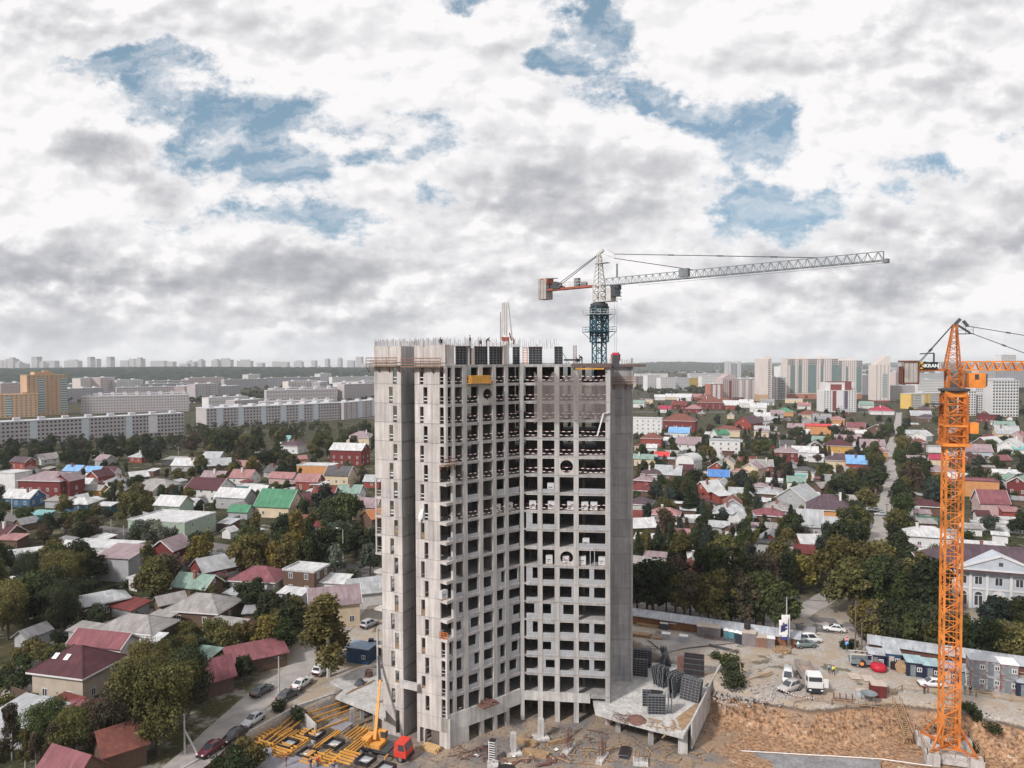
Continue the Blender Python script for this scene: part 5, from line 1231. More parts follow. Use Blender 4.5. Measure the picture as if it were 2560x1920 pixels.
hp(2286,1446,86,.5,3.6,'hip','F','b',0,'small blue grey annex with a plum roof and three white windows',wins=3)
# ------------------------------------------------------------ columned mansion by the street
def mansion():
    o=Vector((95.5,164.5,0)); yaw=R(-19); W,D,H_=31.0,13.0,8.5
    t=thing('mansion','white and blue grey two storey mansion with pediment, pilasters and a plum hipped roof','mansion',o,yaw)
    mb=MB(); mb.bx(0,0,0,W,D,H_); mb.build('wall',wmat('b'),t)
    rf=MB(); a=0.7; z=H_
    vs=[(-a,-a,z),(W+a,-a,z),(W+a,D+a,z),(-a,D+a,z),(7,D/2,z+4.6),(W-7,D/2,z+4.6)]
    rf.add(vs,[(0,1,5,4),(1,2,5),(2,3,4,5),(3,0,4),(3,2,1,0)]); roof=rf.build('roof',rmat('F'),t)
    cx_=14.2; pw=8.2; pd=MB(); pd.prism([(cx_-pw,-1.5),(cx_+pw,-1.5),(cx_+pw,3.0),(cx_-pw,3.0)],H_-.02,H_+.75)
    pd.build('pediment_base',rmat('F'),t)
    pd=MB(); pd.add([(cx_-pw,-1.3,H_+.76),(cx_+pw,-1.3,H_+.76),(cx_,-1.3,H_+3.9),(cx_-pw,5,H_+.76),(cx_+pw,5,H_+.76),(cx_,5.6,H_+3.9)],[(0,1,2),(1,4,5,2),(4,3,5),(3,0,2,5),(0,3,4,1)]); ped=pd.build('pediment',wmat('b'),t)
    e=MB(); e.bar((cx_-pw-.5,-1.45,H_+.66),(cx_,-1.45,H_+4.05),.3,.42); e.bar((cx_+pw+.5,-1.45,H_+.66),(cx_,-1.45,H_+4.05),.3,.42); e.bx(cx_-pw-.5,-1.6,H_+.5,cx_+pw+.5,-1.32,H_+.78); link('pediment_trim',e.mesh('pediment_trim',M_TRIM),ped)
    e=MB(); e.bx(cx_-.4,-1.36,H_+1.7,cx_+.4,-1.31,H_+2.5); link('attic_vent',e.mesh('attic_vent',M_STEEL),ped)
    e=MB(); e.bx(-a,-a-.1,H_-.3,W+a,-a+.05,H_-.02); e.bx(-.06,-.18,4.3,W+.06,-.01,4.65); e.bx(-a-.1,-a,H_-.3,-a+.05,D+a,H_-.02); e.build('cornice',M_TRIM,t)
    xs=[0.15,2.9,5.8,8.6,11.9,16.5,19.8,22.8,25.8,30.85]
    for x in xs:
        c=MB(); c.bx(x-.3,-.32,0,x+.3,-.005,H_-.3); c.build('pilaster',M_TRIM,t)
    for i in range(len(xs)-1):
        x=(xs[i]+xs[i+1])/2; window(t,x,-.01,5.4,0,1.6,1.9)
        if i!=4:
            w=MB(); w.k=0
            w.bx(x-.95,-.1,.6,x+.95,.02,3.0); w.prism([],0,0) if False else None
            for s in range(8):
                a0,a1=math.pi*s/8,math.pi*(s+1)/8
                w.add([(x,-.1,3.0),(x+.95*math.cos(a0),-.1,3.0+.95*math.sin(a0)),(x+.95*math.cos(a1),-.1,3.0+.95*math.sin(a1))],[(0,1,2)])
            wn=w.build('arched_window',M_TRIM,t)
            g=MB()
            for sx in (-1,1): g.bx(x+sx*.42-.34,-.13,.75,x+sx*.42+.34,-.105,2.9)
            for s in range(8):
                a0,a1=math.pi*s/8,math.pi*(s+1)/8; g.add([(x,-.13,3.05),(x+.75*math.cos(a0),-.13,3.05+.75*math.sin(a0)),(x+.75*math.cos(a1),-.13,3.05+.75*math.sin(a1))],[(0,1,2)])
            link('pane',g.mesh('pane',M_GLASS),wn)
    x=14.2; d=MB(); d.bx(x-1.35,-.2,.6,x+1.35,.0,3.1)
    for s in range(8):
        a0,a1=math.pi*s/8,math.pi*(s+1)/8; d.add([(x,-.2,3.1),(x+1.35*math.cos(a0),-.2,3.1+1.2*math.sin(a0)),(x+1.35*math.cos(a1),-.2,3.1+1.2*math.sin(a1))],[(0,1,2)])
    dr=d.build('door_surround',M_TRIM,t)
    d=MB(); d.bx(x-1.05,-.26,.6,x-.03,-.2,3.0); d.bx(x+.03,-.26,.6,x+1.05,-.2,3.0); link('door',d.mesh('door',mat('door_wood',(.42,.19,.045),.6,.15,2,'plank')),dr)
    s=MB()
    for i in range(4): s.bx(x-2.4-.3*i,-1.0-.38*i,0,x+2.4+.3*i,-.62-.38*i+.0,.6-.15*i)
    s.bx(x-2.4,-.62,0,x+2.4,-.21,.6); s.build('steps',M_CONC_GREY,t)
    HOUSES.append((t,o.x+13,o.y,16,('plum','blue grey','hip','mansion',400),True))
mansion()
# ------------------------------------------------------------ apartment houses and towers
def dark_windows(t,nx,nz,W,z0,dz,wid,hei,ybase=-0.03,skip=(),big=False,cols=None,mat_=None):
    xs=cols or [W*(i+.5)/nx for i in range(nx)]; cells=[(x,z0+dz*j) for j in range(nz) for x in xs]
    n=100 if big or len(cells)<=100 else 0; me=None
    if big:
        m=MB(); m.bx(-wid/2,ybase,0,wid/2,.02,hei); me=m.mesh('window',mat_ or M_GLASS)
    rng2=random.Random(len(cells)); idx=list(range(len(cells))); rng2.shuffle(idx)
    rest=MB()
    if n and not me: m=MB(); m.bx(-wid/2,ybase,0,wid/2,.02,hei); me=m.mesh('window',mat_ or M_GLASS)
    for k,i in enumerate(idx):
        x,z=cells[i]
        if k<n: link('window',me,t,(x,0,z))
        else: rest.bx(x-wid/2,ybase,z,x+wid/2,.02,z+hei)
    if rest.v:
        o=rest.build('small_windows',mat_ or M_GLASS,t); 
        if len(cells)>100: o['kind']='stuff'
AP={'pg':(0.40,0.365,0.375),'gr':(0.34,0.33,0.355),'bg':(0.60,0.535,0.51),'or':(0.47,0.315,0.20),'wh':(0.58,0.57,0.57),'pk':(0.46,0.38,0.375),'rd':(0.20,0.055,0.06),'ye':(0.62,0.42,0.12),'lg':(0.45,0.45,0.47),'br':(0.36,0.16,0.12)}
def amat(c): return mat('facade_'+c if False else {'pg':'facade_pinkish_grey','gr':'facade_grey','bg':'facade_beige','or':'facade_orange','wh':'facade_white','pk':'facade_pale_pink','rd':'facade_dark_red','ye':'facade_yellow','lg':'facade_light_grey','br':'facade_brick'}[c],AP[c],.9,.07,.15)
M_PANEL=mat('panel_blue',(0.48,0.53,0.575),.8,.06,.3); M_TEALG=mat('teal_glazing',(0.15,0.205,0.205),.3,.2,.4,spec=.5); M_BALC=mat('balcony_white',(0.60,0.60,0.61),.7,.08,.5)
M_FARG=mat('far_glass',(0.12,0.125,0.14),.3,.15,.3)
def block(label,uL,uR,vt,y0,c,y1=None,depth=13,storeys=9,bays=10,big=False,roofbits=2,name='apartment_block',win=(1.35,1.25),zt=None,group=None,cols=None,skirt=None,balc=0):
    y1=y1 if y1 is not None else y0
    A=atd(uL,905,y0); B=atd(uR,905,y1); e=Vector((B.x-A.x,B.y-A.y)); W=e.length; yaw=math.atan2(e.y,e.x)
    H_=zt or atd((uL+uR)/2,vt,(y0+y1)/2).z
    t=thing(name,label,'apartment building' if name!='office_tower' else 'tower block',(A.x,A.y,0),yaw,group)
    mb=MB(); mb.bx(0,0,0,W,depth,H_); mb.build('wall',amat(c),t)
    if roofbits:
        rb=MB(); rb.bx(-.2,-.2,H_,W+.2,depth+.2,H_+.5)
        for i in range(roofbits): rb.bx(W*(i+.4)/roofbits,depth*.3,H_+.5,W*(i+.4)/roofbits+min(4,W*.3/roofbits),depth*.7,H_+2.4)
        rb.build('roof',amat('lg') if c!='or' else amat(c),t)
    dz=H_/storeys
    dark_windows(t,bays,storeys,W,dz*.35,dz,min(win[0],W/bays*.62),min(win[1],dz*.55),big=big,cols=cols,mat_=M_GLASS if big else M_FARG)
    if skirt: s=MB(); s.bx(-.1,-.1,0,W+.1,depth+.1,H_*skirt[1]); s.build('lower_storeys',amat(skirt[0]),t)
    if balc:
        b=MB()
        for j in range(1,storeys):
            for i in range(balc): x=W*(i+.5)/balc; b.bx(x-W/balc*.28,-.9,dz*j,x+W/balc*.28,-.045,dz*j+1.0)
        o=b.build('balconies',M_BALC,t)
        if balc*storeys>60: o['kind']='stuff'
    return t,W,H_,dz
def stripe(t,W,f0,f1,z0,z1,m,name='glazed_strip',yb=-.12,lines=0):
    s=MB(); s.bx(W*f0,yb,z0,W*f1,-.046,z1); o=s.build(name,m,t)
    if lines:
        l=MB()
        for i in range(lines): z=z0+(z1-z0)*(i+.5)/lines; l.bx(W*f0,yb-.05,z-.35,W*f1,yb-.005,z+.35)
        link('spandrel',l.mesh('spandrel',M_BALC),o)
dtop=lambda h,v:(56-h)*1800/(v-905)
# long grey slabs at left
t,W,H_,dz=block('long grey panel apartment slab at far left, nearest one behind the dark tree row',-60,458,0,dtop(16.5,1055),'pg',dtop(16.5,1031),13,6,52,True,9,zt=16.5)
for f in (.03,.22,.46,.68): stripe(t,W,f,f+.035,.5,16.3,M_PANEL,'blind_panel')
stripe(t,W,.80,.85,3,16,M_BALC,'balcony_stack',lines=0)
t,W,H_,dz=block('grey pink apartment slab with pale blue vertical bands, left of the tower',514,848,0,dtop(16.5,1020),'pg',dtop(16.5,1006),26,6,44,True,10,zt=16.5)
for u in (537,586,640,690,736,775): 
    f=(u-514)/(848-514); stripe(t,W,f,f+.04,.3,16.4,M_PANEL,'blind_panel')
t,W,H_,dz=block('shorter apartment slab with pale bands, close to the left edge of the tower',858,955,0,dtop(16.5,1006),'pg',dtop(16.5,998),14,6,8,True,3,zt=16.5)
for u in (893,927): f=(u-858)/97; stripe(t,W,f,f+.10,.3,16.4,M_PANEL,'blind_panel')
t,W,H_,dz=block('tall orange brick apartment tower with glazed balconies at far left',66,167,938,760,'or',790,20,16,9,False,1,'apartment_tower',balc=0)
for a,b in ((.26,.43),(.82,1.0)): stripe(t,W,a,b,3,H_-3,M_TEALG,lines=15)
mb=MB(); 
for j in range(12): mb.bx(W*.53,-.5,dz*(j+2.5),W*.70,-.046,dz*(j+2.5)+.9)
mb.build('balconies',amat('or'),t)
mb=MB(); mb.bx(W*.2,2,H_,W*.66,14,H_+3.6); mb.bx(W*.45,5,H_+3.6,W*.55,10,H_+5); mb.build('roof_storey',amat('or'),t)
t,W,H_,dz=block('lower orange apartment wing at the left edge, beside the orange tower',-40,92,987,735,'or',760,18,9,11,False,2)
stripe(t,W,.38,.5,2,H_-2,M_TEALG,lines=8)
FARL=[(200,256,945,1180,'bg',9),(250,287,944,1210,'pk',9),(290,357,950,1250,'wh',9),(165,258,971,1020,'gr',6),(200,470,990,800,'pg',6),(230,470,984,850,'pk',5),(290,462,968,1060,'pg',6),(335,475,960,1300,'gr',6),(460,475,965,1100,'pk',6),
(487,549,960,1010,'pg',9),(549,600,965,1060,'gr',7),(0,64,958,1000,'pk',7),(620,650,936,1750,'wh',12),(800,828,934,1750,'wh',12),(665,842,975,880,'pg',5),(675,842,970,930,'pk',5),(720,800,953,1200,'bg',8),(800,820,955,1190,'gr',8),(853,895,956,1050,'wh',8),(895,945,954,1070,'bg',8),(560,670,948,1500,'gr',5),(470,560,944,1700,'pk',5),(665,800,944,1600,'gr',6),(830,940,942,1650,'wh',6),(520,620,993,820,'wh',2),(585,660,1000,790,'pg',3),(650,835,1003,760,'pk',3),(370,480,952,1500,'pg',5),(100,200,962,1250,'gr',6),(860,940,960,980,'pg',7)]
for i,(a,b,v,y,c,s) in enumerate(FARL):
    block(None,a,b,v,y,c,y*1.05,14,s,max(3,int((b-a)/7)),False,max(1,(b-a)//30),balc=(2 if s>7 else 0))
# high-rises at right
t,W,H_,dz=block('wide beige high-rise complex with green glazed bands and stepped roofs, right skyline',1967,2096,897,1060,'bg',1060,22,22,22,False,0,'high_rise',win=(1.6,1.3),skirt=('br',.13))
for a,b in ((1977,1987),(1996,2004),(2020,2041),(2053,2058),(2079,2096)): stripe(t,W,(a-1967)/129,(b-1967)/129,9,H_-9,M_TEALG,yb=-.4)
mb=MB()
for a,b in ((1996,2015),(2053,2072)): mb.bx(W*(a-1967)/129,4,H_,W*(b-1967)/129,16,H_+3.4)
mb.bx(0,0,H_,W,22,H_+.6); mb.build('roof_storey',amat('bg'),t)
mb=MB()
for z in (H_-2.2,H_-5,H_-7.8):
    for a,b in ((1970,1986),(1996,2005),(2020,2042),(2053,2060),(2079,2094)): mb.bx(W*(a-1967)/129,-.5,z,W*(b-1967)/129,-.4,z+1.1)
mb.build('top_balconies',M_FARG,t)
t,W,H_,dz=block('right wing of the beige high-rise complex, one step lower',2096.5,2156,901,1060.5,'bg',1060.5,22,21,11,False,0,'high_rise',win=(1.6,1.3),skirt=('br',.13))
for a,b in ((2097,2103),(2115,2119),(2141,2154)): stripe(t,W,(a-2096)/60,(b-2096)/60,9,H_-9,M_TEALG,yb=-.4)
mb=MB(); mb.bx(W*.3,4,H_,W*.62,16,H_+3.2); mb.build('roof_storey',amat('bg'),t)
mb=MB()
for z in (H_-2.2,H_-5,H_-7.8):
    for a,b in ((2097,2104),(2141,2155)): mb.bx(W*(a-2096)/60,-.5,z,min(W,W*(b-2096)/60),-.4,z+1.1)
mb.build('top_balconies',M_FARG,t)
t,W,H_,dz=block('slim beige high-rise with a blank wall and an orange foot',1898,1921,897,1000,'bg',1000,18,20,1,False,0,'high_rise',win=(.3,.3),skirt=('or',.16))
mb=MB(); mb.bx(W*.55,2,H_,W+5.5,16,H_+2.6); mb.build('roof_storey',amat('bg'),t)
mb=MB(); mb.bx(W+.02,1.5,0,W+5.6,16,H_); mb.build('rear_wing',amat('bg'),t)
mb=MB()
for j in range(20): mb.bx(W+1.2,1.42,dz*j+1,W+4.6,1.47,dz*j+2.3)
mb.build('balconies',M_FARG,t)
t,W,H_,dz=block('beige high-rise with a stepped top left of the orange crane',2188,2226,912,960,'bg',960,18,20,4,False,0,'high_rise',win=(1.4,1.2),skirt=('rd',.06))
mb=MB()
for i in range(5): mb.bx(W*(.12+.15*i),1,H_+2.3*i,W,16,H_+2.3*(i+1)-.02)
mb.build('stepped_top',amat('bg'),t); stripe(t,W,.5,.82,6,H_-12,M_TEALG,lines=14)
t,W,H_,dz=block('white block with dark red bands and a dark red top, in front of the high-rises',2060,2142,976,790,'wh',790,18,11,12,False,0,'tower_block',win=(1.3,1.3))
for a,b,m in ((.27,.38,amat('rd')),(.64,.74,mat('facade_violet',(.10,.085,.13),.6,.1,.3))): stripe(t,W,a,b,1,H_-.5,m,'coloured_band')
stripe(t,W,.42,.6,6,H_,M_BALC,'balcony_stack',lines=8)
mb=MB(); mb.bx(W*.25,6,H_,W*.92,17,H_+9); mb.bx(W*.25,18,0,W*1.17,30,H_+8.5); mb.build('rear_tower',amat('wh'),t)
mb=MB(); mb.bx(W*.28,5.7,H_,W*.62,5.98,H_+6.5); mb.bx(W*.72,5.7,H_,W*.92,5.98,H_+9); mb.bx(W*.24,5.6,H_+9,W*.93,17.2,H_+9.6); mb.build('red_top',amat('rd'),t)
t,W,H_,dz=block('grey concrete office tower with vertical ribs and two roof blocks',1818,1853,908,1500,'lg',1500,20,16,5,False,0,'office_tower',win=(1,1))
mb=MB(); mb.bx(0,0,H_,W*.28,15,H_+4); mb.bx(W*.74,0,H_,W,15,H_+4); mb.build('roof_block',amat('lg'),t)
for i in range(5): stripe(t,W,.3+.085*i,.345+.085*i,4,H_-1,M_FARG,'rib_glazing')
t,W,H_,dz=block('slim arched pale lilac block left of the pink apartment house',1807,1846,948,1010,'pk',1020,16,14,8,False,0,'tower_block')
mb=MB()
for i in range(4): mb.bx(W*(.12*i),2,H_+1.7*i,W*(1-.10*i),14,H_+1.7*(i+1))
mb.build('stepped_top',amat('pk'),t); stripe(t,W,.42,.56,2,H_-2,amat('rd'),'coloured_band')
t,W,H_,dz=block('brick red apartment house with white balcony rows, below the lilac block',1776,1808,960,985,'br',990,14,9,4,False,1); stripe(t,W,.2,.42,2,H_-1,M_BALC,'balcony_stack',lines=8); stripe(t,W,.56,.78,2,H_-1,M_BALC,'balcony_stack',lines=8)
t,W,H_,dz=block('pale pink apartment house with white balcony stacks, left of the slim beige high-rise',1846,1899,948,1020,'pk',1030,14,13,9,False,2)
for a in (.05,.36,.68): stripe(t,W,a,a+.12,2,H_-1,M_BALC,'balcony_stack',lines=11)
t,W,H_,dz=block('beige apartment house with long dark balcony rows, between the high-rises',1927,1967,944,1035,'bg',1035,14,13,5,False,2); stripe(t,W,.45,.9,2,H_-1,M_FARG,'balcony_stack',lines=12)
t,W,H_,dz=block('yellow and white apartment house with balcony stripes, behind the orange crane',2278,2368,984,830,'ye',850,14,9,10,False,1)
for a,b in ((.06,.28),(.30,.36),(.55,.78)): stripe(t,W,a,b,1,H_-1,M_BALC,'balcony_stack',lines=0); 
for a,b in ((.06,.28),(.55,.78)):
    mb=MB()
    for j in range(8): mb.bx(W*a+.3,-.2,dz*j+dz*.9,W*b-.3,-.13,dz*j+dz*1.3)
    mb.build('balcony_glazing',M_FARG,t)
def grid_tower(label,uL,uR,vt,y,nx,nz,dep=16):
    A=atd(uL,905,y); B=atd(uR,905,y); W=B.x-A.x; H_=atd(uL,vt,y).z; t=thing('tower_block',label,'tower block',(A.x,A.y,0),R(-3))
    mb=MB(); mb.bx(0,0,0,W,dep,H_); mb.build('wall',amat('wh'),t)
    mb=MB(); 
    for j in range(nz):
        for i in range(nx): mb.bx(W*(i+.2)/nx,-.04,H_*(j+.2)/nz,W*(i+.8)/nx,.02,H_*(j+.78)/nz)
    o=mb.build('small_windows',M_GLASS,t); o['kind']='stuff'
    mb=MB(); mb.bx(W*.1,3,H_,W*.9,dep-3,H_+2.6); mb.bx(-.3,-.3,H_,W+.3,dep+.3,H_+.7); mb.build('roof_storey',amat('lg'),t)
grid_tower('white tower block with a grid of dark square windows, right of the orange crane',2483,2546,952,715,9,12)
grid_tower('narrow white and dark grid tower, just right of the crane cage',2416,2441,978,730,4,10)
grid_tower('pale tower block between the two grid towers',2443,2477,988,735,7,9)
RT=[(2447,2489,906,1300,'lg',18,'pale grey high-rise with a dark top, behind the crane jib'),(2489,2575,908,1350,'gr',18,'wide grey glass high-rise at the right edge behind the jib'),(2503,2540,888,1700,'wh',20,'far white and blue tower above the crane jib'),(2352,2376,908,1700,'lg',14,'far grey tower just left of the crane apex'),
(2240,2256,930,1300,'pk',12,'pale pink block behind the crane counterweight'),(2256,2292,908,1900,'gr',12,'far grey block behind the crane sign'),(2290,2372,934,1150,'lg',10,'long grey apartment block left of the crane turret'),(2295,2370,950,1000,'wh',8,'long white balcony block below the grey one'),(2235,2340,964,1000,'pg',6,'low grey balcony block behind the trees'),(2156,2188,938,1180,'gr',9,'grey panel block between beige complex and stepped high-rise'),
(2440,2482,950,900,'wh',12,'white striped block left of the big grid tower'),(1952,1970,916,1300,'wh',14,'slim white tower peeking out left of the beige complex'),
(1590,1620,941,1500,'gr',5,'dark grey hall at the right edge of the tower'),(1619,1652,938,1380,'wh',7,'white office block with a hip roof, right of the tower'),(1652,1690,944,1320,'wh',6,'white building with a tall glass bay'),(1675,1723,945,1350,'lg',4,'pale windowless hall with dark slits'),(1723,1745,945,1400,'ye',3,'small pale yellow hall on the far plain'),(1755,1812,941,1450,'wh',4,'long white banded building on the far plain'),(1724,1818,933,1900,'lg',4,'long low grey factory hall under the hills'),(1590,1670,934,2100,'wh',3,'far white hall under the wooded hill'),(1853,1900,944,1700,'lg',3,'low far hall right of the ribbed office tower')]
for a,b,v,y,c,s,l in RT: block(l,a,b,v,y,c,y*1.01,14,s,max(3,int((b-a)/5)),False,1,'office_building' if s<8 and y>1300 else 'apartment_block')
# far skyline
M_FAR=mat('far_block',(0.40,0.39,0.405),.9,.12,.01)
G='hazy high-rises along the horizon'; u=-10
while u<935:
    w=rng.choice((8,10,14,16,20,34)); v=rng.choice((892,897,901,904,907,909)) if w<30 else rng.choice((899,902,905)); y=rng.uniform(4700,5600)
    A=atd(u,v,y); B=atd(u+w,v,y); mb=MB(); mb.bx(0,0,0,B.x-A.x,60,A.z-18)
    if rng.random()<.5: mb.bx((B.x-A.x)*.2,10,A.z-18,(B.x-A.x)*.8,40,A.z-18+9)
    o=mb.build('far_high_rise',M_FAR,None,(A.x,A.y,18)); tag(o,'pale hazy high-rise on the horizon beyond the wooded ridge','high-rise',G)
    u+=w+rng.choice((-6,-2,2,6,16,24))
for u,w,v in ((1700,20,930),(1740,14,928),(2160,14,924),(1880,24,930),(2230,12,918)):
    y=3600; A=atd(u,v,y); B=atd(u+w,v,y); mb=MB(); mb.bx(0,0,0,B.x-A.x,40,A.z); o=mb.build('far_high_rise',M_FAR,None,(A.x,A.y,0)); tag(o,'pale far block on the plain below the right hand hills','high-rise','far blocks below the hills')
# big wheel far off
p=atd(1793,950,2300); fw_=thing('observation_wheel','thin pale observation wheel on the horizon, left of the ribbed office tower','ferris wheel',(p.x,p.y,0)); mb=MB()
zc=atd(1793,921,2300).z; 
for s in range(24):
    a0,a1=2*math.pi*s/24,2*math.pi*(s+1)/24; mb.bar((9*math.cos(a0),0,zc+9*math.sin(a0)),(9*math.cos(a1),0,zc+9*math.sin(a1)),1.0)
mb.build('rim',M_FAR,fw_); mb=MB(); mb.bar((-7,0,0),(0,0,zc),1.4); mb.bar((7,0,0),(0,0,zc),1.4); mb.build('leg',M_FAR,fw_)
# ------------------------------------------------------------ trees
M_LEAF=mat('foliage',(0.04,0.05,0.02),.9,.25,.5,'leaf',obcol=True,spec=.1)
M_BIRCHB=mat('birch_bark',(0.42,0.40,0.38),.9,.3,3)
def leafcloud(mb,blobs,n,s,rs,flat=0.0,droop=0.0):
    tot=sum(b[3]*b[3] for b in blobs)
    for (bx,by,bz,br,sq) in blobs:
        k=int(n*br*br/tot)
        for _ in range(k):
            d=np.array([rs.gauss(0,1) for _ in range(3)]); d/=np.linalg.norm(d)+1e-9
            r=br*(rs.random()**0.30)*(1+0.18*math.sin(d[0]*7+bx*3)*math.sin(d[1]*6+by*2)*1.3)
            c=(bx+d[0]*r,by+d[1]*r,bz+d[2]*r*sq-droop*rs.random()*br)
            nrm=d*0.7+np.array([rs.gauss(0,.55) for _ in range(3)])+np.array((0,0,.35)); nrm/=np.linalg.norm(nrm)
            a=np.cross(nrm,(rs.gauss(0,1),rs.gauss(0,1),rs.gauss(0,1))); a/=np.linalg.norm(a)+1e-9; b=np.cross(nrm,a)
            q_=s*rs.uniform(.6,1.5); a*=q_; b*=q_*rs.uniform(.5,.9); c=np.array(c)
            mb.add([tuple(c-a),tuple(c-b*.8+a*.2),tuple(c+a),tuple(c+b)],[(0,1,2,3)])
SPEC={}
def make_species(key,h,cr,n,s,seed,kind):
    rs=random.Random(seed); cr_mb=MB(); tr=MB()
    if kind=='broad':
        bl=[]; 
        for i in range(18 if n>9000 else 11):
            a=rs.uniform(0,6.28); rr=cr*rs.uniform(.25,.70); z=h*rs.uniform(.34,.86); bl.append((math.cos(a)*rr,math.sin(a)*rr,z,cr*rs.uniform(.20,.46),.85))
        bl.append((0,0,h*.86,cr*.42,.9)); bl.append((0,0,h*.58,cr*.6,.9)); leafcloud(cr_mb,bl,n,s,rs)
        tr.tube((0,0,-.2),(0.1,0,h*.3),.028*h,.02*h,7); tr.tube((.1,0,h*.3),(0,.1,h*.75),.02*h,.008*h,6)
        for b in bl[:6]: tr.tube((.1,0,h*rs.uniform(.28,.45)),(b[0]*.85,b[1]*.85,b[2]),.010*h,.003*h,5)
    elif kind=='birch':
        bl=[]
        for i in range(14):
            a=rs.uniform(0,6.28); z=h*rs.uniform(.30,.93); rr=cr*rs.uniform(.2,.6)*(1.1-z/h*.6); bl.append((math.cos(a)*rr,math.sin(a)*rr,z,cr*rs.uniform(.22,.36),1.3))
        leafcloud(cr_mb,bl,n,s,rs,droop=.6); tr.tube((0,0,-.2),(.15,0,h*.5),.016*h,.011*h,7); tr.tube((.15,0,h*.5),(0,0,h*.92),.011*h,.003*h,5)
        for b in bl[:8]: tr.tube((.1,0,b[2]*.75),(b[0],b[1],b[2]),.006*h,.002*h,4)
    elif kind=='spruce':
        N=n
        for _ in range(N):
            z=h*(.06+.94*rs.random()**1.25); r=cr*(1-z/h)*(.35+.65*rs.random()**.5)*(1+.25*math.sin(z*5.5)); a=rs.uniform(0,6.28); c=np.array((math.cos(a)*r,math.sin(a)*r,z-r*.25))
            o=np.array((math.cos(a),math.sin(a),-.35)); b=np.array((-math.sin(a),math.cos(a),rs.gauss(0,.3))); q_=s*rs.uniform(.7,1.4)
            cr_mb.add([tuple(c-o*q_*.6),tuple(c-b*q_*.5),tuple(c+o*q_),tuple(c+b*q_*.5)],[(0,1,2,3)])
        tr.tube((0,0,-.2),(0,0,h*.95),.02*h,.004*h,6)
    elif kind=='bush':
        bl=[(rs.uniform(-.5,.5)*cr,rs.uniform(-.5,.5)*cr,h*rs.uniform(.3,.6),cr*rs.uniform(.45,.7),h/cr*.7) for _ in range(5)]; leafcloud(cr_mb,bl,n,s,rs)
        for b in bl: tr.tube((0,0,-.1),(b[0],b[1],b[2]),.04,.02,4)
    elif kind=='poplar':
        bl=[(rs.uniform(-.2,.2)*cr,rs.uniform(-.2,.2)*cr,h*z,cr*(.75-.5*abs(z-.45)),1.3) for z in (.2,.32,.44,.56,.68,.8,.9)]; leafcloud(cr_mb,bl,n,s,rs); tr.tube((0,0,-.2),(0,0,h*.9),.022*h,.004*h,6)
    SPEC[key]=(cr_mb.mesh('crown',M_LEAF),tr.mesh('trunk',M_BIRCHB if kind=='birch' else M_BARK),h,cr,kind)
for i in range(4): make_species('A%d'%i,9,4.2,3000,.30,10+i,'broad')
for i in range(2): make_species('N%d'%i,12,5.4,15000,.155,20+i,'broad')       # for the nearest trees
for i in range(2): make_species('B%d'%i,11,3.4,2600,.26,30+i,'birch')
make_species('NB',13,3.6,6500,.19,40,'birch')
for i in range(2): make_species('S%d'%i,10,2.6,1700,.5,50+i,'spruce')
for i in range(3): make_species('U%d'%i,3,2.2,650,.24,60+i,'bush')
make_species('P0',11,2.2,1800,.3,70,'poplar')
COL={'dark':('dark green',(0.041,0.052,0.026)),'green':('green',(0.064,0.081,0.031)),'olive':('olive green',(0.115,0.103,0.039)),'yellow':('yellowing',(0.172,0.138,0.039)),'brown':('rust tinged',(0.094,0.074,0.051)),'silver':('silvery green',(0.109,0.121,0.094)),'bluish':('bluish dark green',(0.044,0.056,0.047))}
TREES=[]
KIND={'broad':('tree','leafy tree'),'birch':('birch_tree','birch'),'spruce':('spruce_tree','spruce'),'bush':('shrub','shrub'),'poplar':('poplar_tree','poplar')}
def tree(x,y,h,key,col,label=None,force=False,wide=1.0):
    c,tr,h0,cr,kd=SPEC[key]; s=h/h0
    if kd=='spruce' and col not in('dark','bluish'): col='bluish'
    nm,cat=KIND[kd] if not (kd=='broad' and h<7.7) else ('garden_tree','garden tree')
    t=thing(nm,label,cat,(x,y,0),rng.uniform(0,6.28)); t.scale=(s*wide*rng.uniform(.9,1.12),s*wide*rng.uniform(.9,1.12),s)
    k=rng.uniform(.8,1.25); cc=COL[col][1]
    o=link('crown',c,t); o.color=(cc[0]*k*rng.uniform(.92,1.08),cc[1]*k,cc[2]*k,1); link('trunk',tr,t)
    TREES.append((t,x,y,cr*s,(COL[col][0],cat,h),label)); return t
HEROPX=[]
for (t,x,y,r,d,ex) in HOUSES:
    if isinstance(ex,str):
        hh=max(4.0,d[4]**.5*.5); q_=px((x,y,4.5)); HEROPX.append((q_[0],q_[1],y,r*1800/y))
def covers(x,y,h,cr):
    u,vb=px((x,y,0)); vt=px((x,y,h))[1]; w=cr*1800/y*.8
    for a,b,yy,rp in HEROPX:
        if yy>y-1 and abs(a-u)<w+rp*.42 and vt-rp*.02<b+rp*.16 and b<vb: return True
    return False
def free(x,y,rad):
    for (t,a,b,r,d,e) in HOUSES:
        if (a-x)**2+(b-y)**2<(r*.82+rad*.55)**2: return False
    for (t,a,b,r,d,e) in TREES:
        if (a-x)**2+(b-y)**2<((r+rad)*.42)**2: return False
    return True
def on_road(x,y,m=5.0):
    for P,w in ((STREET,5.0),(LANE,3.6),(SIDE,4.2)):
        for a,b in zip(P[:-1],P[1:]):
            ex_,ey=b[0]-a[0],b[1]-a[1]; t=max(0,min(1,((x-a[0])*ex_+(y-a[1])*ey)/(ex_*ex_+ey*ey)))
            if math.hypot(x-a[0]-t*ex_,y-a[1]-t*ey)<w+m-3: return True
    return False
def insite(x,y): return -39<x<75 and 80<y<160 and (y<150-.375*(x-68)-6 if x>20 else True) and not (x<-34 and y<100)
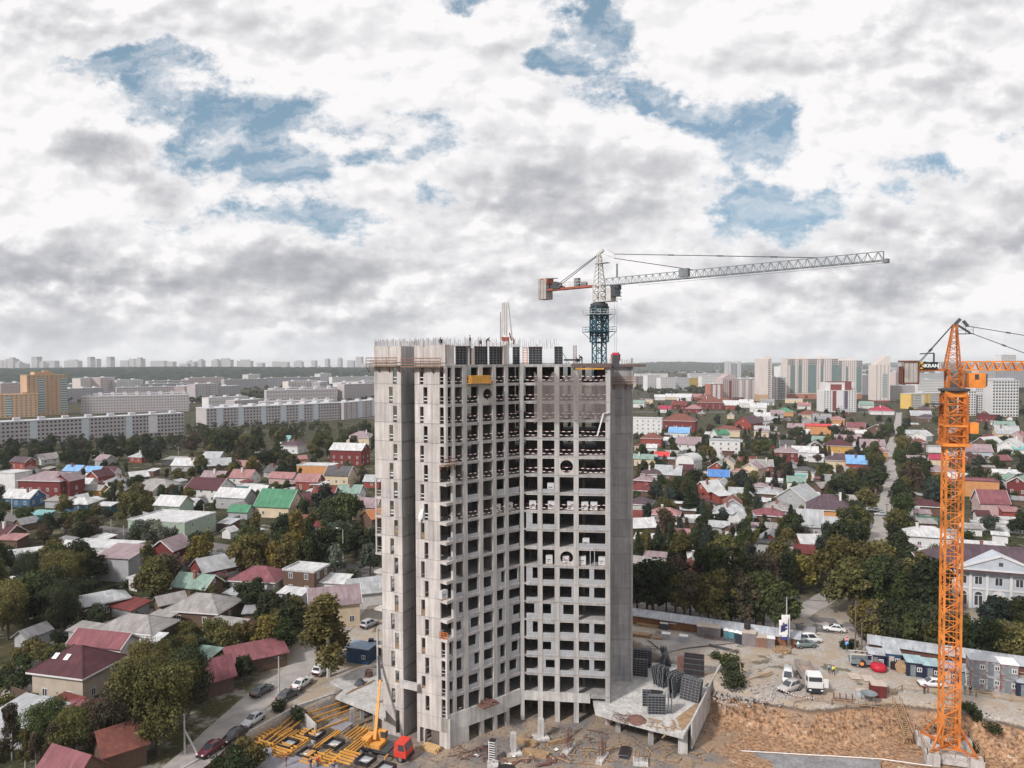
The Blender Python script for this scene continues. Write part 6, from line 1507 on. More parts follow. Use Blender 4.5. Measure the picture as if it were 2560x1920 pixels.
def clump(u0,v0,u1,v1,n,h0,h1,keys,cols,cover=.12,tries=40):
    m=0
    for _ in range(n*tries):
        if m>=n: break
        u,v=rng.uniform(u0,u1),rng.uniform(v0,v1); p=at(u,v,0); h=rng.uniform(h0,h1); k=rng.choice(keys); cr=SPEC[k][3]*h/SPEC[k][2]
        if not free(p.x,p.y,cr) or on_road(p.x,p.y) or insite(p.x,p.y): continue
        if covers(p.x,p.y,h,cr) and rng.random()>cover: continue
        tree(p.x,p.y,h,k,rng.choice(cols)); m+=1
    return m
A=['A0','A1','A2','A3']; Bk=['B0','B1']; N_=['N0','N1']; Sp=['S0','S1']; U=['U0','U1','U2']
D=['dark','dark','green','bluish']; Mx=['dark','green','olive','olive','brown','dark']; Y=['yellow','olive']
# small sheds and lean-tos scattered through the yards
def yard_sheds():
    m=0
    for _ in range(9000):
        if m>=150: break
        u,v=(rng.uniform(0,930),rng.uniform(1180,1620)) if m%3==0 else (rng.uniform(1600,2550),rng.uniform(1050,1450)); p=at(u,v,0)
        if on_road(p.x,p.y,7) or insite(p.x,p.y) or not free(p.x,p.y,3.5): continue
        if any((a-p.x)**2+(b-p.y)**2<49 for (t,a,b,r,d,e) in HOUSES): continue
        house(p.x,p.y,rng.uniform(3,7),rng.uniform(2.5,4.5),rng.uniform(2.1,2.7),rng.choice(('shed','shed','gable')),rng.choice('WTSGWTSLRM'),rng.choice('nngwg'),YAW+rng.uniform(-8,8)+rng.choice((0,90)),wins=0,name='shed'); m+=1
yard_sheds()
def more_houses():
    m=0
    for _ in range(6000):
        if m>=58: break
        u,v=(rng.uniform(0,930),rng.uniform(1150,1560)) if m%4==0 else (rng.uniform(1600,2550),rng.uniform(1030,1460)); p=at(u,v,0)
        if on_road(p.x,p.y,10) or insite(p.x,p.y) or any((a-p.x)**2+(b-p.y)**2<(r*.85+6)**2 for (t,a,b,r,d,e) in HOUSES): continue
        house(p.x,p.y,rng.uniform(7.5,11),rng.uniform(6,8.5),rng.uniform(2.8,4.2),rng.choice(('gable','gable','hip')),rng.choice('TSLGNFMWLSvD'),rng.choice('nwcgrnm'),YAW+rng.uniform(-8,8)+rng.choice((0,90)),wins=2); m+=1
more_houses()
# trees picked out one by one
for u,v,h,k,c,l in ((395,1885,14.5,'N0','olive','broad olive tree beside the utility pole with a leaning brace'),(330,1870,12,'N1','brown','rust tinged tree in front of the rose roofed barn'),(470,1790,11,'N1','dark','dark tree behind the rose roofed barn'),
 (255,1905,9,'NB','brown','slender birch before the pink roofed outbuilding'),(120,1890,8,'N0','green','green leafy tree below the tin lean-to roof'),(30,1900,8.5,'NB','brown','thin birch at the very left of the bottom edge'),(20,1600,12,'N0','olive','big olive tree at the left edge beyond the lane'),
 (822,1692,15.5,'NB','olive','tall olive green birch standing between the white cars and the blue cabin'),(640,1350,9.5,'B0','olive','birch with a forked pale trunk left of the blue car'),(925,1440,8.5,'A1','silver','silvery round tree close to the left side of the tower'),
 (630,1185,9,'A0','yellow','bright yellow tree in the middle of the left district'),(705,1110,7,'A2','green','round green tree left of the red brick manor'),(560,1150,17,'A3','dark','tallest dark tree in front of the banded apartment slab'),(727,1105,12,'S0','dark','narrow dark spruce before the banded apartment slab'),(735,1195,11,'S1','dark','broad dark spruce left of the yellow orange house'),
 (1660,1360,12,'B0','brown','birch with hanging twigs in front of the pink red roof'),(1720,1290,11,'S0','dark','dark spruce left of the red brick house with the tall chimney'),(1785,1170,10,'B1','olive','pale trunked birch below the white three storey villa'),(2160,1600,8,'A2','yellow','yellowing tree behind the round traffic signs'),
 (2285,1240,13.5,'A1','brown','big rust tinged willow at the bend of the side road'),(2300,1200,11,'A0','dark','dark round tree behind the willow by the side road'),(2195,1230,11,'A2','dark','big dark tree left of the side road'),(2090,1470,13,'A3','olive','large olive tree in front of the white tin roofs'),(2150,1480,12,'A1','olive','olive tree right above the side road bend')):
    p=at(u,v,0); tree(p.x,p.y,h,k,c,l,wide=1.65 if u==822 else 1.0)
clump(-40,1122,470,1172,46,7,12,A+Bk,D+['brown'],.8); clump(470,1096,945,1150,46,7,12,A+Bk,Mx,.8); clump(500,1130,720,1200,14,7,12,A,Mx); clump(60,1290,245,1375,12,6,10,A,Mx); clump(270,1235,345,1330,6,8,12,A+Bk,['dark','brown','olive'])
clump(340,1345,500,1410,9,7,10,A,['silver','dark','bluish']); clump(470,1370,800,1455,20,8,13,A+Bk,['olive','dark','green','olive','yellow']); clump(800,1290,935,1345,6,9,13,A,D); clump(800,1385,940,1450,7,7,11,A,['olive','dark','silver'])
clump(-40,1430,200,1600,15,9,14,N_+A,['olive','dark','green','dark']); clump(205,1420,300,1462,4,7,10,A,D); clump(325,1450,430,1540,5,9,12,Bk+A,['olive','brown']); clump(90,1500,250,1590,7,3,6,U+A,['green','dark']); clump(480,1470,650,1570,7,4,8,A+U,['dark','olive']); clump(650,1555,790,1640,9,6,9,A,['olive','yellow','green','dark'])
clump(460,1585,650,1720,9,3,7,U+A,['dark','olive']); clump(50,1820,300,1925,8,5,9,N_+['NB'],['olive','dark','brown']); clump(500,1830,640,1935,10,1.5,3,U,['dark','dark','olive']); clump(360,1690,480,1790,5,7,10,N_,['olive','dark'])
clump(1590,1490,2060,1545,34,9,13,A+Bk,['olive','dark','green','brown','dark'],1); clump(2190,1600,2590,1640,16,6,9,A,['dark','green','olive'],1); clump(1590,1440,2060,1500,10,7,11,A+Bk,['olive','dark','yellow'],.3); clump(2060,1520,2350,1572,20,10,14,A+Bk,['dark','olive','green'],1); clump(2430,1560,2590,1600,6,5,8,A,D,.4); clump(2110,1340,2200,1480,9,9,13,A,['olive','dark'],.4)
clump(1590,1090,2180,1430,150,7.3,9.5,A+Bk+['S0','P0'],D+['olive','brown'],.10); clump(1590,1080,2180,1430,150,4.5,7.1,A+Bk+['S0','P0'],D+['olive','brown','olive'],.10); clump(2230,1130,2360,1280,9,8,12,A,D,.2); clump(2200,1180,2230,1290,4,8,11,A,D,.3); clump(2420,1100,2590,1345,34,5,9,A+Bk,D,.12); clump(1590,1005,2580,1085,110,5,8.5,A+Sp,D+['brown','olive'],.15); clump(1600,1060,2200,1130,50,4.5,7.5,A,D+['olive'],.1)
clump(180,1150,930,1300,60,5,8,A+Bk,Mx,.08); clump(-30,1180,500,1330,14,5,8,A,D,.08)
clump(-40,1180,940,1560,70,1.8,3.6,U,['dark','green','olive','dark'],.5); clump(1590,1080,2580,1480,85,1.8,3.6,U,['dark','green','olive','dark'],.5); clump(-20,1560,640,1920,60,1.5,3.6,U,['dark','green','olive'],.6)
for a_,b_,n_,h0,h1 in ((at(1592,1546),at(1985,1606),19,8.5,12.5),(at(2185,1630),at(2600,1698),15,6.5,9.5)):
    for i in range(n_):
        p=a_.lerp(b_,(i+rng.uniform(.2,.8))/n_)+Vector((.3,rng.uniform(4.2,5.5),0)); tree(p.x,p.y,rng.uniform(h0,h1),rng.choice(A+['B0']),rng.choice(['dark','olive','green','dark','brown']))
for k in range(30):                         # trees standing along both sides of the side road
    f=k/30; i=min(4,int(f*4)+1); a_,b_=SIDE[i],SIDE[i+1]; g=(f*4)%1; x=a_[0]+(b_[0]-a_[0])*g; y=a_[1]+(b_[1]-a_[1])*g; s_=1 if k%2 else -1
    tree(x+s_*rng.uniform(4.0,6.5),y-s_*2+rng.uniform(-3,3),rng.uniform(7.3,11),rng.choice(A),rng.choice(['dark','green','dark','olive']))
# far woods between the slabs: one loose mass
def far_woods():
    rs=random.Random(5); mb=MB(); pts=[]
    for _ in range(5200):
        if rs.random()<.55: u=rs.uniform(-40,940)
        else: u=rs.uniform(1590,2590)
        v=905+(96 if u<1000 else 72)*rs.random()**.8+9
        p=at(u,v,0)
        if p.y<640: continue
        if gnoise(np.array([p.x]),np.array([p.y]),.006,9)[0]<-.10: continue
        pts.append(p)
    for u0,v0,u1,v1,n in ((-60,1098,470,1132,130),(470,1064,945,1100,130),(1590,985,2590,1035,110)):
        for _ in range(n):
            p=at(rs.uniform(u0,u1),rs.uniform(v0,v1),0); h=rs.uniform(4,6.5) if u0<1000 else rs.uniform(5,8); w=h*.42
            for k in range(46):
                a=rs.uniform(0,6.28); ph=rs.random(); r=w*rs.random()**.5*(1-.5*abs(ph-.45)); c=np.array((p.x+math.cos(a)*r,p.y+math.sin(a)*r,h*(.22+.75*ph))); s=w*rs.uniform(.12,.27)
                n1=np.array((rs.gauss(0,1),rs.gauss(0,1),rs.gauss(0,1))); n1/=np.linalg.norm(n1); n2=np.cross(n1,(.3,.2,.9)); n2/=np.linalg.norm(n2)+1e-9; n3=np.cross(n1,n2)
                v=[c+n1*s,c-n1*s,c+n2*s,c-n2*s,c+n3*s*.8,c-n3*s*.8]
                mb.add([tuple(q_) for q_ in v],[(0,2,4),(2,1,4),(1,3,4),(3,0,4),(2,0,5),(1,2,5),(3,1,5),(0,3,5)])
    for p in pts:
        h=rs.uniform(5,10); w=h*rs.uniform(.45,.8)*(1+p.y/3500)
        for k in range(9):
            a=rs.uniform(0,6.28); r=w*rs.uniform(.1,.7); z=h*rs.uniform(.3,.85); c=np.array((p.x+math.cos(a)*r,p.y+math.sin(a)*r,z)); s=w*rs.uniform(.22,.42)
            n1=np.array((rs.gauss(0,1),rs.gauss(0,1),rs.gauss(0,1))); n1/=np.linalg.norm(n1); n2=np.cross(n1,(.3,.2,.9)); n2/=np.linalg.norm(n2)+1e-9; n3=np.cross(n1,n2)
            v=[c+n1*s,c-n1*s,c+n2*s,c-n2*s,c+n3*s*.8,c-n3*s*.8]
            mb.add([tuple(q_) for q_ in v],[(0,2,4),(2,1,4),(1,3,4),(3,0,4),(2,0,5),(1,2,5),(3,1,5),(0,3,5)])
    o=mb.build('far_woods',M_LEAF); o.color=(.048,.055,.030,1); tag(o,'loose green woods between the distant apartment blocks','woods',None,'stuff')
far_woods(); print("TREES",len(TREES),sum(1 for q_ in TREES if q_[4][1]=="leafy tree"),sum(1 for q_ in TREES if q_[4][1]=="shrub"))
# ------------------------------------------------------------ haze
HZ=bpy.data.materials.new('haze_air'); HZ.use_nodes=True; w=NT(HZ.node_tree)
pv=w.n('ShaderNodeVolumePrincipled',{'Color':(.86,.89,.93,1),'Density':0.00008,'Anisotropy':0.0}); w.n('ShaderNodeOutputMaterial',{'Volume':pv.outputs[0]})
HAZE_TOP=76.0
def haze():
    mb=MB(); mb.bx(-8500,-500,-9,8500,8800,HAZE_TOP); o=mb.build('haze',HZ); o['kind']='stuff'
haze()
# ------------------------------------------------------------ things of the site
def ghz(x,y):
    i=(x-GX[0])/0.8; j=(y-GY[0])/0.8
    if i<0 or j<0 or i>=len(GX)-1 or j>=len(GY)-1: return 0.0
    a,b=int(i),int(j); f,g=i-a,j-b
    return float((GZ[b,a]*(1-f)+GZ[b,a+1]*f)*(1-g)+(GZ[b+1,a]*(1-f)+GZ[b+1,a+1]*f)*g)
def atg(u,v,dz=0.0):
    z=0.0
    for _ in range(12): p=at(u,v,z); z=z*.4+.6*(ghz(p.x,p.y)+dz)
    p=at(u,v,z); return p
M_CAR=mat('car_paint',(.5,.5,.5),.28,.03,.5,obcol=True,spec=.6); M_RIM=mat('wheel_rim',(.35,.35,.36),.4,.1,2,metal=.6); M_LAMP=mat('head_lamp',(.7,.7,.72),.15,.05,1,spec=.7); M_TAIL=mat('tail_lamp',(.35,.02,.02),.3,.1,1); M_BUMP=mat('black_plastic',(.025,.025,.028),.6,.1,2)
def car_mesh(kind):
    # side outline stations: x, belt height, half width
    if kind=='sedan': st=[(-2.2,.62,.72),(-2.1,.92,.80),(-1.3,.98,.86),(0,.96,.88),(1.05,.93,.86),(1.9,.80,.78),(2.2,.58,.66)]; cab=[(-1.75,.97),(-.95,1.44),(.15,1.47),(1.15,.93)]
    elif kind=='suv': st=[(-2.2,.75,.80),(-2.15,1.08,.86),(-1,1.1,.92),(.3,1.08,.92),(1.2,1.04,.90),(2.0,.95,.84),(2.25,.65,.72)]; cab=[(-2.12,1.08),(-1.85,1.70),(.2,1.74),(1.2,1.04)]
    else: st=[(-2.4,.8,.85),(-2.35,1.15,.92),(-1,1.18,.95),(.8,1.15,.95),(1.7,1.02,.92),(2.15,.95,.86),(2.4,.6,.75)]; cab=[(-2.33,1.14),(-2.2,1.96),(.9,1.98),(1.85,1.02)]
    g=.28; mb=MB(); n=len(st); V=[]
    for x,z,w in st: V+=[(x,-w*.92,g),(x,-w,g+.22),(x,-w*.97,z-.08),(x,-w*.86,z),(x,w*.86,z),(x,w*.97,z-.08),(x,w,g+.22),(x,w*.92,g)]
    fs=[]
    for i in range(n-1):
        for k in range(8): a=i*8+k; b=i*8+(k+1)%8; fs.append((a,b,b+8,a+8))
    fs+=[tuple(range(8)),tuple(range(n*8-1,n*8-9,-1))]; mb.add(V,fs)
    wb=max(s[2] for s in st)*.88; wt=wb*.80
    (x0,z0),(x1,z1),(x2,z2),(x3,z3)=cab
    B=[(x0,-wb,z0-.02),(x3,-wb,z3-.02),(x3,wb,z3-.02),(x0,wb,z0-.02)]; T=[(x1,-wt,z1),(x2,-wt,z2),(x2,wt,z2),(x1,wt,z1)]
    mb.add(B+T,[(0,1,5,4),(1,2,6,5),(2,3,7,6),(3,0,4,7),(4,5,6,7)])
    gl=MB()
    def onface(a,b,c,d,s0,s1,t0,t1,off):
        a,b,c,d=map(Vector,(a,b,c,d)); P=lambda s,t:(a.lerp(b,s)).lerp(d.lerp(c,s),t); nn=(b-a).cross(d-a).normalized()*off
        gl.add([P(s0,t0)+nn,P(s1,t0)+nn,P(s1,t1)+nn,P(s0,t1)+nn],[(0,1,2,3)])
    for f in ((0,1,5,4),(2,3,7,6)):
        q_=[(B+T)[i] for i in f]; onface(*q_,.10,.47,.12,.90,.012); onface(*q_,.51,.88,.12,.90,.012)
    q_=[(B+T)[i] for i in (1,2,6,5)]; onface(*q_,.07,.93,.10,.92,.012); q_=[(B+T)[i] for i in (3,0,4,7)]; onface(*q_,.08,.92,.14,.90,.012)
    hl=[];W=st[-1][2]
    h=MB(); h.bx(st[-2][0]+.13,.38,.62,st[-1][0]-.02,W-.02,.80); h2=MB(); h2.bx(st[-2][0]+.13,-W+.02,.62,st[-1][0]-.02,-.38,.80)
    tl=MB(); tl.bx(st[0][0]-.02,.46,.66,st[1][0]-.02,.76,.86); tl2=MB(); tl2.bx(st[0][0]-.02,-.76,.66,st[1][0]-.02,-.46,.86)
    bp=MB(); bp.bx(st[-1][0]-.12,-.62,.30,st[-1][0]+.06,.62,.50); bp2=MB(); bp2.bx(st[0][0]-.06,-.68,.32,st[0][0]+.1,.68,.52)
    return dict(body=mb.mesh('body',M_CAR,True),window=gl.mesh('window',M_GLASS),headlight=[h.mesh('headlight',M_LAMP),h2.mesh('headlight',M_LAMP)],taillight=[tl.mesh('taillight',M_TAIL),tl2.mesh('taillight',M_TAIL)],bumper=[bp.mesh('bumper',M_BUMP),bp2.mesh('bumper',M_BUMP)])
def wheel_meshes(r,w):
    t=MB(); t.tube((0,-w/2,0),(0,w/2,0),r,r,16); q_=MB(); q_.tube((0,-w/2-.015,0),(0,w/2+.015,0),r*.58,r*.58,12); return t.mesh('tyre',M_TYRE,False),q_.mesh('rim',M_RIM)
WM=wheel_meshes(.33,.22); WMB=wheel_meshes(.52,.34)
CARM={k:car_mesh(k) for k in('sedan','suv','van')}
def put_wheels(t,xs,y,r,M=WM):
    for x in xs:
        for s in (-1,1):
            w=thing('wheel',None,None,(x,s*y,r)); w.parent=t; link('tyre',M[0],w); link('rim',M[1],w)
def car(p,yaw,kind,col,label,name='parked_car'):
    t=thing(name,label,'car' if kind!='van' else 'van',p,R(yaw),'cars and vans parked about')
    m=CARM[kind]; o=link('body',m['body'],t); o.color=(*col,1); link('window',m['window'],t)
    for k in('headlight','taillight','bumper'):
        for q_ in m[k]: link(k,q_,t)
    put_wheels(t,(1.36,-1.32) if kind!='van' else (1.5,-1.45),.76 if kind=='sedan' else .82,.33); return t
WH=(.62,.62,.63); BL=(.018,.018,.022); SV=(.36,.37,.39); DG=(.07,.075,.08)
for u,v,z,yaw,k,c,l in ((806,1682,.09,72,'suv',WH,'white estate car parked on the lane beside the birch, nearest the blue cabin'),(756,1716,.09,70,'sedan',WH,'white saloon parked at the edge of the lane by the dug earth'),(720,1746,.09,66,'sedan',DG,'dark grey saloon parked behind the white one, near the formwork wall'),
 (655,1734,.09,66,'sedan',(.09,.10,.10),'dark greenish saloon on the far side of the lane'),(634,1808,.09,250,'sedan',(.48,.49,.51),'silver saloon facing down the lane beside the hedge'),(586,1850,.09,248,'sedan',BL,'black saloon facing down the lane, between silver and maroon cars'),(528,1892,.09,248,'sedan',(.10,.018,.03),'maroon saloon cut by the hedge at the bottom of the lane'),
 (924,1566,.05,60,'suv',SV,'silver grey estate car just left of the tower'),(850,1646,.1,20,'sedan',(.2,.2,.21),'grey car behind the birch, beside the blue cabin'),(34,1706,.05,172,'sedan',BL,'black saloon by the gate of the maroon roofed house'),
 (2086,1578,.05,157,'sedan',WH,'white old saloon driving on the street behind the site'),(583,1400,.05,150,'sedan',(.07,.16,.27),'blue saloon on the street, seen under the trees'),(190,1345,.05,-30,'van',WH,'white van on the street at far left'),(52,1278,.05,170,'sedan',(.05,.06,.12),'dark blue saloon at the kiosks, far left'),(58,1287,.05,160,'sedan',WH,'white saloon at the kiosks, far left'),
 (366,1318,.05,165,'sedan',BL,'black saloon beside the pale green office'),(400,1306,.05,165,'sedan',SV,'silver saloon beside the pale green office'),(2187,1279,.07,170,'sedan',WH,'white saloon parked across the side road bend'),(2202,1289,.07,165,'sedan',SV,'silver saloon parked in front of the white one on the side road'),
 (2205,1286+130,.07,250,'sedan',WH,'white saloon half hidden by trees low on the side road'),(2330,1716,.0,172,'sedan',WH,'white saloon parked in front of the blue cabins, by the orange mast'),(1970,1700,.0,248,'van',WH,'white minibus facing the camera left of the lorry'),(1974,1726,.0,212,'suv',(.40,.38,.37),'silver off-roader beside the white minibus'),
 (2012,1618,.0,8,'suv',(.13,.17,.17),'dark green off-roader behind the lorry'),(2022,1606,.0,4,'van',WH,'white van parked by the flagpoles'),(690,1148,.05,160,'sedan',WH,'white car on the tree lined road at mid left'),(1665,1150,.05,0,'van',WH,'white van by the blue kiosk'),(150,1392,.05,170,'sedan',BL,'black saloon behind the white flat roofed building')):
    p=atg(u,v); car((p.x,p.y,max(p.z,0) if z<.08 else z),yaw,k,c,l)
# --- lorry
def lorry():
    p=atg(2030,1722); t=thing('tipper_lorry','big white tipper lorry with an open cab door, facing the camera','lorry',(p.x,p.y,p.z),R(262))
    mb=MB(); mb.bx(.2,-1.2,.9,2.1,1.2,3.0); mb.bx(2.1,-1.15,.95,2.35,1.15,2.1); mb.bx(.3,-1.1,3.0,1.5,1.1,3.3); o=mb.build('cab',M_CAR,t); o.color=(.66,.66,.66,1)
    g=MB(); g.bx(2.09,-1.05,2.15,2.14,1.05,2.88); g.bx(1.0,-1.23,2.0,1.9,-1.2,2.75); g.bx(1.0,1.2,2.0,1.9,1.23,2.75); link('cab_window',g.mesh('cab_window',M_GLASS),o)
    g=MB(); g.bx(2.2,-1.2,.45,2.5,1.2,1.15); g.build('bumper',M_BUMP,t)
    for s in (-1,1): g=MB(); g.bx(2.49,s*.95-.2,.75,2.53,s*.95+.2,.98); g.build('headlight',M_LAMP,t)
    g=MB(); g.bx(-6.8,-.5,.75,2.2,.5,1.0); g.build('chassis',M_STEEL,t)
    g=MB(); g.bx(-6.6,-1.25,1.05,-.15,1.25,1.25); 
    for s in (-1,1): g.bx(-6.6,s*1.25-.06,1.25,-.15,s*1.25+.06,2.5)
    g.bx(-.21,-1.19,1.25,-.09,1.19,3.0); g.bx(-6.66,-1.19,1.25,-6.54,1.19,2.4); b=g.build('tipper_body',mat('tipper_body',(.33,.29,.27),.8,.2,1),t)
    g=MB(); g.bx(-6.5,-1.18,1.26,-.25,1.18,1.36); link('bed_floor',g.mesh('bed_floor',mat('rusty_floor',(.33,.25,.21),.9,.25,1)),b)
    d=MB(); d.ob((1.9,1.22,1.2),(.25,.85,0),(.05,-.02,0),(0,0,1.5)); dr=d.build('open_door',M_CAR,t); dr.color=(.6,.6,.6,1)
    put_wheels(t,(1.3,-3.6,-5.0),1.05,.52,WMB)
lorry()
# --- truck crane with the red cab
def truck_crane():
    p=atg(962,1888); yaw=R(-20); t=thing('truck_crane','truck crane with red cab and raised orange boom, at the foot of the tower','truck crane',(p.x,p.y,p.z),yaw)
    M_CABR=mat('cab_red',(.58,.055,.035),.45,.1,1); M_BOOM=mat('boom_yellow',(.62,.30,.07),.55,.2,.8)
    g=MB(); g.bx(-5.2,-1.0,.75,3.2,1.0,1.15); g.bx(-5.0,-1.2,1.15,1.2,1.2,1.3); g.build('chassis',M_STEEL,t)
    g=MB(); g.bx(2.2,-1.2,.8,4.2,1.2,1.7); g.add([(2.2,-1.2,1.7),(4.2,-1.2,1.7),(4.2,1.2,1.7),(2.2,1.2,1.7),(2.3,-1.1,2.9),(3.9,-1.1,2.9),(3.9,1.1,2.9),(2.3,1.1,2.9)],[(0,1,5,4),(1,2,6,5),(2,3,7,6),(3,0,4,7),(4,5,6,7)]); c=g.build('cab',M_CABR,t)
    g=MB(); g.add([(4.19,-1.0,1.8),(4.19,1.0,1.8),(3.96,.95,2.75),(3.96,-.95,2.75)],[(0,1,2,3)])
    for s in (-1,1): g.add([(2.9,s*1.195,1.8),(4.0,s*1.195,1.8),(3.8,s*1.125,2.7),(2.9,s*1.125,2.7)],[(0,1,2,3) if s<0 else (3,2,1,0)])
    link('cab_window',g.mesh('cab_window',M_GLASS),c)
    g=MB(); g.bx(4.2,-1.2,.5,4.4,1.2,.95); g.build('bumper',M_BUMP,t)
    put_wheels(t,(3.2,-1.8,-3.4),1.0,.52,WMB)
    g=MB(); g.cb(-1.6,0,1.3,2.6,2.2,.5); g.bx(-3.4,-1.1,1.5,-2.2,1.1,2.6); g.bx(-1.6,.5,1.8,-.2,1.2,3.3); g.build('turntable',M_BOOM,t)
    g=MB(); g.bx(-1.0,.45,2.3,-.15,1.25,3.2); g.build('operator_window',M_GLASS,t)
    # boom: from the turntable up along the tower wall
    b0=Vector((p.x,p.y,p.z))+Matrix.Rotation(yaw,3,'Z')@Vector((-1.6,-.2,2.2)); b1=atd(950.5,1700,b0.y+5.0); b2=atd(946,1640,b0.y+6.5)
    g=MB(); g.bar(b0,b0.lerp(b1,.6),.46,.55); g.bar(b0.lerp(b1,.52),b1,.34,.40); g.build('boom',M_BOOM,t,world=True)
    g=MB(); g.bar(b1,b2,.34,.36); g.bar(b2,b2+Vector((.2,-.5,-.9)),.3); g.build('boom_tip',M_STEEL,t,world=True)
    g=MB(); 
    for s in (-1,1):
        for x in (-4.6,1.2): g.bar((x,s*1.0,.9),(x,s*2.1,.9),.18); g.bar((x,s*2.1,1.0),(x,s*2.1,.05),.16); g.cb(x,s*2.1,0,.5,.5,.08)
    g.build('outrigger',M_BOOM,t)
truck_crane()
# --- people
M_SKIN=mat('skin',(.42,.25,.18),.7,.08,3); M_SHOE=mat('boot',(.03,.028,.026),.8,.1,3); M_HAIR=mat('dark_hair',(.03,.022,.018),.8,.1,3); PMC={}
def cloth(n,c): return mat('cloth_'+n,c,.9,.12,4)
CL={'navy':(.03,.04,.08),'red':(.42,.04,.04),'black':(.02,.02,.022),'grey':(.16,.16,.17),'blue':(.22,.33,.48),'yellow':(.70,.72,.05),'maroon':(.14,.03,.04),'white':(.6,.6,.6),'olive':(.12,.10,.06),'orange':(.62,.16,.03)}
def person(p,yaw,pose,jk,tr,helmet,label):
    t=thing('person',label,'person',p,R(yaw)); me,idx,cr,hd=PM[pose]; key=(pose,jk,tr)
    if key not in PMC:
        m=me.copy(); m.name='body'
        for c in (cloth(jk,CL[jk]),cloth(tr,CL[tr]),M_SKIN,M_SHOE): m.materials.append(c)
        m.polygons.foreach_set('material_index',idx); m.polygons.foreach_set('use_smooth',[True]*len(idx)); PMC[key]=m
    link('body',PMC[key],t); mb=MB(); d=(cr-hd).normalized()
    mb.lathe([(.118,0),(.122,.03),(.105,.08),(.06,.115),(.01,.125)] if helmet else [(.10,.0),(.105,.04),(.085,.085),(.02,.105)],tuple(hd+d*.06),12)
    if helmet: mb.cb(hd.x+d.x*.06+.10,hd.y,hd.z+d.z*.06,.14,.16,.02)
    mb.build('helmet' if helmet else 'hair',cloth(helmet,CL[helmet]) if helmet else M_HAIR,t,smooth=True); return t
def on_slab(u,v,z): p=at(u,v,z); return (p.x,p.y,z)
for u,v,yaw,ps,j,tr,h,l in ((2073,1684,250,'walk','blue','black',None,'man in a light blue shirt walking up the site road'),(2084,1687,255,'walk','yellow','black','red','worker in a yellow vest and red helmet on the site road'),(2311,1735,200,'stand','maroon','black',None,'person in maroon at the guard rail by the orange mast'),
 (2412,1735,270,'stand','grey','grey','white','worker in grey with white helmet at the pit edge'),(2426,1738,90,'stand','black','black',None,'person in black at the pit edge beside the grey worker'),(2301,1684,90,'bend','grey','black','white','worker with white helmet bending at the dark cabin door'),(2326,1687,270,'stand','grey','olive','white','worker with white helmet by the dark blue cabin'),(2226,1220+92,100,'walk','black','black',None,'pedestrian in black walking up the side road'),(2234,1318,280,'walk','black','grey',None,'second pedestrian on the side road, in black and grey')):
    p=atg(u,v); person((p.x,p.y,p.z+(.06 if v<1400 else 0)),yaw,ps,j,tr,h,l)
# --- formwork for the basement deck at left
FW=at(742,1768); FA=at(468,1918); FB=at(835,1737)
M_PLY=mat('plywood_grey',(.22,.21,.235),.8,.18,.7); M_BLK=mat('black_form_ply',(.03,.024,.026),.6,.2,2)
mb=MB(); t=thing('retaining_wall','long pale concrete wall along the lane, round the yellow formwork','wall',(FW.x,FW.y,-3.4))
d1=(FA-FW).normalized(); n1=Vector((-d1.y,d1.x,0)); 
for a,b in ((FW,FA+d1*6),(FW,FB)):
    d=(b-a).normalized(); n=Vector((-d.y,d.x,0))*.3
    if n.dot(Vector((-1,1,0)))<0: n=-n
    mb.ob((a.x,a.y,-3.4),(b-a),n,(0,0,3.65))
mb.build('wall',M_CONC_WHITE,t,world=True)
t2=thing('inner_wall','short bent concrete wall inside the yellow formwork area','wall',(FW.x+2,FW.y-3,-3.4)); mb=MB()
a=at(762,1786); b=at(787,1812); c=at(785,1838)
for p_,q_ in ((FW+Vector((.4,-.4,0)),a),(a,b)): d=(q_-p_); n=Vector((-d.y,d.x,0)).normalized()*.28; mb.ob((p_.x,p_.y,-3.4),d,n,(0,0,3.4))
mb.build('wall',M_CONC_WHITE,t2,world=True)
BEAM={}
def beam_mesh(L):
    k=round(L*2)/2
    if k not in BEAM:
        m=MB(); m.bx(-k/2,-.07,0,k/2,.07,.05); m.bx(-k/2,-.035,.05,k/2,.035,.19); m.bx(-k/2,-.07,.19,k/2,.07,.24); BEAM[k]=m.mesh('formwork_beam',M_YEL)
    return BEAM[k]
GB='yellow formwork beams of the basement deck'
def fbeam(a,b,z,label='yellow timber formwork beam laid in the half built basement deck'):
    d=b-a; o=link('formwork_beam',beam_mesh(d.length),None,((a.x+b.x)/2,(a.y+b.y)/2,z),math.atan2(d.y,d.x)); tag(o,label,'beam',GB); return o
E_U=Vector((*EU,0)); E_V=Vector((*EV,0))
for i,(u0,v0,u1,v1) in enumerate(((740,1786,645,1860),(750,1792,655,1866),(758,1800,668,1870),(748,1778,840,1752),(760,1790,850,1760),(772,1802,868,1768),(782,1812,880,1776),(790,1832,872,1800))):
    fbeam(at(u0,v0,-1),at(u1,v1,-1),-1.0+.02*i,'long yellow beam beside the concrete wall of the basement')
DZ=-1.25
def grid_joists(u,v,n,L,sp,ax_,z=DZ):
    c=at(u,v,z); e=E_U if ax_=='u' else E_V; s=E_V if ax_=='u' else E_U
    for i in range(n):
        o=c+s*(i-(n-1)/2)*sp*1.25; k=rng.uniform(-.25,.25); fbeam(o-e*(L/2+k),o+e*(L/2-k),z+.25+rng.uniform(0,.04))
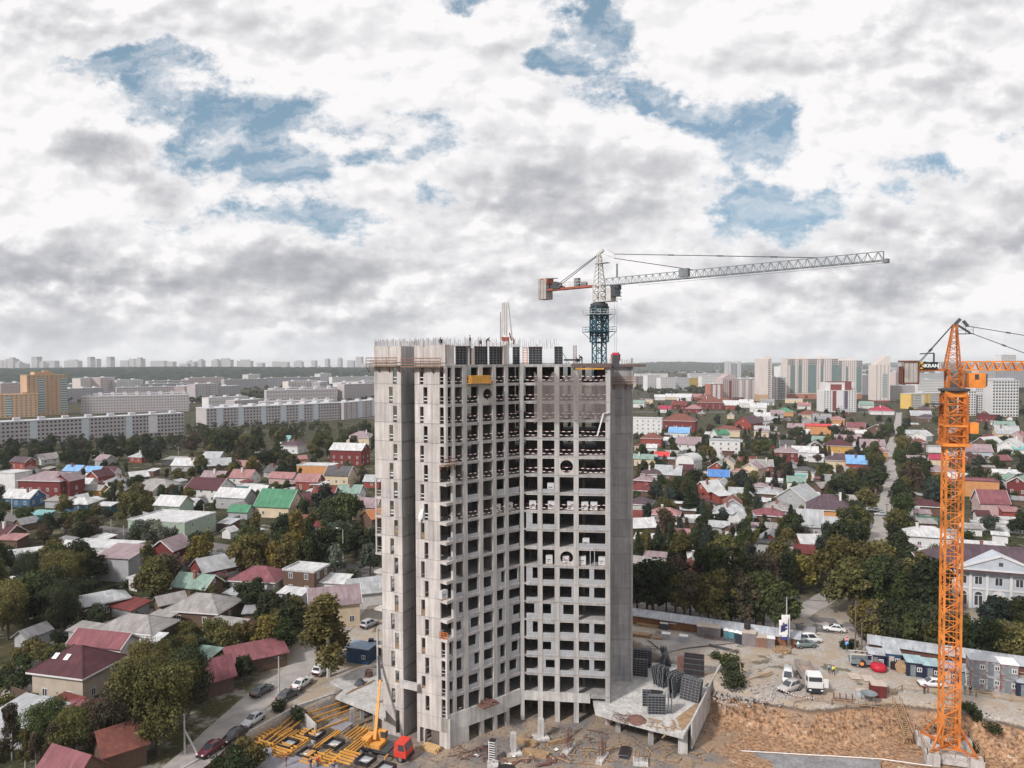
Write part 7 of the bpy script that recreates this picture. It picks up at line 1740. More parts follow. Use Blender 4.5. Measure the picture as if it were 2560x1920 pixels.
for u,v,n,L,sp,a in ((655,1838,5,2.6,.55,'u'),(600,1900,7,3.0,.48,'u'),(560,1915,6,2.6,.5,'v'),(705,1835,4,2.6,.55,'v'),(762,1843,5,2.6,.55,'u'),(705,1881,6,2.8,.5,'u'),(646,1874,6,3.0,.48,'u'),(780,1900,5,2.6,.55,'u'),(822,1905,5,2.2,.55,'u'),(866,1898,5,2.8,.55,'u'),(890,1838,4,3.6,.5,'v')): grid_joists(u,v,n,L,sp,a)
for u,v,L,a in ((800,1862,9,'v'),(745,1868,9,'v'),(868,1876,8,'v'),(700,1858,8,'v'),(842,1836,7,'v'),(905,1862,7,'v'),(810,1890,6,'v'),(758,1900,5,'v')):
    c=at(u,v,DZ); e=E_V if a=='v' else E_U
    for s in (-.25,.25): fbeam(c-e*L/2+(E_U*s),c+e*L/2+(E_U*s),DZ-.02)
bx_=None
for i,(u,v) in enumerate(((788,1832),(721,1857),(835,1857),(769,1881),(914,1897),(963,1918))):
    c=at(u,v,-.8)
    if bx_ is None:
        bx_=thing('column_head_box','black edged square formwork box with a grey tray, in the yellow deck','formwork box',(c.x,c.y,-1.25),math.atan2(EU.y,EU.x),'black edged formwork boxes'); m=MB()
        for s in (-1,1): m.bx(-1.15,s*1.12-.05,0,1.15,s*1.12+.05,.62); m.bx(s*1.12-.05,-1.06,0,s*1.12+.05,1.06,.62)
        m.build('side',M_BLK,bx_); m=MB(); m.bx(-1.07,-1.07,.0,1.07,1.07,.16); m.build('tray',mat('wet_tray',(.33,.34,.36),.35,.15,1),bx_); m=MB(); m.bar((-.6,-.2,.2),(.6,.25,.2),.14); m.build('steel_bar',M_WHITE,bx_)
    else: dup(bx_,(c.x,c.y,-1.25),math.atan2(EU.y,EU.x))
mb=MB(); mb.prism([at(*q_,-.95)[:2] for q_ in ((600,1895),(660,1885),(735,1893),(752,1880),(770,1905),(845,1912),(850,1960),(480,1960))],-1.2,-.95); t=tag(mb.build('plywood_deck',M_PLY),'grey plywood deck with workers at the bottom edge of the picture','deck')
c=at(848,1812,-1); mb=MB(); mb.cb(c.x,c.y,-1.05,3.4,2.6,.1,math.atan2(EU.y,EU.x)); tag(mb.build('plywood_sheet',M_PLY),'single grey plywood panel on the yellow beams, near the slab','panel')
c=at(641,1892,-.9); mb=MB(); 
for i in range(5): mb.cb(c.x,c.y,-.95+i*.13,4.2,1.5,.12,R(25))
tag(mb.build('panel_stack',M_PLY),'stack of dark grey panels on the plywood deck','panel stack')
c=at(640,1912,-.9)
for i in range(6): fbeam(c+Vector((.2*i-1.0,-.3,0))-E_V*1.6,c+Vector((.2*i-1.0,-.3,0))+E_V*1.6,-.93,'yellow beam in the bundle beside the grey panel stack')
mb=MB(); rr=random.Random(4)
for i in range(26):
    a=at(915+rr.uniform(-16,18),1830+rr.uniform(-9,9),-1.5); d=Vector((rr.uniform(-1,1),rr.uniform(-1,1),rr.uniform(-.15,.15))).normalized()*rr.uniform(.8,1.6); a.z=-2.6+rr.random()*1.4; mb.bar(a-d,a+d,.12,.16)
tag(mb.build('timber_pile',M_YEL),'untidy pile of yellow timber at the foot of the tower wall','timber pile')
for u,v,j,tr,h,l,yw in ((716,1915,'maroon','olive','red','worker in maroon standing on the plywood deck',200),(777,1921,'navy','navy','orange','worker in navy with an orange helmet on the deck edge',250),(795,1917,'red','navy','orange','worker in a red jacket beside the navy one',240),(893,1915,'navy','navy','red','worker in navy with a red helmet near the black box',270),(834,1932,'navy','grey','orange','worker at the bottom edge of the picture',260)):
    p=at(u,v,-.93); person((p.x,p.y,-.94),yw,'stand',j,tr,h,l)
# left slab between the lane and the tower
mb=MB(); mb.prism([at(*q_,.35)[:2] for q_ in ((826,1703),(912,1668),(958,1672),(965,1800),(930,1778),(838,1742),(862,1722))],-.05,.35); t=thing('basement_slab','pale concrete basement roof slab left of the tower, with a notch','slab',tuple(at(890,1720))); mb.build('deck',M_CONC_WHITE,t,world=True)
mb=MB(); 
for u,v in ((880,1800),(938,1812),(905,1775)): p=at(u,v,-2); mb.cb(p.x,p.y,-3.4,.6,.6,3.34,.4)
mb.build('column',M_CONC_GREY,t,world=True)
mb=MB(); a=at(855,1700,.36); 
for i in range(5): mb.bar(at(865+i*3,1735-i*2,.42),at(925+i*3,1708-i*2,.42),.12)
tag(mb.build('planks',M_WOOD),'loose planks lying on the slab left of the tower','planks')
p=at(922,1690,.36); mb=MB(); mb.lathe([(.7,0),(.75,.1),(.6,.9),(.7,1.0),(.5,1.0)],(p.x,p.y,.36),10); tag(mb.build('rebar_coil',M_RUST),'dark coil of wire on the slab left of the tower','wire coil')
p=at(900,1710,.36); mb=MB(); mb.lathe([(1.1,0),(.9,.3),(.6,.6),(.4,.9),(.05,1.0)],(p.x,p.y,.36),7); tag(mb.build('tarpaulin_heap',M_STEEL),'dark heap under a sheet on the slab left of the tower','heap')
# blue cabin by the lane
def cabin(p,w,l,h,yaw,wc,rc,label,door=None,stack=1,name='site_cabin',cat='cabin',roofbits=True,wins=1):
    t=thing(name,label,cat,p,R(yaw)); mb=MB()
    for k in range(stack): mb.bx(-w/2,-l/2,k*(h+.06),w/2,l/2,k*(h+.06)+h)
    mb.build('wall',wc,t); H_=stack*(h+.06)
    mb=MB(); mb.bx(-w/2-.15,-l/2-.2,H_-.06,w/2+.15,l/2+.15,H_+.06); mb.build('roof',rc,t)
    for k in range(stack):
        d=MB(); d.bx(-w*.1-.42,-l/2-.04,k*(h+.06)+.08,-w*.1+.42,-l/2+.01,k*(h+.06)+2.05); d.build('door',door or M_TEALJ,t)
        for i in range(wins): window(t,w*.28,-l/2-.005,k*(h+.06)+.95,0,.8,.8)
    return t
CB=mat('cabin_blue',(.035,.085,.17),.6,.2,.8,'rib'); CN=mat('cabin_navy',(.022,.026,.06),.6,.2,.8,'rib'); CG=mat('cabin_grey',(.22,.23,.25),.7,.25,.8,'rust'); RW=mat('cabin_roof',(.46,.48,.52),.6,.15,.7,'rib'); RQ=mat('cabin_roof_turquoise',(.36,.50,.54),.6,.12,.7,'rib'); RP=mat('cabin_roof_plain',(.40,.42,.46),.6,.12,.7,'rib')
p=atg(905,1650); cabin((p.x,p.y,p.z),4.6,3.4,2.8,-18,CB,mat('cabin_roof_blue',(.20,.27,.36),.6,.15,1),'blue site cabin between the birch and the tower',door=CB)
p=atg(932,1640); mb=MB(); mb.cb(p.x,p.y,0,2.4,2.2,2.6,R(-18)); mb.cb(p.x-.3,p.y,2.6,.9,.9,.7); tag(mb.build('generator_box',CN),'dark box standing behind the blue cabin','box')
# --- podium slab at right with stacked form panels
POD=[at(*q_,0)[:2] for q_ in ((1488,1782),(1545,1800),(1708,1842),(1724,1815),(1780,1712),(1800,1676),(1690,1662),(1586,1655),(1520,1690),(1480,1740))]
t=thing('podium_slab','pale concrete podium slab right of the tower, carrying stacked form panels','slab',(POD[2][0]-6,POD[2][1]+6,-3.4)); mb=MB(); mb.prism(POD,-.38,.12); mb.build('deck',M_CONC_WHITE,t,world=True)
mb=MB(); a=at(1727,1822); b=at(1782,1708); c=at(1800,1676)
for p_,q_ in ((a,b),(b,c)):
    d=q_-p_; n=Vector((d.y,-d.x,0)).normalized()*.25; mb.ob((p_.x,p_.y,-3.0),d*.995,n,(0,0,4.2))
mb.build('parapet',M_CONC_WHITE,t,world=True)
mb=MB(); p=at(1707,1858,-2); mb.cb(p.x,p.y,-4.2,1.4,.5,3.8,-.2); mb.build('end_column',M_CONC_WHITE,t,world=True)
for u,v in ((1627,1846),(1545,1815),(1590,1790),(1660,1800)): p=at(u,v,-2.5); mb=MB(); mb.cb(p.x,p.y,-3.8,.7,.5,3.4,.2); mb.build('column',M_CONC_GREY,t,world=True)
mb=MB(); mb.prism([at(*q_,.14)[:2] for q_ in ((1690,1795),(1745,1755),(1760,1735),(1722,1808),(1705,1828))],.122,.17); tag(mb.build('wet_sand',mat('rusty_sand',(.30,.20,.12),.95,.3,1)),'strip of rust coloured planks at the slab edge','planks')
FP={}
def fpanel(w,h,face=1):
    k=(w,h)
    if k not in FP:
        m=MB(); m.bx(-w/2,-.02,0,w/2,.02,h); f=MB()
        for z in np.arange(0,h+.01,h/max(3,round(h/.42))): f.bx(-w/2,-.14,z-.045,w/2,-.02,z+.045)
        for x in np.arange(-w/2,w/2+.01,w/max(2,round(w/.6))): f.bx(x-.04,-.141,0,x+.04,-.021,h)
        FP[k]=(m.mesh('sheet',M_BLK),f.mesh('ribs',mat('form_rib',(.13,.14,.155),.55,.2,2)))
    return FP[k]
def panel(p,w,h,yaw,lean,label,group):
    t=thing('wall_form',label,'formwork panel',p,R(yaw),group); t.rotation_euler=(R(lean),0,R(yaw)); a,b=fpanel(w,h); link('sheet',a,t); link('ribs',b,t); return t
GP='form panels stacked on the podium slab'
def stack(u,v,n,w,h,yaw,lean,step,label,z=.13):
    p=at(u,v,z); d=Vector((-math.sin(R(yaw)),math.cos(R(yaw)),0))
    for i in range(n): panel((p.x+d.x*step*i,p.y+d.y*step*i,z),w,h-.0*i,yaw,lean,label,GP)
stack(1606,1668,3,3.2,3.2,-14,0,.35,'upright black form panels against the pylon of the tower'); stack(1600,1690,2,2.6,3.0,-14,0,.4,'upright black form panel in front of the pylon stack')
stack(1652,1672,3,1.6,3.3,60,22,.35,'leaning narrow form panel at the back of the slab'); stack(1676,1664,3,1.3,3.4,70,-18,.4,'leaning grey ribbed form panel beside the black box form')
stack(1658,1715,2,1.5,3.2,66,0,.8,'upright thin form panel in the middle of the slab'); stack(1668,1716,5,2.4,2.9,38,-15,.5,'one of five slanting form panels in the middle of the slab'); stack(1704,1728,4,2.6,2.8,36,-16,.5,'one of four slanting form panels right of the five')
stack(1722,1752,3,3.2,3.4,-38,-20,.5,'big ribbed form panel leaning at the right of the slab'); stack(1687,1740,2,2.4,3.2,62,-6,.6,'black form panel standing before the leaning ones'); stack(1642,1785,3,2.7,2.9,-4,0,.3,'upright ribbed form panel at the front of the slab'); stack(1616,1765,2,1.2,2.5,-8,0,.5,'narrow black panel left of the front stack'); stack(1678,1782,3,.9,2.9,80,0,.5,'thin panel edge on, right of the front stack')
p=at(1735,1690,.13); t=thing('box_form','large black open topped box form on the podium slab','box form',(p.x,p.y,.13),R(-18)); mb=MB()
for a in ((-1.7,-1.2,1.7,-1.05),(-1.7,1.05,1.7,1.2),(-1.7,-1.04,-1.55,1.04),(1.55,-1.04,1.7,1.04),(-1.54,-.1,1.54,.05)): mb.bx(a[0],a[1],0,a[2],a[3],3.6)
mb.build('shell',M_BLK,t); mb=MB()
for z in (.6,1.6,2.6,3.55): mb.bx(-1.78,-1.3,z-.06,1.78,-1.21,z+.06); mb.bx(-1.80,-1.2,z-.06,-1.71,1.2,z+.06)
mb.build('ribs',M_FORM,t)
p=at(1703,1680,.13); mb=MB(); mb.cb(p.x,p.y,.13,1.4,.9,2.6,R(-15)); mb.cb(p.x,p.y,2.73,1.1,.7,.3,R(-15)); tag(mb.build('rusty_form',M_RUST),'narrow rust brown form box left of the black box form','box form')
for u,v,n in ((1772,1700,5),(1764,1708,4)):
    p=at(u,v,.13)
    for i in range(n): q_=panel((p.x+.15*i,p.y,.16+.14*i),2.6,1.2,65,86,'blue grey panel in the low pile by the parapet',GP)
stack(1622,1728,1,1.6,2.2,60,84,.1,'single flat panel lying behind the front stack')
# rebar and rubbish on the slab edge
def litter(u,v,n,su,sv,L,w,m,name,label,cat,z=None,seed=1,flat=.05):
    r=random.Random(seed); mb=MB()
    for i in range(n):
        p=atg(u+r.uniform(-su,su),v+r.uniform(-sv,sv)) if z is None else at(u+r.uniform(-su,su),v+r.uniform(-sv,sv),z)
        a=r.uniform(0,3.14); d=Vector((math.cos(a),math.sin(a),r.uniform(-flat,flat)))*L*r.uniform(.4,1.0)*.5; p.z+=.08+r.random()*.25; mb.bar(p-d,p+d,w*r.uniform(.6,1.5),w*r.uniform(.4,1) if w<.3 else .04)
    return tag(mb.build(name,m),label,cat,None,'stuff' if n>9 else None)
litter(1550,1796,16,34,8,4,.06,M_RUST,'rebar_rods','rusty rods strewn over the front edge of the podium slab','rebar',.2,2); litter(1650,1812,14,40,10,3,.10,M_WOOD,'loose_boards','pale loose boards on the podium slab front','boards',.2,3)
mb=MB(); mb.bar(at(1655,1845,-.6),at(1690,1815,.4),.12,.2); tag(mb.build('plank',M_WOOD),'plank leaning over the front edge of the podium slab','plank')
p=at(1592,1800,.15); mb=MB(); mb.lathe([(1.6,0),(1.2,.35),(.5,.6),(.1,.7)],(p.x,p.y,.12),9); tag(mb.build('dark_heap',M_RUST),'low dark heap on the front edge of the podium slab','heap')
# --- pit floor: column stubs, pads, timber
def pad_column(u,v,h,label,w=.75):
    p=atg(u,v); t=thing('column_stub',label,'column',(p.x,p.y,p.z-.1),.3); mb=MB(); mb.bx(-1.15,-1.0,0,1.15,1.0,.45); mb.build('pad',M_CONC_WHITE,t); mb=MB(); mb.bx(-w/2,-w/2,.45,w/2,w/2,.45+h); mb.build('shaft',M_CONC_WHITE,t)
pad_column(1352,1846,2.9,'pale concrete column stub on a square pad, nearer the tower'); pad_column(1283,1884,2.9,'pale concrete column stub on a pad, left of the middle')
def rebar_pad(u,v,w,l,rz,h,label,n=18):
    p=atg(u,v); t=thing('foundation_pad',label,'foundation',(p.x,p.y,p.z-.1),R(rz)); mb=MB(); mb.bx(-w/2,-l/2,0,w/2,l/2,.55); mb.build('block',M_CONC_WHITE,t); mb=MB(); r=random.Random(int(u))
    for i in range(n): x,y=r.uniform(-w*.38,w*.38),r.uniform(-l*.3,l*.3); mb.bar((x,y,.5),(x+r.uniform(-.2,.2),y+r.uniform(-.2,.2),.55+h*r.uniform(.7,1.1)),.045)
    if h>1:
        for z in (1.0,1.6,2.2): mb.bar((-w*.38,-l*.3,z),(w*.38,l*.3,z),.05)
    o=mb.build('rebar',M_RUST,t)
rebar_pad(1422,1876,1.0,3.2,-28,2.8,'narrow pale foundation block with tall rusty bars, centre of the pit'); rebar_pad(1506,1898,1.0,3.2,-28,3.0,'narrow pale foundation block with tall bars, right of the centre'); rebar_pad(1601,1908,2.2,1.8,-8,1.0,'square pale foundation block with short bars under the podium')
rebar_pad(1232,1914,1.6,1.4,0,.3,'round edged pad at the bottom of the pit',6)
p=atg(1232,1902); t=thing('column_form','tall black column form standing in the pit, at the bottom edge','column form',(p.x,p.y,p.z),R(-15)); mb=MB(); mb.bx(-.45,-.45,0,.45,.45,3.2); mb.build('shell',M_BLK,t); mb=MB()
for z in np.arange(.2,3.2,.35): mb.bx(-.52,-.52,z-.05,.52,-.452,z+.05); mb.bx(.452,-.52,z-.05,.52,.52,z+.05); 
mb.bx(-.52,-.525,0,-.42,-.455,3.2); mb.build('ribs',M_WHITE,t)
for k,(u,v,rz,l) in enumerate(((1551,1885,70,'dark slatted panel lying right of the foundation blocks'),(1212,1866,20,'dark slatted panel lying near the prow of the tower'),(1262,1912,10,'dark panel at the bottom edge of the pit'),(1500,1925,5,'dark panel cut by the bottom edge of the picture'),(1550,1880,72,'second dark slatted panel in the same pile'))):
    p=atg(u,v); q_=panel((p.x,p.y,p.z+.1+.2*(k==4)),2.6,1.5,rz,87,l,'flat panels lying in the pit')
def timber_bundle(u,v,n,L,rz,m,label,z=0):
    p=atg(u,v); t=thing('timber_stack',label,'timber stack',(p.x,p.y,p.z+z),R(rz)); mb=MB(); r=random.Random(int(u+v))
    for j in range(3):
        for i in range(n): mb.bx(-L/2+r.uniform(-.25,.1),-n*.11+i*.22,.02+j*.2,L/2+r.uniform(-.1,.25),-n*.11+i*.22+.18,.18+j*.2)
    mb.build('boards',m,t); return t
timber_bundle(1078,1874,7,2.6,-28,mat('pale_timber',(.52,.34,.17),.8,.2,2),'neat pile of yellow boards beside the red cab'); timber_bundle(1315,1858,5,3.4,-24,M_WOOD,'flat stack of boards between the two column stubs'); timber_bundle(1340,1888,6,3.6,-20,M_WOOD,'splayed stack of boards behind the left column stub'); timber_bundle(1395,1858,2,3.4,22,M_WOOD,'two long boards before the tower ground floor',0)
for k,(u,v,n,su,sv,L,w,m,l) in enumerate(((1330,1890,20,60,16,3.0,.12,M_WOOD,'scattered boards over the middle of the pit'),(1470,1890,18,70,22,3.0,.12,M_WOOD,'scattered boards over the right of the pit'),(1180,1890,26,50,18,2.6,.12,M_RUST,'dark scrap over the left of the pit'),(1420,1840,26,90,20,2.6,.09,M_RUST,'rusty rods before the tower ground floor'),(1330,1905,14,80,10,2.2,.5,M_RUST,'dark sheets over the pit floor'),(1300,1895,9,120,20,1.2,.55,M_WHITE,'torn white sheets over the pit floor'),(1600,1885,14,80,20,3,.1,M_WOOD,'boards under the podium'),(1890,1800,12,90,20,2.4,.08,M_WOOD,'twigs and laths on the clay slope'),(1900,1730,44,70,16,1.6,.08,M_CONC_WHITE,'pale rubble and laths above the clay slope'),(1720,1890,14,60,20,3.0,.10,M_WOOD,'heap of laths at the foot of the podium column'))):
    litter(u,v,n,su,sv,L,w,m,'scrap_timber' if m is not M_WHITE else 'scrap_sheets',l,'scrap',None,20+k,.2)
mb=MB(); r_=random.Random(3)
for i in range(420):
    u,v=r_.uniform(1780,1990),r_.gauss(1735,16); p=atg(u,v); s=r_.uniform(.1,.42); mb.cb(p.x,p.y,p.z-.06,s,s*r_.uniform(.5,1),s*r_.uniform(.4,.9),r_.uniform(0,3))
tag(mb.build('rubble',mat('rubble_pale',(.36,.33,.32),.95,.25,2)),'pale rubble spread on the edge above the clay slope','rubble',None,'stuff')
mb=MB()
for i in range(700):
    u,v=r_.uniform(1070,1760),r_.uniform(1830,1930); p=atg(u,v); s=r_.uniform(.08,.38); mb.cb(p.x,p.y,p.z-.06,s,s*r_.uniform(.5,1),s*r_.uniform(.3,.8),r_.uniform(0,3))
for i in range(380):
    u,v=r_.uniform(1730,2560),r_.uniform(1745,1920); p=atg(u,v); s=r_.uniform(.10,.5); mb.cb(p.x,p.y,p.z-.1,s,s*r_.uniform(.5,1),s*r_.uniform(.3,.8),r_.uniform(0,3))
tag(mb.build('clods',mat('clod_soil',(.27,.19,.14),.95,.35,2)),'clods and stones over the pit floor and slope','stones',None,'stuff')
mb=MB(); mb.prism([at(*q_,-4.3)[:2] for q_ in ((1800,1893),(1835,1879),(1990,1888),(2200,1900),(2210,1990),(1800,1990))],-5.2,-4.3); tag(mb.build('concrete_pad',M_PAD),'grey wet concrete pad with a kerb, at the bottom right of the pit','concrete pad',None,'structure')
mb=MB(); pts=[at(*q_,-4.15) for q_ in ((1797,1900),(1800,1890),(1810,1881),(1835,1876),(1990,1885),(2200,1897),(2330,1915))]; mb.path(pts,.07,6); tag(mb.build('pale_pipe',M_WHITE),'pale pipe running along the back of the grey pad','pipe')
# --- yard behind the podium: fence with a long roof, sheds, toilets, stacks
def roofed_fence(a,b,h,label,wallm,roofm,rw=2.6,panels=9):
    d=(b-a); L=d.length; t=thing('hoarding',label,'fence',(a.x,a.y,0),math.atan2(d.y,d.x)); mb=MB(); n=panels
    for i in range(n):
        mb=MB(); mb.bx(L*i/n+.02,-.06,0,L*(i+1)/n-.02,.06,h); mb.build('board_panel',wallm,t)
    mb=MB()
    for i in range(n+1): mb.bx(L*i/n-.07,-.16,0,L*i/n+.07,-.061,h+.1)
    mb.build('posts',M_RUST,t); mb=MB(); mb.add([(-.3,-.5,h-.05),(L+.3,-.5,h-.05),(L+.3,rw,h+.55),(-.3,rw,h+.55)],[(0,1,2,3)]); mb.add([(-.3,-.5,h-.13),(L+.3,-.5,h-.13),(L+.3,rw,h+.47),(-.3,rw,h+.47)],[(3,2,1,0)]); mb.bx(-.3,-.56,h-.14,L+.3,-.505,h-.0); mb.build('canopy',roofm,t)
ORB=mat('fence_orange',(.235,.105,.05),.85,.25,.8,'plank'); BRB=mat('fence_brown',(.13,.055,.045),.85,.25,.8,'plank')
roofed_fence(at(1560,1556),at(1998,1621),2.0,'long orange brown hoarding with a white canopy roof behind the yard',ORB,RW,2.6,11)
roofed_fence(at(2172,1640),at(2640,1712),2.6,'brown hoarding with a white canopy roof behind the blue cabins',BRB,RW,3.0,8)
def box_thing(name,u,v,w,l,h,rz,m,label,cat,lid=None,lidm=None):
    p=atg(u,v); t=thing(name,label,cat,(p.x,p.y,p.z-.03),R(rz)); mb=MB(); mb.bx(-w/2,-l/2,0,w/2,l/2,h); mb.build('body',m,t)
    mb=MB(); mb.bx(-w/2-.06,-l/2-.06,h,w/2+.06,l/2+.06,h+(lid or .08)); mb.build('lid',lidm or RW,t); return t
YW=-18
for i,(u,c,l) in enumerate(((1816,(.10,.24,.30),'pale blue portable toilet beside the grey shed'),(1829,(.10,.25,.31),'second pale blue portable toilet, next to the dark ones'),(1843,(.03,.035,.05),'dark portable toilet next to the pale blue ones'),(1855,(.03,.035,.05),'dark portable toilet at the right end of the row'))):
    p=atg(u,1601+i*3); t=thing('portable_toilet',l,'portable toilet',(p.x,p.y,p.z),R(YW),'row of portable toilets'); m=mat('toilet_blue' if c[1]>.1 else 'toilet_dark',c,.5,.1,1); mb=MB(); mb.bx(-.55,-.55,0,.55,.55,2.15); mb.build('body',m,t); mb=MB(); mb.add([(-.6,-.6,2.15),(.6,-.6,2.15),(.6,.6,2.15),(-.6,.6,2.15),(-.25,-.3,2.45),(.25,-.3,2.45),(.25,.3,2.45),(-.25,.3,2.45)],[(3,2,1,0),(0,1,5,4),(1,2,6,5),(2,3,7,6),(3,0,4,7),(4,5,6,7)]); mb.build('roof',M_WHITE,t); mb=MB(); mb.bx(-.38,-.585,.1,.38,-.553,2.0); mb.build('door',m,t)
GYC=mat('shed_grey',(.20,.18,.185),.85,.2,.8,'plank'); PLY=mat('pale_ply',(.44,.37,.32),.85,.2,1)
box_thing('storage_shed',1772,1592,4.6,2.2,2.3,YW,GYC,'grey storage shed with boards on its flat roof','shed',.1,PLY); box_thing('storage_shed',1872,1610,2.6,2.2,2.5,YW,GYC,'grey storage box with a black tank on the roof, right of the toilets','shed',.1,PLY); box_thing('tool_store',1903,1614,2.0,1.8,1.9,YW,mat('store_brown',(.22,.12,.09),.85,.2,1,'plank'),'small brown store with white door panel','shed',.1,PLY); box_thing('tool_store',1926,1617,1.6,1.5,1.9,YW,GYC,'small grey store beside the round timber frame','shed',.1,M_WHITE)
p=atg(1868,1604); mb=MB(); mb.lathe([(.6,0),(.65,.2),(.65,.9),(.3,1.1)],(p.x,p.y,2.66),12); tag(mb.build('water_tank',M_BLK),'black tank on top of the grey storage box','tank')
for u,v,l in ((1665,1598,'white wrapped pallet of blocks in the yard, left one'),(1709,1604,'grey wrapped pallet of blocks in the yard, right one')):
    box_thing('block_pallet',u,v,1.6,1.2,1.25,YW,mat('wrapped_blocks',(.40,.42,.46),.7,.15,2),l,'pallet',.05,M_WHITE)
for u,v,n,L,l in ((1620,1566,6,4.5,'long timber stack against the hoarding, left end of the yard'),(1602,1590,7,3.6,'timber stack at the pylon foot of the tower'),(1645,1600,5,1.6,'short timber stack before the wrapped pallets')): timber_bundle(u,v,n,L,YW,M_WOOD,l)
p=atg(1622,1556); t=thing('sheet_stack','stack of pale corrugated sheets at the hoarding','sheet stack',(p.x,p.y,p.z),R(YW)); mb=MB()
for i in range(9): mb.bx(-2.0+i*.44,-.9,0,-1.62+i*.44,.9,.85+.05*(i%2))
mb.build('sheets',M_WHITE,t)
for u,l,c in ((1661,'dark wrapped bundle with a white sheet at the hoarding',M_STEEL),(1685,'brown bundle with crumpled foil at the hoarding',M_RUST)): box_thing('bundle',u,1572,1.6,1.3,1.3,YW,c,l,'bundle',.15,M_WHITE)
p=atg(1800,1603); t=thing('steel_rack','low rusty steel rack in front of the grey shed','rack',(p.x,p.y,p.z),R(YW-4)); mb=MB()
for i in range(9): mb.bar((-3+i*.75,-.3,0),(-3+i*.75,-.3,.9),.07); mb.bar((-3+i*.75,-.3,.9),(-3+i*.75,.5,.9),.06)
for z in (.45,.9): mb.bar((-3,-.3,z),(3,-.3,z),.08)
mb.build('frame',M_RUST,t)
p=atg(1954,1627); t=thing('timber_ring','round frame of pale timber lying by the small stores','frame',(p.x,p.y,p.z),0); mb=MB()
for s in range(14): a0,a1=2*math.pi*s/14,2*math.pi*(s+1)/14; mb.bar((1.5*math.cos(a0),1.5*math.sin(a0),.2),(1.5*math.cos(a1),1.5*math.sin(a1),.2),.35,.35)
for s in (-.5,.1,.6): mb.bar((-1.3,s,.3),(1.3,s*.6,.35),.18)
mb.build('frame',M_WOOD,t)
mb=MB(); mb.bar(atg(1773,1616)+Vector((0,0,.3)),atg(1846,1633)+Vector((0,0,.3)),.45,.35); tag(mb.build('steel_beam',M_STEEL),'long dark beam lying across the yard','beam')
def banner(u,v0,v1,w,y,m,label,marks):
    b=atg(u,1626); t=thing('banner_flag',label,'flag',(b.x,b.y,b.z)); yy=b.y; top=atd(u,v0,yy).z; bot=atd(u,v1,yy).z; mb=MB(); mb.tube((b.x+.05,yy,0),(b.x+.05,yy,top+.3),.06,.04,6); mb.build('pole',M_TEALJ,t,world=True); mb=MB(); n=6
    for i in range(n): 
        z0,z1=bot+(top-bot)*i/n,bot+(top-bot)*(i+1)/n; o0,o1=.08*math.sin(i*1.2),.08*math.sin((i+1)*1.2)
        mb.add([(b.x-w,yy+o0,z0),(b.x,yy,z0),(b.x,yy,z1),(b.x-w,yy+o1,z1),(b.x-w,yy+o0+.03,z0),(b.x,yy+.03,z0),(b.x,yy+.03,z1),(b.x-w,yy+o1+.03,z1)],[(0,1,2,3),(7,6,5,4),(0,3,7,4)])
    c=mb.build('cloth',m,t,world=True)
    if marks:
        mb=MB(); r=random.Random(9); z=top-.5
        while z>bot+.9: h=r.uniform(.10,.22); mb.bx(b.x-w*.62,yy-.12,z-h,b.x-w*.40,yy-.10,z); z-=h+.09
        o=link('lettering',mb.mesh('lettering',mat('flag_ink',(.05,.05,.10),.8,.1,1)),c); o.location=(-t.location.x,-t.location.y,-t.location.z)
banner(1974,1537,1592,1.6,0,M_WHITE,'white and blue flag at the back of the flag group',False); banner(1971,1548,1600,1.5,0,mat('flag_blue',(.05,.055,.20),.8,.1,1),'dark blue flag between the two white ones',False); banner(1969,1550,1584+4,1.7,0,M_WHITE,'white flag with small upright lettering, front of the group',True)
# right hand yard
for u,v,w,l,h,c,rf,lb,st in ((2188,1662,2.6,3.2,2.5,CN,RW,'navy site cabin with a white roof, first in the row',1),(2229,1660,2.6,3.2,2.5,CB,RW,'blue site cabin with a white roof, second in the row',1),(2282,1682,2.6,3.4,2.5,CN,RQ,'dark cabin with a turquoise roof, left of a pair',1),(2324,1690,2.6,3.4,2.5,CN,RQ,'dark cabin with a turquoise roof, right of a pair',1),(2368,1698,2.6,3.4,2.5,CB,mat('cabin_roof_lilac',(.36,.33,.38),.6,.1,1),'blue cabin with a lilac roof behind the orange mast',1),(2404,1702,2.4,3.4,2.3,CN,RP,'navy cabin with a plain roof, right of the orange mast',1),
 (2438,1712,2.3,3.0,2.4,CG,RP,'grey rusty stacked cabins with a ladder, left of three',2),(2474,1716,2.4,3.0,2.4,mat('cabin_bright',(.36,.38,.42),.6,.2,.8,'rust'),RP,'silver stacked cabins with a sloping front, middle of three',2),(2516,1724,2.5,3.0,2.4,CG,M_WHITE,'grey over blue stacked cabins with junk on the roof, right of three',2),(2556,1734,2.4,3.0,2.4,CN,RP,'navy cabin at the right edge of the picture',1)):
    p=atg(u,v); cabin((p.x,p.y,p.z),w,l,h,-19,c,rf,lb,stack=st,door=PLY if c is CB else None)
p=atg(2421,1716); t=thing('ladder','white wooden ladder leaning on the stacked cabins','ladder',(p.x,p.y,p.z),R(-19)); mb=MB()
for s in (-.35,.35): mb.bar((s,-.2,0),(s,.5,2.9),.09)
for i in range(9): mb.bar((-.35,-.2+.07*i,.3*i+.15),(.35,-.2+.07*i,.3*i+.15),.07)
mb.build('rungs',M_WHITE,t)
mb=MB(); a=atg(2434,1700); b=atg(2570,1730); 
for z in (2.7,3.4): mb.bar((a.x,a.y-1.0,z),(b.x,b.y-1.0,z),.09,.14)
mb.bar((a.x,a.y-.9,2.45),(b.x,b.y-.9,2.45),.9,.1); tag(mb.build('walkway',M_WOOD),'timber walkway along the upper cabins','walkway')
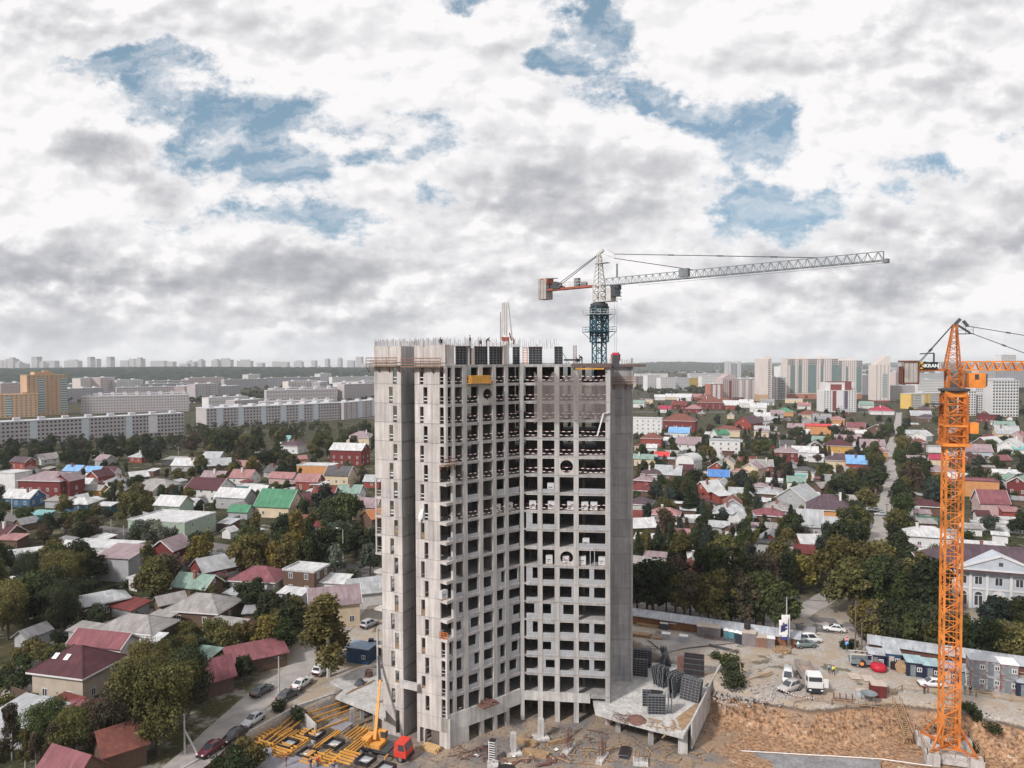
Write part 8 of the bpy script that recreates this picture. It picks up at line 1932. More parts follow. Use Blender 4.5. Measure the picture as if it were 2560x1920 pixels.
p=atg(2150,1664); t=thing('trailer','small grey trailer with a rail frame beside the tyres','trailer',(p.x,p.y,p.z),R(-12)); mb=MB(); mb.bx(-1.8,-.9,.6,1.8,.9,.8); mb.bx(-1.8,-.9,.8,1.8,-.82,1.5); mb.bx(-1.8,.82,.8,1.8,.9,1.5); mb.build('bed',M_TEALJ,t); mb=MB(); 
for a,b in (((-1.8,-.9,2.4),(1.8,-.9,2.4)),((-1.8,.9,2.4),(1.8,.9,2.4)),((-1.8,-.9,.8),(-1.8,-.9,2.4)),((1.8,-.9,.8),(1.8,-.9,2.4))): mb.bar(a,b,.07)
mb.build('rail',M_WHITE,t); put_wheels(t,(-.6,.6),.8,.33)
for u,v,r,l in ((2154,1668,.75,'big tyre with an orange hub beside the trailer'),(2135,1664,.65,'big tyre lying behind the orange hubbed one')):
    p=atg(u,v); t=thing('tractor_tyre',l,'tyre',(p.x,p.y,p.z+r),R(-15)); mb=MB(); mb.tube((0,-.3,0),(0,.3,0),r,r,18); mb.build('rubber',M_TYRE,t); mb=MB(); mb.tube((0,-.33,0),(0,.33,0),r*.45,r*.45,12); mb.build('hub',M_ORG if 'orange hub b' in l else M_STEEL,t)
p=atg(2196,1677); t=thing('red_tank','round bright red tank on the ground before the cabins','tank',(p.x,p.y,p.z)); mb=MB(); mb.lathe([(.9,0),(1.35,.35),(1.4,.8),(1.1,1.25),(.4,1.5),(.2,1.5)],(0,0,0),16); mb.build('shell',mat('tank_red',(.42,.012,.03),.5,.12,1),t,smooth=True); mb=MB(); mb.tube((0,0,1.5),(0,0,1.75),.3,.3,10); mb.build('cap',M_RUST,t)
p=atg(2254,1680); t=thing('cable_drum','wooden cable drum standing between the cabins','cable drum',(p.x,p.y,p.z+1.0),R(-40)); mb=MB(); mb.tube((0,-.5,0),(0,-.4,0),1.0,1.0,20); mb.tube((0,.4,0),(0,.5,0),1.0,1.0,20); mb.build('flange',M_WOOD,t); mb=MB(); mb.tube((0,-.39,0),(0,.39,0),.5,.5,14); mb.build('core',M_STEEL,t)
p=atg(2247,1672); t=thing('tyre_stack','dark tyres stacked beside the cable drum','tyre',(p.x,p.y,p.z)); mb=MB(); 
for i in range(3): mb.tube((-.9,0,.05+i*.4),(-.9,0,.4+i*.4),.6,.6,14)
mb.build('tyres',M_TYRE,t)
box_thing('red_box',2194,1737,2.3,2.2,2.0,-14,mat('box_red',(.15,.03,.03),.7,.2,1,'rib'),'dark red steel box with a pale top, in the right hand yard','box',.08,PLY); box_thing('block_pallet',2154,1738,1.8,1.4,.9,-14,mat('wrapped_blocks',(.40,.42,.46),.7,.15,2),'grey pallet of blocks left of the dark red box','pallet',.06,PLY)
for u,v,l in ((2136,1692,'pale board lying on the gravel, left one'),(2170,1698,'pale board lying on the gravel, right one')): p=atg(u,v); mb=MB(); mb.cb(p.x,p.y,p.z+.12,1.9,2.6,.07,R(-8)); tag(mb.build('pale_board',PLY),l,'board',None)
p=atg(2172,1760); t=thing('concrete_hopper','grey round concrete hopper on legs near the pit edge','hopper',(p.x,p.y,p.z)); mb=MB(); mb.lathe([(.25,.9),(.3,1.0),(1.25,1.75),(1.3,1.85),(1.2,1.85),(.2,1.1)],(0,0,0),18); mb.build('bowl',M_TEALJ,t); mb=MB()
for a in range(4): mb.bar((1.15*math.cos(a*1.57+.7),1.15*math.sin(a*1.57+.7),0),(1.1*math.cos(a*1.57+.7),1.1*math.sin(a*1.57+.7),1.7),.08)
mb.build('legs',M_STEEL,t)
p=atg(2108,1752); t=thing('pipe_rack','rusty rack with upright prongs near the pit edge','rack',(p.x,p.y,p.z),R(-12)); mb=MB(); mb.bx(-1.5,-.3,0,1.5,.3,.25)
for i in range(4): mb.ob((-1.5+i*.95,-.3,.25),(.1,0,0),(0,.1,0),(0,0,1.0)); mb.ob((-1.5+i*.95,.2,.25),(.1,0,0),(0,.1,0),(0,0,1.0))
mb.build('frame',M_RUST,t)
# stairs down the slope and guard rails
def stairs():
    a=atg(2240,1752); b=Vector((62.0,111.2,-3.2)); t=thing('site_stairs','brown wooden stairs leading down the clay slope to the orange crane','stairs',(a.x,a.y,a.z)); d=b-a; s=Vector((-d.y,d.x,0)).normalized()*.55; mb=MB(); mb.bar(a+s,b+s,.1,.3); mb.bar(a-s,b-s,.1,.3); mb.build('stringer',M_WOOD,t,world=True); mb=MB()
    for i in range(18): p_=a.lerp(b,(i+.5)/18); mb.bar(p_-s*.92,p_+s*.92,.26,.06)
    mb.build('treads',M_WOOD,t,world=True); mb=MB()
    for k in (-1,1):
        mb.bar(a+s*k+Vector((0,0,1)),b+s*k+Vector((0,0,1)),.07,.1)
        for i in range(6): p_=a.lerp(b,i/5)+s*k; mb.bar(p_,p_+Vector((0,0,1)),.07)
    mb.build('handrail',M_WOOD,t,world=True); mb=MB()
    for f in (.5,.85):
        p_=a.lerp(b,f)
        for k in (-1,1): mb.bar(p_+s*k,(p_.x+s.x*k,p_.y+s.y*k,p_.z-1.6),.1)
    mb.build('prop',M_WOOD,t,world=True)
stairs()
def rail(pts,label,m=M_WOOD,h=1.05):
    P=[atg(*q_) for q_ in pts]; t=thing('guard_fence',label,'guard rail',tuple(P[0])); mb=MB()
    for a,b in zip(P[:-1],P[1:]):
        n=max(1,int((b-a).length/2))
        for i in range(n+1): p_=a.lerp(b,i/n); mb.bar(p_-Vector((0,0,.2)),p_+Vector((0,0,h)),.09)
        for z in (.5,h-.05): mb.bar(a+Vector((0,0,z)),b+Vector((0,0,z)),.05,.12)
    mb.build('rail',m,t,world=True)
rail(((2225,1742),(2255,1728),(2320,1734),(2440,1742),(2570,1760)),'timber guard rail along the pit edge, by the white saloon'); rail(((1985,1762),(2030,1752),(2080,1763),(2212,1776)),'loose timber rail along the pit edge below the lorry')
p0=atg(1840,1748); 
t=thing('barrier_tape_line','sagging red and white tape on pegs above the clay slope','tape',tuple(atg(1948,1735))); mb=MB(); a=atg(1945,1736); b=atg(2040,1762)
for i in range(30):
    mb.k=i%2; u0,u1=a.lerp(b,i/30),a.lerp(b,(i+1)/30); s0,s1=1.0-.3*math.sin(math.pi*i/30),1.0-.3*math.sin(math.pi*(i+1)/30); mb.bar(u0+Vector((0,0,s0)),u1+Vector((0,0,s1)),.03,.12)
mb.build('tape',[M_WHITE,M_REDW],t,world=True)
mb=MB(); P=[atg(1848,1662),atg(1850,1700),atg(1856,1722)]; q_=Vector((0,0,3.0)); mb.path([P[0]+q_,P[1]+q_*.9,P[2]+q_*.4,P[2]],.07,6); mb.bar(P[0]+q_,atg(1805,1668)+q_*.9,.1); mb.bar(atg(1850,1706),atg(1930,1688)+Vector((0,0,.6)),.25); mb.bar(atg(1800,1726),atg(1840,1712)+Vector((0,0,1)),.22); tag(mb.build('crooked_pipes',M_WOOD),'crooked pipe and pole frame at the corner of the podium','frame')
# bushes on the slope and earth edges
for u,v,h,c in ((1826,1668,3,'green'),(1836,1690,3,'dark'),(1830,1715,3.2,'dark'),(1842,1735,2.4,'dark'),(2462,1815,2.2,'dark'),(2440,1800,2,'dark'),(2480,1830,1.8,'dark'),(2420,1780,1.8,'green'),(2427,1876,1.8,'dark'),(2455,1850,1.8,'dark'),(2325,1830,2,'dark'),(1790,1645,1.6,'green'),(1810,1650,1.4,'olive'),(2010,1600,2,'dark'),(1990,1598,1.8,'dark'),(2118,1622,2.2,'dark'),(2130,1618,2,'dark'),(745,1800,2.4,'dark'),(700,1775,2,'dark')):
    p=atg(u,v); t=tree(p.x,p.y,h,rng.choice(U),c); t.location.z=p.z-.1
# --- poles, lamps, signs
def pole(u,v,vt,label,arms=1,lamp=False,brace=None,name='utility_pole',m=None):
    p=atg(u,v); top=atd(u,vt,p.y).z; t=thing(name,label,'pole' if not lamp else 'street lamp',(p.x,p.y,p.z-.2)); h=top-p.z; mb=MB(); mb.tube((0,0,0),(0,0,h),.16,.10,7); mb.build('shaft',m or M_CONC_WHITE,t)
    if lamp: mb=MB(); mb.path([(0,0,h-.1),(-.5,-.1,h+.35),(-1.3,-.2,h+.5)],.05,5); mb.build('arm',M_TEALJ,t); mb=MB(); mb.ob((-1.9,-.35,h+.4),(.65,0,0),(0,.3,0),(0,0,.16)); mb.build('lamp_head',M_WHITE,t)
    elif arms:
        mb=MB()
        for k in range(arms): mb.bar((-.7,0,h-.3-.5*k),(.7,0,h-.3-.5*k),.09)
        for k in range(arms):
            for x in (-.65,-.25,.25,.65): mb.bar((x,0,h-.3-.5*k),(x,0,h-.08-.5*k),.06)
        mb.build('crossarm',M_STEEL,t)
    if brace: mb=MB(); mb.bar((0,0,h*.62),(brace,-.3,0),.2); mb.build('brace',M_CONC_WHITE,t)
    return Vector((p.x,p.y,top-.2))
MW=mat('pole_timber',(.13,.10,.085),.9,.25,2); PT={}
for k,u,v,vt,l,ar,lp,br,m in (('a',462,1886,1782,'pale concrete pole with a leaning brace, near the bottom left',1,False,2.2,None),('b',698,1748,1638,'tall pale concrete pole standing at the edge of the lane',1,False,None,None),('c',137,1395,1352,'pole beside the white flat roofed building',1,False,None,None),('d',196,1312,1262,'pale pole at the street, left district',1,False,None,None),('e',278,1332,1297,'short pole at the street corner, left one of a pair',1,False,None,None),('f',309,1338,1312,'short pole at the street corner, right one of a pair',0,False,None,None),('g',30,1285,1240,'thin pole at the kiosks',1,False,None,None),
 ('h',858,1408,1322,'curved street lamp among trees left of the tower',0,True,None,None),('i',243,1160,1140,'street lamp near the sky blue roofs',0,True,None,None),('j',366,1145,1125,'street lamp before the dark tree row, middle one',0,True,None,None),('k',446,1137,1116,'street lamp before the dark tree row, right one',0,True,None,None),('l',867,1562,1520,'pole beside the silver estate car',1,False,None,None),
 ('m',1966,1600,1490,'pale pole behind the flags',1,False,None,None),('n',2138,1632,1500,'tall timber pole with insulators right of the street',2,False,None,MW),('o',2154,1634,1553,'short timber pole beside the tall one',0,False,None,MW),('p',1853,1425,1390,'dark timber pole by the pale slate house',1,False,None,MW),('q',1828,1466,1428,'pale pole among the site trees',1,False,None,None),('r',2229,1284,1226,'timber pole at the side road, upper one',1,False,None,MW),('s',2217,1292,1258,'timber pole at the side road, lower one',1,False,None,MW),('t',1610,1270,1216,'thin pole at the right edge of the tower',1,False,None,MW),('u',1816,1170,1148,'street lamp by the white villa',0,True,None,MW),('v',2030,1352,1310,'thin pole before the white roofed house with red walls',1,False,None,MW),('w',2245,1500,1408,'pale lamp post left of the small annex',0,True,None,None),('x',510,1290,1258,'thin pole behind the pale green office',1,False,None,None)):
    PT[k]=pole(u,v,vt,l,ar,lp,br,None if not lp else 'street_lamp',m) if False else pole(u,v,vt,l,ar,lp,br,'street_lamp' if lp else 'utility_pole',m)
def wire(a,b,label):
    mb=MB()
    for o in (-.6,0,.6):
        A_=a+Vector((o,0,0)); B_=b+Vector((o,0,0)); L=(B_-A_).length; mb.path([A_.lerp(B_,i/10)-Vector((0,0,L*.03*4*(i/10)*(1-i/10))) for i in range(11)],.018,4)
    tag(mb.build('overhead_wire',M_CABLE),label,'wire')
wire(PT['a'],PT['b'],'overhead wires along the lane between the two pale poles'); wire(PT['b'],PT['l'],'overhead wires from the lane pole towards the tower'); wire(PT['m'],PT['n'],'overhead wires along the street behind the flags'); wire(PT['r'],PT['s'],'overhead wires between the side road poles'); wire(PT['c'],PT['d'],'overhead wires over the left street')
p=atg(2116,1632); t=thing('traffic_sign','round red no entry sign above a round blue turn sign, on one post','traffic sign',(p.x,p.y,p.z)); z1=atd(2116,1597,p.y).z-p.z; z2=atd(2116,1607,p.y).z-p.z; mb=MB(); mb.tube((0,0,0),(0,0,z1+.4),.05,.05,6); mb.build('post',M_TEALJ,t)
def disc(z,r,m,name,y=-.06): mb=MB(); mb.tube((0,y-.03,z),(0,y,z),r,r,20); return mb.build(name,m,t)
d1_=disc(z1,.45,mat('sign_red',(.52,.03,.05),.5,.05,1),'red_disc'); mb=MB(); mb.bx(-.3,-.10,z1-.08,.3,-.093,z1+.08); link('white_bar',mb.mesh('white_bar',M_SW),d1_); mb=MB()
for i in range(20): a0,a1=2*math.pi*i/20,2*math.pi*(i+1)/20; mb.bar((.43*math.cos(a0),-.095,z1+.43*math.sin(a0)),(.43*math.cos(a1),-.095,z1+.43*math.sin(a1)),.03,.05)
link('white_rim',mb.mesh('white_rim',M_SW),d1_)
d2_=disc(z2,.45,mat('sign_blue',(.03,.16,.42),.5,.05,1),'blue_disc'); mb=MB(); mb.bx(-.16,-.10,z2-.28,-.06,-.093,z2+.12); mb.bx(-.06,-.10,z2+.02,.12,-.093,z2+.12); mb.add([(.12,-.098,z2-.06),(.30,-.098,z2+.07),(.12,-.098,z2+.20)],[(0,1,2)]); link('turn_arrow',mb.mesh('turn_arrow',M_SW),d2_)
# --- fences round the yards
FENC={'white':(.52,.52,.53),'grey':(.26,.26,.28),'brown':(.10,.065,.05),'green':(.10,.20,.15),'rusty':(.17,.08,.06)}
def fence(pts,h,c,label):
    P=[at(*q_) for q_ in pts]; t=thing('fence',label,'fence',tuple(P[0])); m=mat('fence_'+c+'_boards',FENC[c],.85,.18,1,'plank'); mb=MB(); ps=MB()
    for a,b in zip(P[:-1],P[1:]):
        mb.bar(a+Vector((0,0,h/2)),b+Vector((0,0,h/2)),.06,h); n=max(1,int((b-a).length/2.5))
        for i in range(n+1): p_=a.lerp(b,i/n)+Vector((0,-.07,0)); ps.bar(p_,p_+Vector((0,0,h+.1)),.1)
    mb.build('boards',m,t,world=True); ps.build('posts',M_STEEL if c!='white' else M_TEALJ,t,world=True)
for pts,h,c,l in ((((497,1475),(618,1436)),2.0,'white','white board fence in front of the dark red timber house'),(((168,1590),(200,1572),(256,1548)),2.0,'grey','grey wall like fence below the ochre porch'),(((28,1745),(75,1758),(90,1765)),2,'brown','brown gate fence by the maroon roofed house'),(((290,1420),(420,1470)),1.8,'grey','grey fence behind the old tin roofed house'),(((640,1475),(740,1462)),1.8,'grey','grey fence in front of the rose roofed cottage'),(((770,1480),(860,1470)),1.7,'white','pale fence below the white canopy roof'),
 (((400,1345),(520,1330),(600,1300)),1.8,'grey','grey fence before the pale green office'),(((2285,1300),(2345,1312)),2.4,'green','pale green fence before the maroon hipped house'),(((2395,1318),(2490,1328),(2560,1336)),1.8,'white','white fence right of the orange mast'),(((1710,1265),(1810,1275)),1.6,'white','white fence below the red brick house with tall chimney'),(((1600,1350),(1700,1358)),1.6,'grey','grey fence near the right edge of the tower'),(((1880,1300),(1990,1330)),1.8,'brown','brown fence left of the steep bright tin roof'),(((2040,1235),(2110,1240)),1.6,'brown','brown fence behind the orange brick house'),(((2100,1330),(2180,1320)),1.8,'grey','grey fence before the tin canopy roof'),(((1990,1575),(2040,1582)),1.2,'grey','low grey wall beyond the street'),(((2240,1545),(2335,1560)),1.4,'grey','low grey wall below the small annex'),(((620,1275),(700,1285)),1.6,'green','green fence left of the bright green roof'),(((1960,1180),(2050,1186)),1.6,'brown','brown fence above the grey green roof'),(((2110,1190),(2200,1196)),1.6,'brown','brown fence below the plum roofed cream house')): fence(pts,h,c,l)
# --- things on the roof of the tower
zt=55.61
GT='black form panels standing on the top floor'
for i,(u,w,a) in enumerate(((1155,1.9,'1'),(1176,.7,'1'),(1199,1.6,'1'),(1216,1.0,'1'),(1235,1.4,'1'),(1252,1.3,'1'),(1290,1.1,'2'),(1331,1.2,'2'),(1347,1.0,'2'),(1396,1.3,'2'))):
    P,e,n=(TA,E1,N1) if a=='1' else (TC,E2,N2); t_=tpx(P,e,u,56); x,y=q(P,e,t_,n,-.35-.2*(i%2)); panel((x,y,zt),w,2.85,math.degrees(math.atan2(e.y,e.x)),0,('black ribbed form panel on the top floor, pixel column group '+str(i)) if False else None,GT)
    panel((x+.0,y+.9,zt),w*.9,2.8,math.degrees(math.atan2(e.y,e.x))+4,0,None,GT)
t_=tpx(TC,E2,1312,56); x,y=q(TC,E2,t_,N2,-.5); mb=MB()
for s in (-.35,.35): mb.bar((x+s,y,zt),(x+s,y,zt+2.8),.12)
for i in range(7): mb.bar((x-.35,y,zt+.3+i*.4),(x+.35,y,zt+.3+i*.4),.09)
tag(mb.build('steel_ladder',M_ORGD),'rust orange ladder frame between the black panels on the top floor','ladder')
M_PC=mat('fresh_column',(.50,.45,.43),.9,.1,.5,'concrete')
for u,w,h,l,P,e,n in ((1265,.95,3.0,'pale fresh concrete column under the pump boom',TA,E1,N1),(1184,.5,2.6,'thin pale column between the black panels, left',TA,E1,N1),(1174,.3,2.7,'thin pale post left of the thin column',TA,E1,N1)):
    t_=tpx(P,e,u,56); x,y=q(P,e,t_,n,-.25); mb=MB(); mb.cb(x,y,zt,w,w*.8,h,.6); tag(mb.build('fresh_column',M_PC),l,'column')
# concrete pump boom, folded upright
pb=Vector((-0.9,118.6,zt)); t=thing('concrete_pump_boom','folded white concrete pump boom standing upright on the tower roof','concrete pump',tuple(pb)); mb=MB(); mb.cb(0,0,0,.9,.9,3.2); mb.tube((0,0,3.2),(0,0,4.0),.55,.45,12); mb.build('mast',M_PALE,t); mb=MB(); mb.bx(-.8,-.5,3.9,.5,.5,4.5); mb.build('slewing_head',M_REDS,t)
tz=10.1
for i,(x0,x1,w,z0,z1,nm) in enumerate(((-.75,-.55,.30,4.2,tz,'boom_arm'),(-.30,-.25,.26,4.8,tz+.1,'boom_arm'),(.05,.10,.24,4.6,tz+.1,'boom_arm'),(.38,.95,.22,tz,4.3,'boom_arm'))):
    mb=MB(); mb.bar((x0,0,z0),(x1,0,z1),w,w*1.3); mb.tube((x0-.1,-.15,z0+.2),(x1-.1,-.15,z1-.2 if z1>z0 else z1+.2),.06,.06,6); mb.build(nm,M_PALE,t)
mb=MB(); mb.path([(.9,0,4.6),(1.25,0,3.9),(1.15,0,3.3)],.12,6); mb.path([(.5,.2,5.2),(.75,.2,4.3),(.9,.2,3.9)],.12,6); mb.path([(-.95,-.2,8.6),(-1.0,-.2,3.0),(-1.0,-.2,-2.0)],.05,5); mb.build('hose',mat('hose_red',(.16,.06,.055),.8,.2,2),t)
# yellow timber stack sticking out of the top storey, black shaft form, rebar cage
def on_face(P,e,n,u,z,d): t_=tpx(P,e,u,z); return (*q(P,e,t_,n,d),z)
c=on_face(TA,E1,N1,1196,52.6,.25); t=thing('timber_stack','thick stack of yellow beams sticking out of the top storey','timber stack',c,math.atan2(E1.y,E1.x)); mb=MB()
for j in range(6):
    for i in range(7): mb.bx(-1.9+rng.uniform(-.15,.15),-.65+i*.2,.15+j*.2,1.75+rng.uniform(-.15,.2),-.48+i*.2,.33+j*.2)
mb.build('beams',M_YEL,t); mb=MB(); mb.bx(-2.2,-.8,.02,2.6,1.2,.14); mb.build('pallet',M_WOOD,t)
p=at(1543,921,55.0); t=thing('shaft_form','upright black box with a rounded top at the right edge of the roof','form',(17.2,119.0,55.55)); mb=MB(); mb.prism([(-.55,-.3),(.55,-.3),(.55,.3),(-.55,.3)],-.6,1.3)
pts=[(.55*math.cos(math.pi*i/8),1.3+.28*math.sin(math.pi*i/8)) for i in range(9)]; n=9; mb.add([(x,-.3,z) for x,z in pts]+[(x,.3,z) for x,z in pts],[tuple(range(9)),tuple(range(17,8,-1))]+[(i,9+i,10+i,i+1) for i in range(8)]); mb.build('shell',M_STEEL,t); mb=MB(); mb.bx(-.66,-.32,-.5,-.57,.3,1.35); mb.build('side_board',M_WOOD,t); t.location=(on_face(TC,E2,N2,1524,55.6,.2)[0]+1.1,116.9,55.55)
x,y,_=on_face(TC,E2,N2,1437,56,-.5); mb=MB()
for i in range(10): a=i*.628; mb.bar((x+.28*math.cos(a),y+.28*math.sin(a),zt),(x+.28*math.cos(a),y+.28*math.sin(a),zt+3.1),.03)
for k in range(8): mb.bar((x-.28,y-.28,zt+.3+k*.35),(x+.28,y-.28,zt+.3+k*.35),.025)
tag(mb.build('rebar_cage',M_RUST),'thin upright rebar cage on the tower roof, left of the crane mast','rebar')
x,y,_=on_face(TC,E2,N2,1415,56,-.6); mb=MB(); mb.bar((x-.9,y,zt+2.4),(x+.5,y,zt+.1),.08); mb.bar((x-.4,y,zt+.7),(x+2.4,y,zt+.7),.12,.3); mb.bar((x,y,zt),(x,y,zt+.9),.08); mb.bar((x+2.2,y,zt),(x+2.2,y,zt+.9),.08); tag(mb.build('prop_beam',M_STEEL),'dark prop and beam right of the single panel on the roof','prop')
for u,z,P,e,n,d,yw,ps,j,tr,h,l in ((1179,58.45,TA,E1,N1,-.4,200,'stand','navy','navy',None,'worker in navy standing on top of the black panels, left one'),(1206,58.45,TA,E1,N1,-.5,100,'crouch','navy','navy',None,'worker crouching on top of the black panels'),(1221,58.45,TA,E1,N1,-.5,20,'bend','navy','black',None,'worker in navy bending over the black panels, right one'),(1445,zt,TC,E2,N2,-.4,180,'crouch','black','black',None,'worker crouching on the roof slab, left of a pair'),(1455,zt,TC,E2,N2,-.4,190,'bend','black','black',None,'worker stooping on the roof slab, right of a pair'),(1325,zt,TC,E2,N2,-1.2,200,'stand','navy','navy',None,'worker among the black panels on the roof')):
    x,y,_=on_face(P,e,n,u,z,d); person((x,y,z),yw,ps,j,tr,h,l)
t_=tpx(TP,EU,1102,58); x,y=q(TP,EU,t_,NU,-.15); person((x,y,58.55),250,'crouch','black','black','black','worker crouching on the wing wall at the prow')
# pallets of blocks on the open floors
PLT=None
for k,(i,a,u,l) in enumerate(((7,'2',1331,'wrapped pallet of white blocks on the open floor, left bay of the right face'),(7,'2',1378,'pinkish block pallet behind the second bay'),(7,'2',1426,'wrapped pallet half behind the third column'),(7,'2',1462,'dim pallet in the wide bay'),(7,'2',1485,'bright wrapped pallet in the wide bay'),(7,'1',1250,'pallet of blocks on the left face near the inner corner'),(7,'1',1280,'pallet of blocks at the inner corner'),(6,'2',1376,'pallet of white blocks one floor above the taped floor'),(10,'2',1372,'block pallet in the second bay of the round window floor'),(10,'2',1414,'block pallet seen through the lower round window'),(10,'2',1456,'block pallet left in the wide bay of the round window floor'),(10,'2',1505,'bright block pallet at the right of the round window floor'),(9,'2',1465,'pinkish pallet on the rust stained floor'),(11,'1',1116,'white wrapped sack in the corner loggia'))):
    P,e,n=(TA,E1,N1) if a=='1' else (TC,E2,N2); x,y,z=on_face(P,e,n,u,ZL[i+1],-.95)
    if PLT is None:
        PLT=thing('block_pallet',l,'pallet',(x,y,z),math.atan2(e.y,e.x),'block pallets on the tower floors'); mb=MB(); mb.bx(-.55,-.45,.14,.55,.45,1.45); mb.build('blocks',mat('wrapped_white',(.52,.51,.53),.6,.1,2),PLT); mb=MB(); mb.bx(-.6,-.5,.01,.6,.5,.13); mb.build('pallet_base',M_WOOD,PLT); mb=MB(); mb.bx(-.4,-.475,.75,.25,-.455,.86); mb.bx(-.3,-.475,.45,.1,-.455,.52); mb.build('print',M_STEEL,PLT); PT0=tree_of(PLT)
    else: dup(PLT,(x,y,z),math.atan2(e.y,e.x)+rng.uniform(-.1,.1),l,pool=PT0)
c=on_face(TA,E1,N1,1116,ZL[14],.06); t=thing('loggia_guard','rust orange timber guard in the lowest corner loggia','guard',c,math.atan2(EU.y,EU.x)); mb=MB()
for z in (.1,.4,.7,1.0): mb.bx(-1.2,-.1,z,.3,-.04,z+.1)
for x in (-1.2,-.5,.25): mb.bx(x,-.15,0,x+.08,-.11,1.15)
mb.build('slats',M_ORGD,t)
mb=MB(); x,y=q(TP,EU,tpx(TP,EU,1052),NU,.15); mb.add([(x,y,33.2),(x+.5,y-.15,33.4),(x+.35,y-.2,32.0),(x-.25,y-.3,31.3),(x-.35,y-.1,32.3)],[(0,1,2,3,4)]); mb.add([(x,y+.04,33.2),(x+.5,y-.11,33.4),(x+.35,y-.16,32.0),(x-.25,y-.26,31.3),(x-.35,y-.06,32.3)],[(4,3,2,1,0)]); tag(mb.build('torn_sheet',M_WHITE),'torn white sheet hanging out of a slot window','sheet')
mb=MB(); a=Vector(on_face(TC,E2,N2,1508,47.6,.35)); b=Vector(on_face(TC,E2,N2,1493,44.0,.4)); mb.bar(a,b,.22,.06); mb.bar(a+Vector((1.0,-.1,.3)),a,.3,.07); tag(mb.build('net_strap',M_WHITE),'pale strap hanging at the lower right of the safety net','strap')
# small roof slab sticking out over the slot at the foot of the tower
mb=MB(); x,y=q(TP,EU,tB1+.2); fb(mb,TP,EU,NU,tB1-.2,tB2+.6,5.0,5.9,.9,.0); tag(mb.build('porch_slab',M_CONC_WHITE),'thick pale slab over the dark slot at the foot of the tower','slab')
c=on_face(TA,E1,N1,1212,1.7,.9); mb=MB(); mb.cb(c[0],c[1],1.75,3.2,1.8,.2,math.atan2(E1.y,E1.x)); r=random.Random(2)
for i in range(24): mb.bar((c[0]+r.uniform(-1.4,1.4),c[1]+r.uniform(-.6,.6),1.97),(c[0]+r.uniform(-1.4,1.4),c[1]+r.uniform(-.6,.6),2.1+r.random()*.4),.12)
tag(mb.build('waste_tray',M_RUST),'rusty tray heaped with scrap hung on the left face, ground storey','tray')
# ------------------------------------------------------------ labels for everything not named by hand
SHAPE={'gable':'gabled','hip':'hip roofed','shed':'lean-to','flat':'flat roofed','arch':'barrel roofed','half':'mansard roofed'}
LAND=[]
def landmarks():
    for (t,x,y,r,d,ex) in HOUSES:
        if isinstance(ex,str):
            LAND.append((x,y,re_short(t['label'])))
import re
def re_short(l):
    l=re.split(r'( behind | beside | in front| with | near | left of| right of| by | above | below| seen|, | among| before | under | on the | at the | tight| close| partly| half| against | facing | without | cut | over )',l)[0].strip(); return l
landmarks()
seen={}
for (x,y,l) in LAND: seen[l]=seen.get(l,0)+1
LAND=[(x,y,l) for (x,y,l) in LAND if seen[l]==1]
LAND+=[(-37,112,'yellow formwork'),(22,150,'blue crane') if False else (-16,120,'concrete tower')]
used=set(o['label'] for o in bpy.data.objects if o.get('label'))
def near(x,y,n=8): return sorted(LAND,key=lambda q_:math.hypot(q_[0]-x,q_[1]-y))[:n]
def rel(x,y,a,b):
    u,v=px((x,y,0)); p,q_=px((a,b,0)); du,dv=u-p,q_-v
    if abs(du)>1.3*abs(dv)*3: return 'left of' if du<0 else 'right of'
    if abs(du)<abs(dv)*1.0: return 'behind' if dv>0 else 'in front of'
    return ('behind and left of' if du<0 else 'behind and right of') if dv>0 else ('in front and left of' if du<0 else 'in front and right of')
def clip(s,n=16): return ' '.join(s.split()[:n])
def autolabel(t,x,y,head):
    c=[(a,b,l) for a,b,l in near(x,y,10) if math.hypot(a-x,b-y)>.5]
    for a,b,l in c:
        s='%s %s the %s'%(head,rel(x,y,a,b),l)
        if s not in used and len(s.split())<=16: used.add(s); t['label']=s; return
    for i in range(min(5,len(c))):
        for j in range(i+1,len(c)):
            s='%s between the %s and the %s'%(head,c[i][2],c[j][2])
            if s not in used and len(s.split())<=16: used.add(s); t['label']=s; return
    for sz in ('slightly smaller','slightly taller','slimmer','broader','shaded','farther','nearer','leaning','crowded'):
        for a,b,l in c:
            s='%s %s %s the %s'%(sz,head,rel(x,y,a,b),l)
            if s not in used and len(s.split())<=16: used.add(s); t['label']=s; return
    t['label']='%s %s the %s'%(head,rel(x,y,*c[0][:2]),c[0][2])
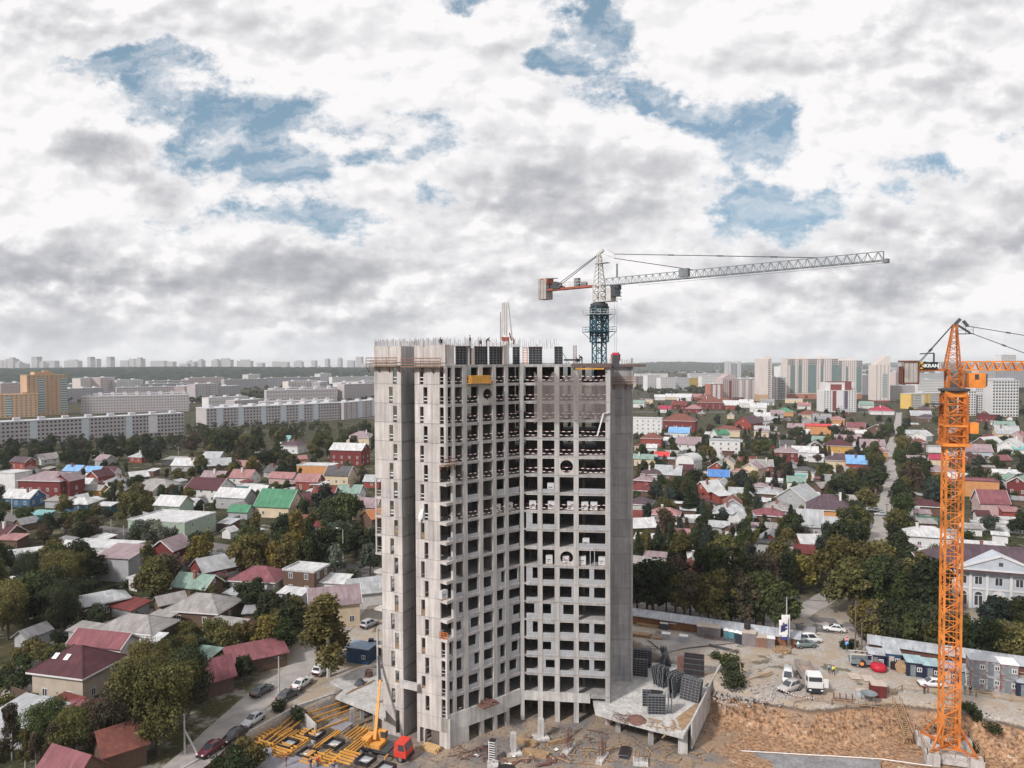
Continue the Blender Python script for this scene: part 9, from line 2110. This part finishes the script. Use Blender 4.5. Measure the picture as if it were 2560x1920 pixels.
for (t,x,y,r,d,ex) in HOUSES:
    if not t.get('label'):
        nm=d[3]; autolabel(t,x,y,('%s %s roofed %s %s'%('small' if d[4]<40 else 'low' if d[4]<90 else 'broad',d[0],d[1],'shed' if nm=='shed' else 'house')) if d[2]!='arch' else 'small %s barrel roofed shed'%d[0])
for (t,x,y,r,d,l) in TREES:
    if not t.get('label'):
        h=d[2]; sz='low' if h<2.6 else 'small' if h<6 else 'tall' if h>10.5 else 'medium'
        autolabel(t,x,y,'%s %s %s'%(sz,d[0],d[1]))
KID={}
for o in bpy.data.objects:
    if o.parent is not None: KID.setdefault(o.parent,[]).append(o)
COLN={'pg':'grey pink','gr':'grey','bg':'beige','or':'orange','wh':'white','pk':'pale pink','rd':'dark red','ye':'yellow','lg':'light grey','br':'brick red'}
LANDF=[(o.location.x,o.location.y,re_short(o['label'])) for o in bpy.data.objects if o.parent is None and o.get('category') in('apartment building','tower block') and o.get('label')]
for o in bpy.data.objects:
    if o.parent is None and o.get('category') in('apartment building','tower block') and not o.get('label'):
        u,v=px(o.location); c=next(k for k in AP if (next(q_ for q_ in KID[o] if q_.name.startswith('wall')).data.materials[0].name.startswith({'pg':'facade_pinkish','gr':'facade_grey','bg':'facade_beige','or':'facade_orange','wh':'facade_white','pk':'facade_pale','rd':'facade_dark','ye':'facade_yellow','lg':'facade_light','br':'facade_brick'}[k])))
        y=o.location.y; cand=sorted(LANDF,key=lambda q_:abs(px((q_[0],q_[1],0))[0]-u)+abs(q_[1]-y)*.2)
        head='%s %s apartment slab'%(('distant' if y>1000 else 'mid distance'),COLN[c])
        for a,b,l in cand:
            s='%s %s the %s'%(head,rel(o.location.x,y,a,b),l)
            if s not in used and len(s.split())<=16: used.add(s); o['label']=s; break
for o in bpy.data.objects:                  # the black panels on the top floor look alike
    if o.parent is None and o.name.startswith('wall_form') and not o.get('label'): o['label']='black ribbed form panel standing upright on the top floor of the tower'
for o in bpy.data.objects:
    if o.parent is None and o.get('category') and not o.get('kind'): o['kind']='thing'
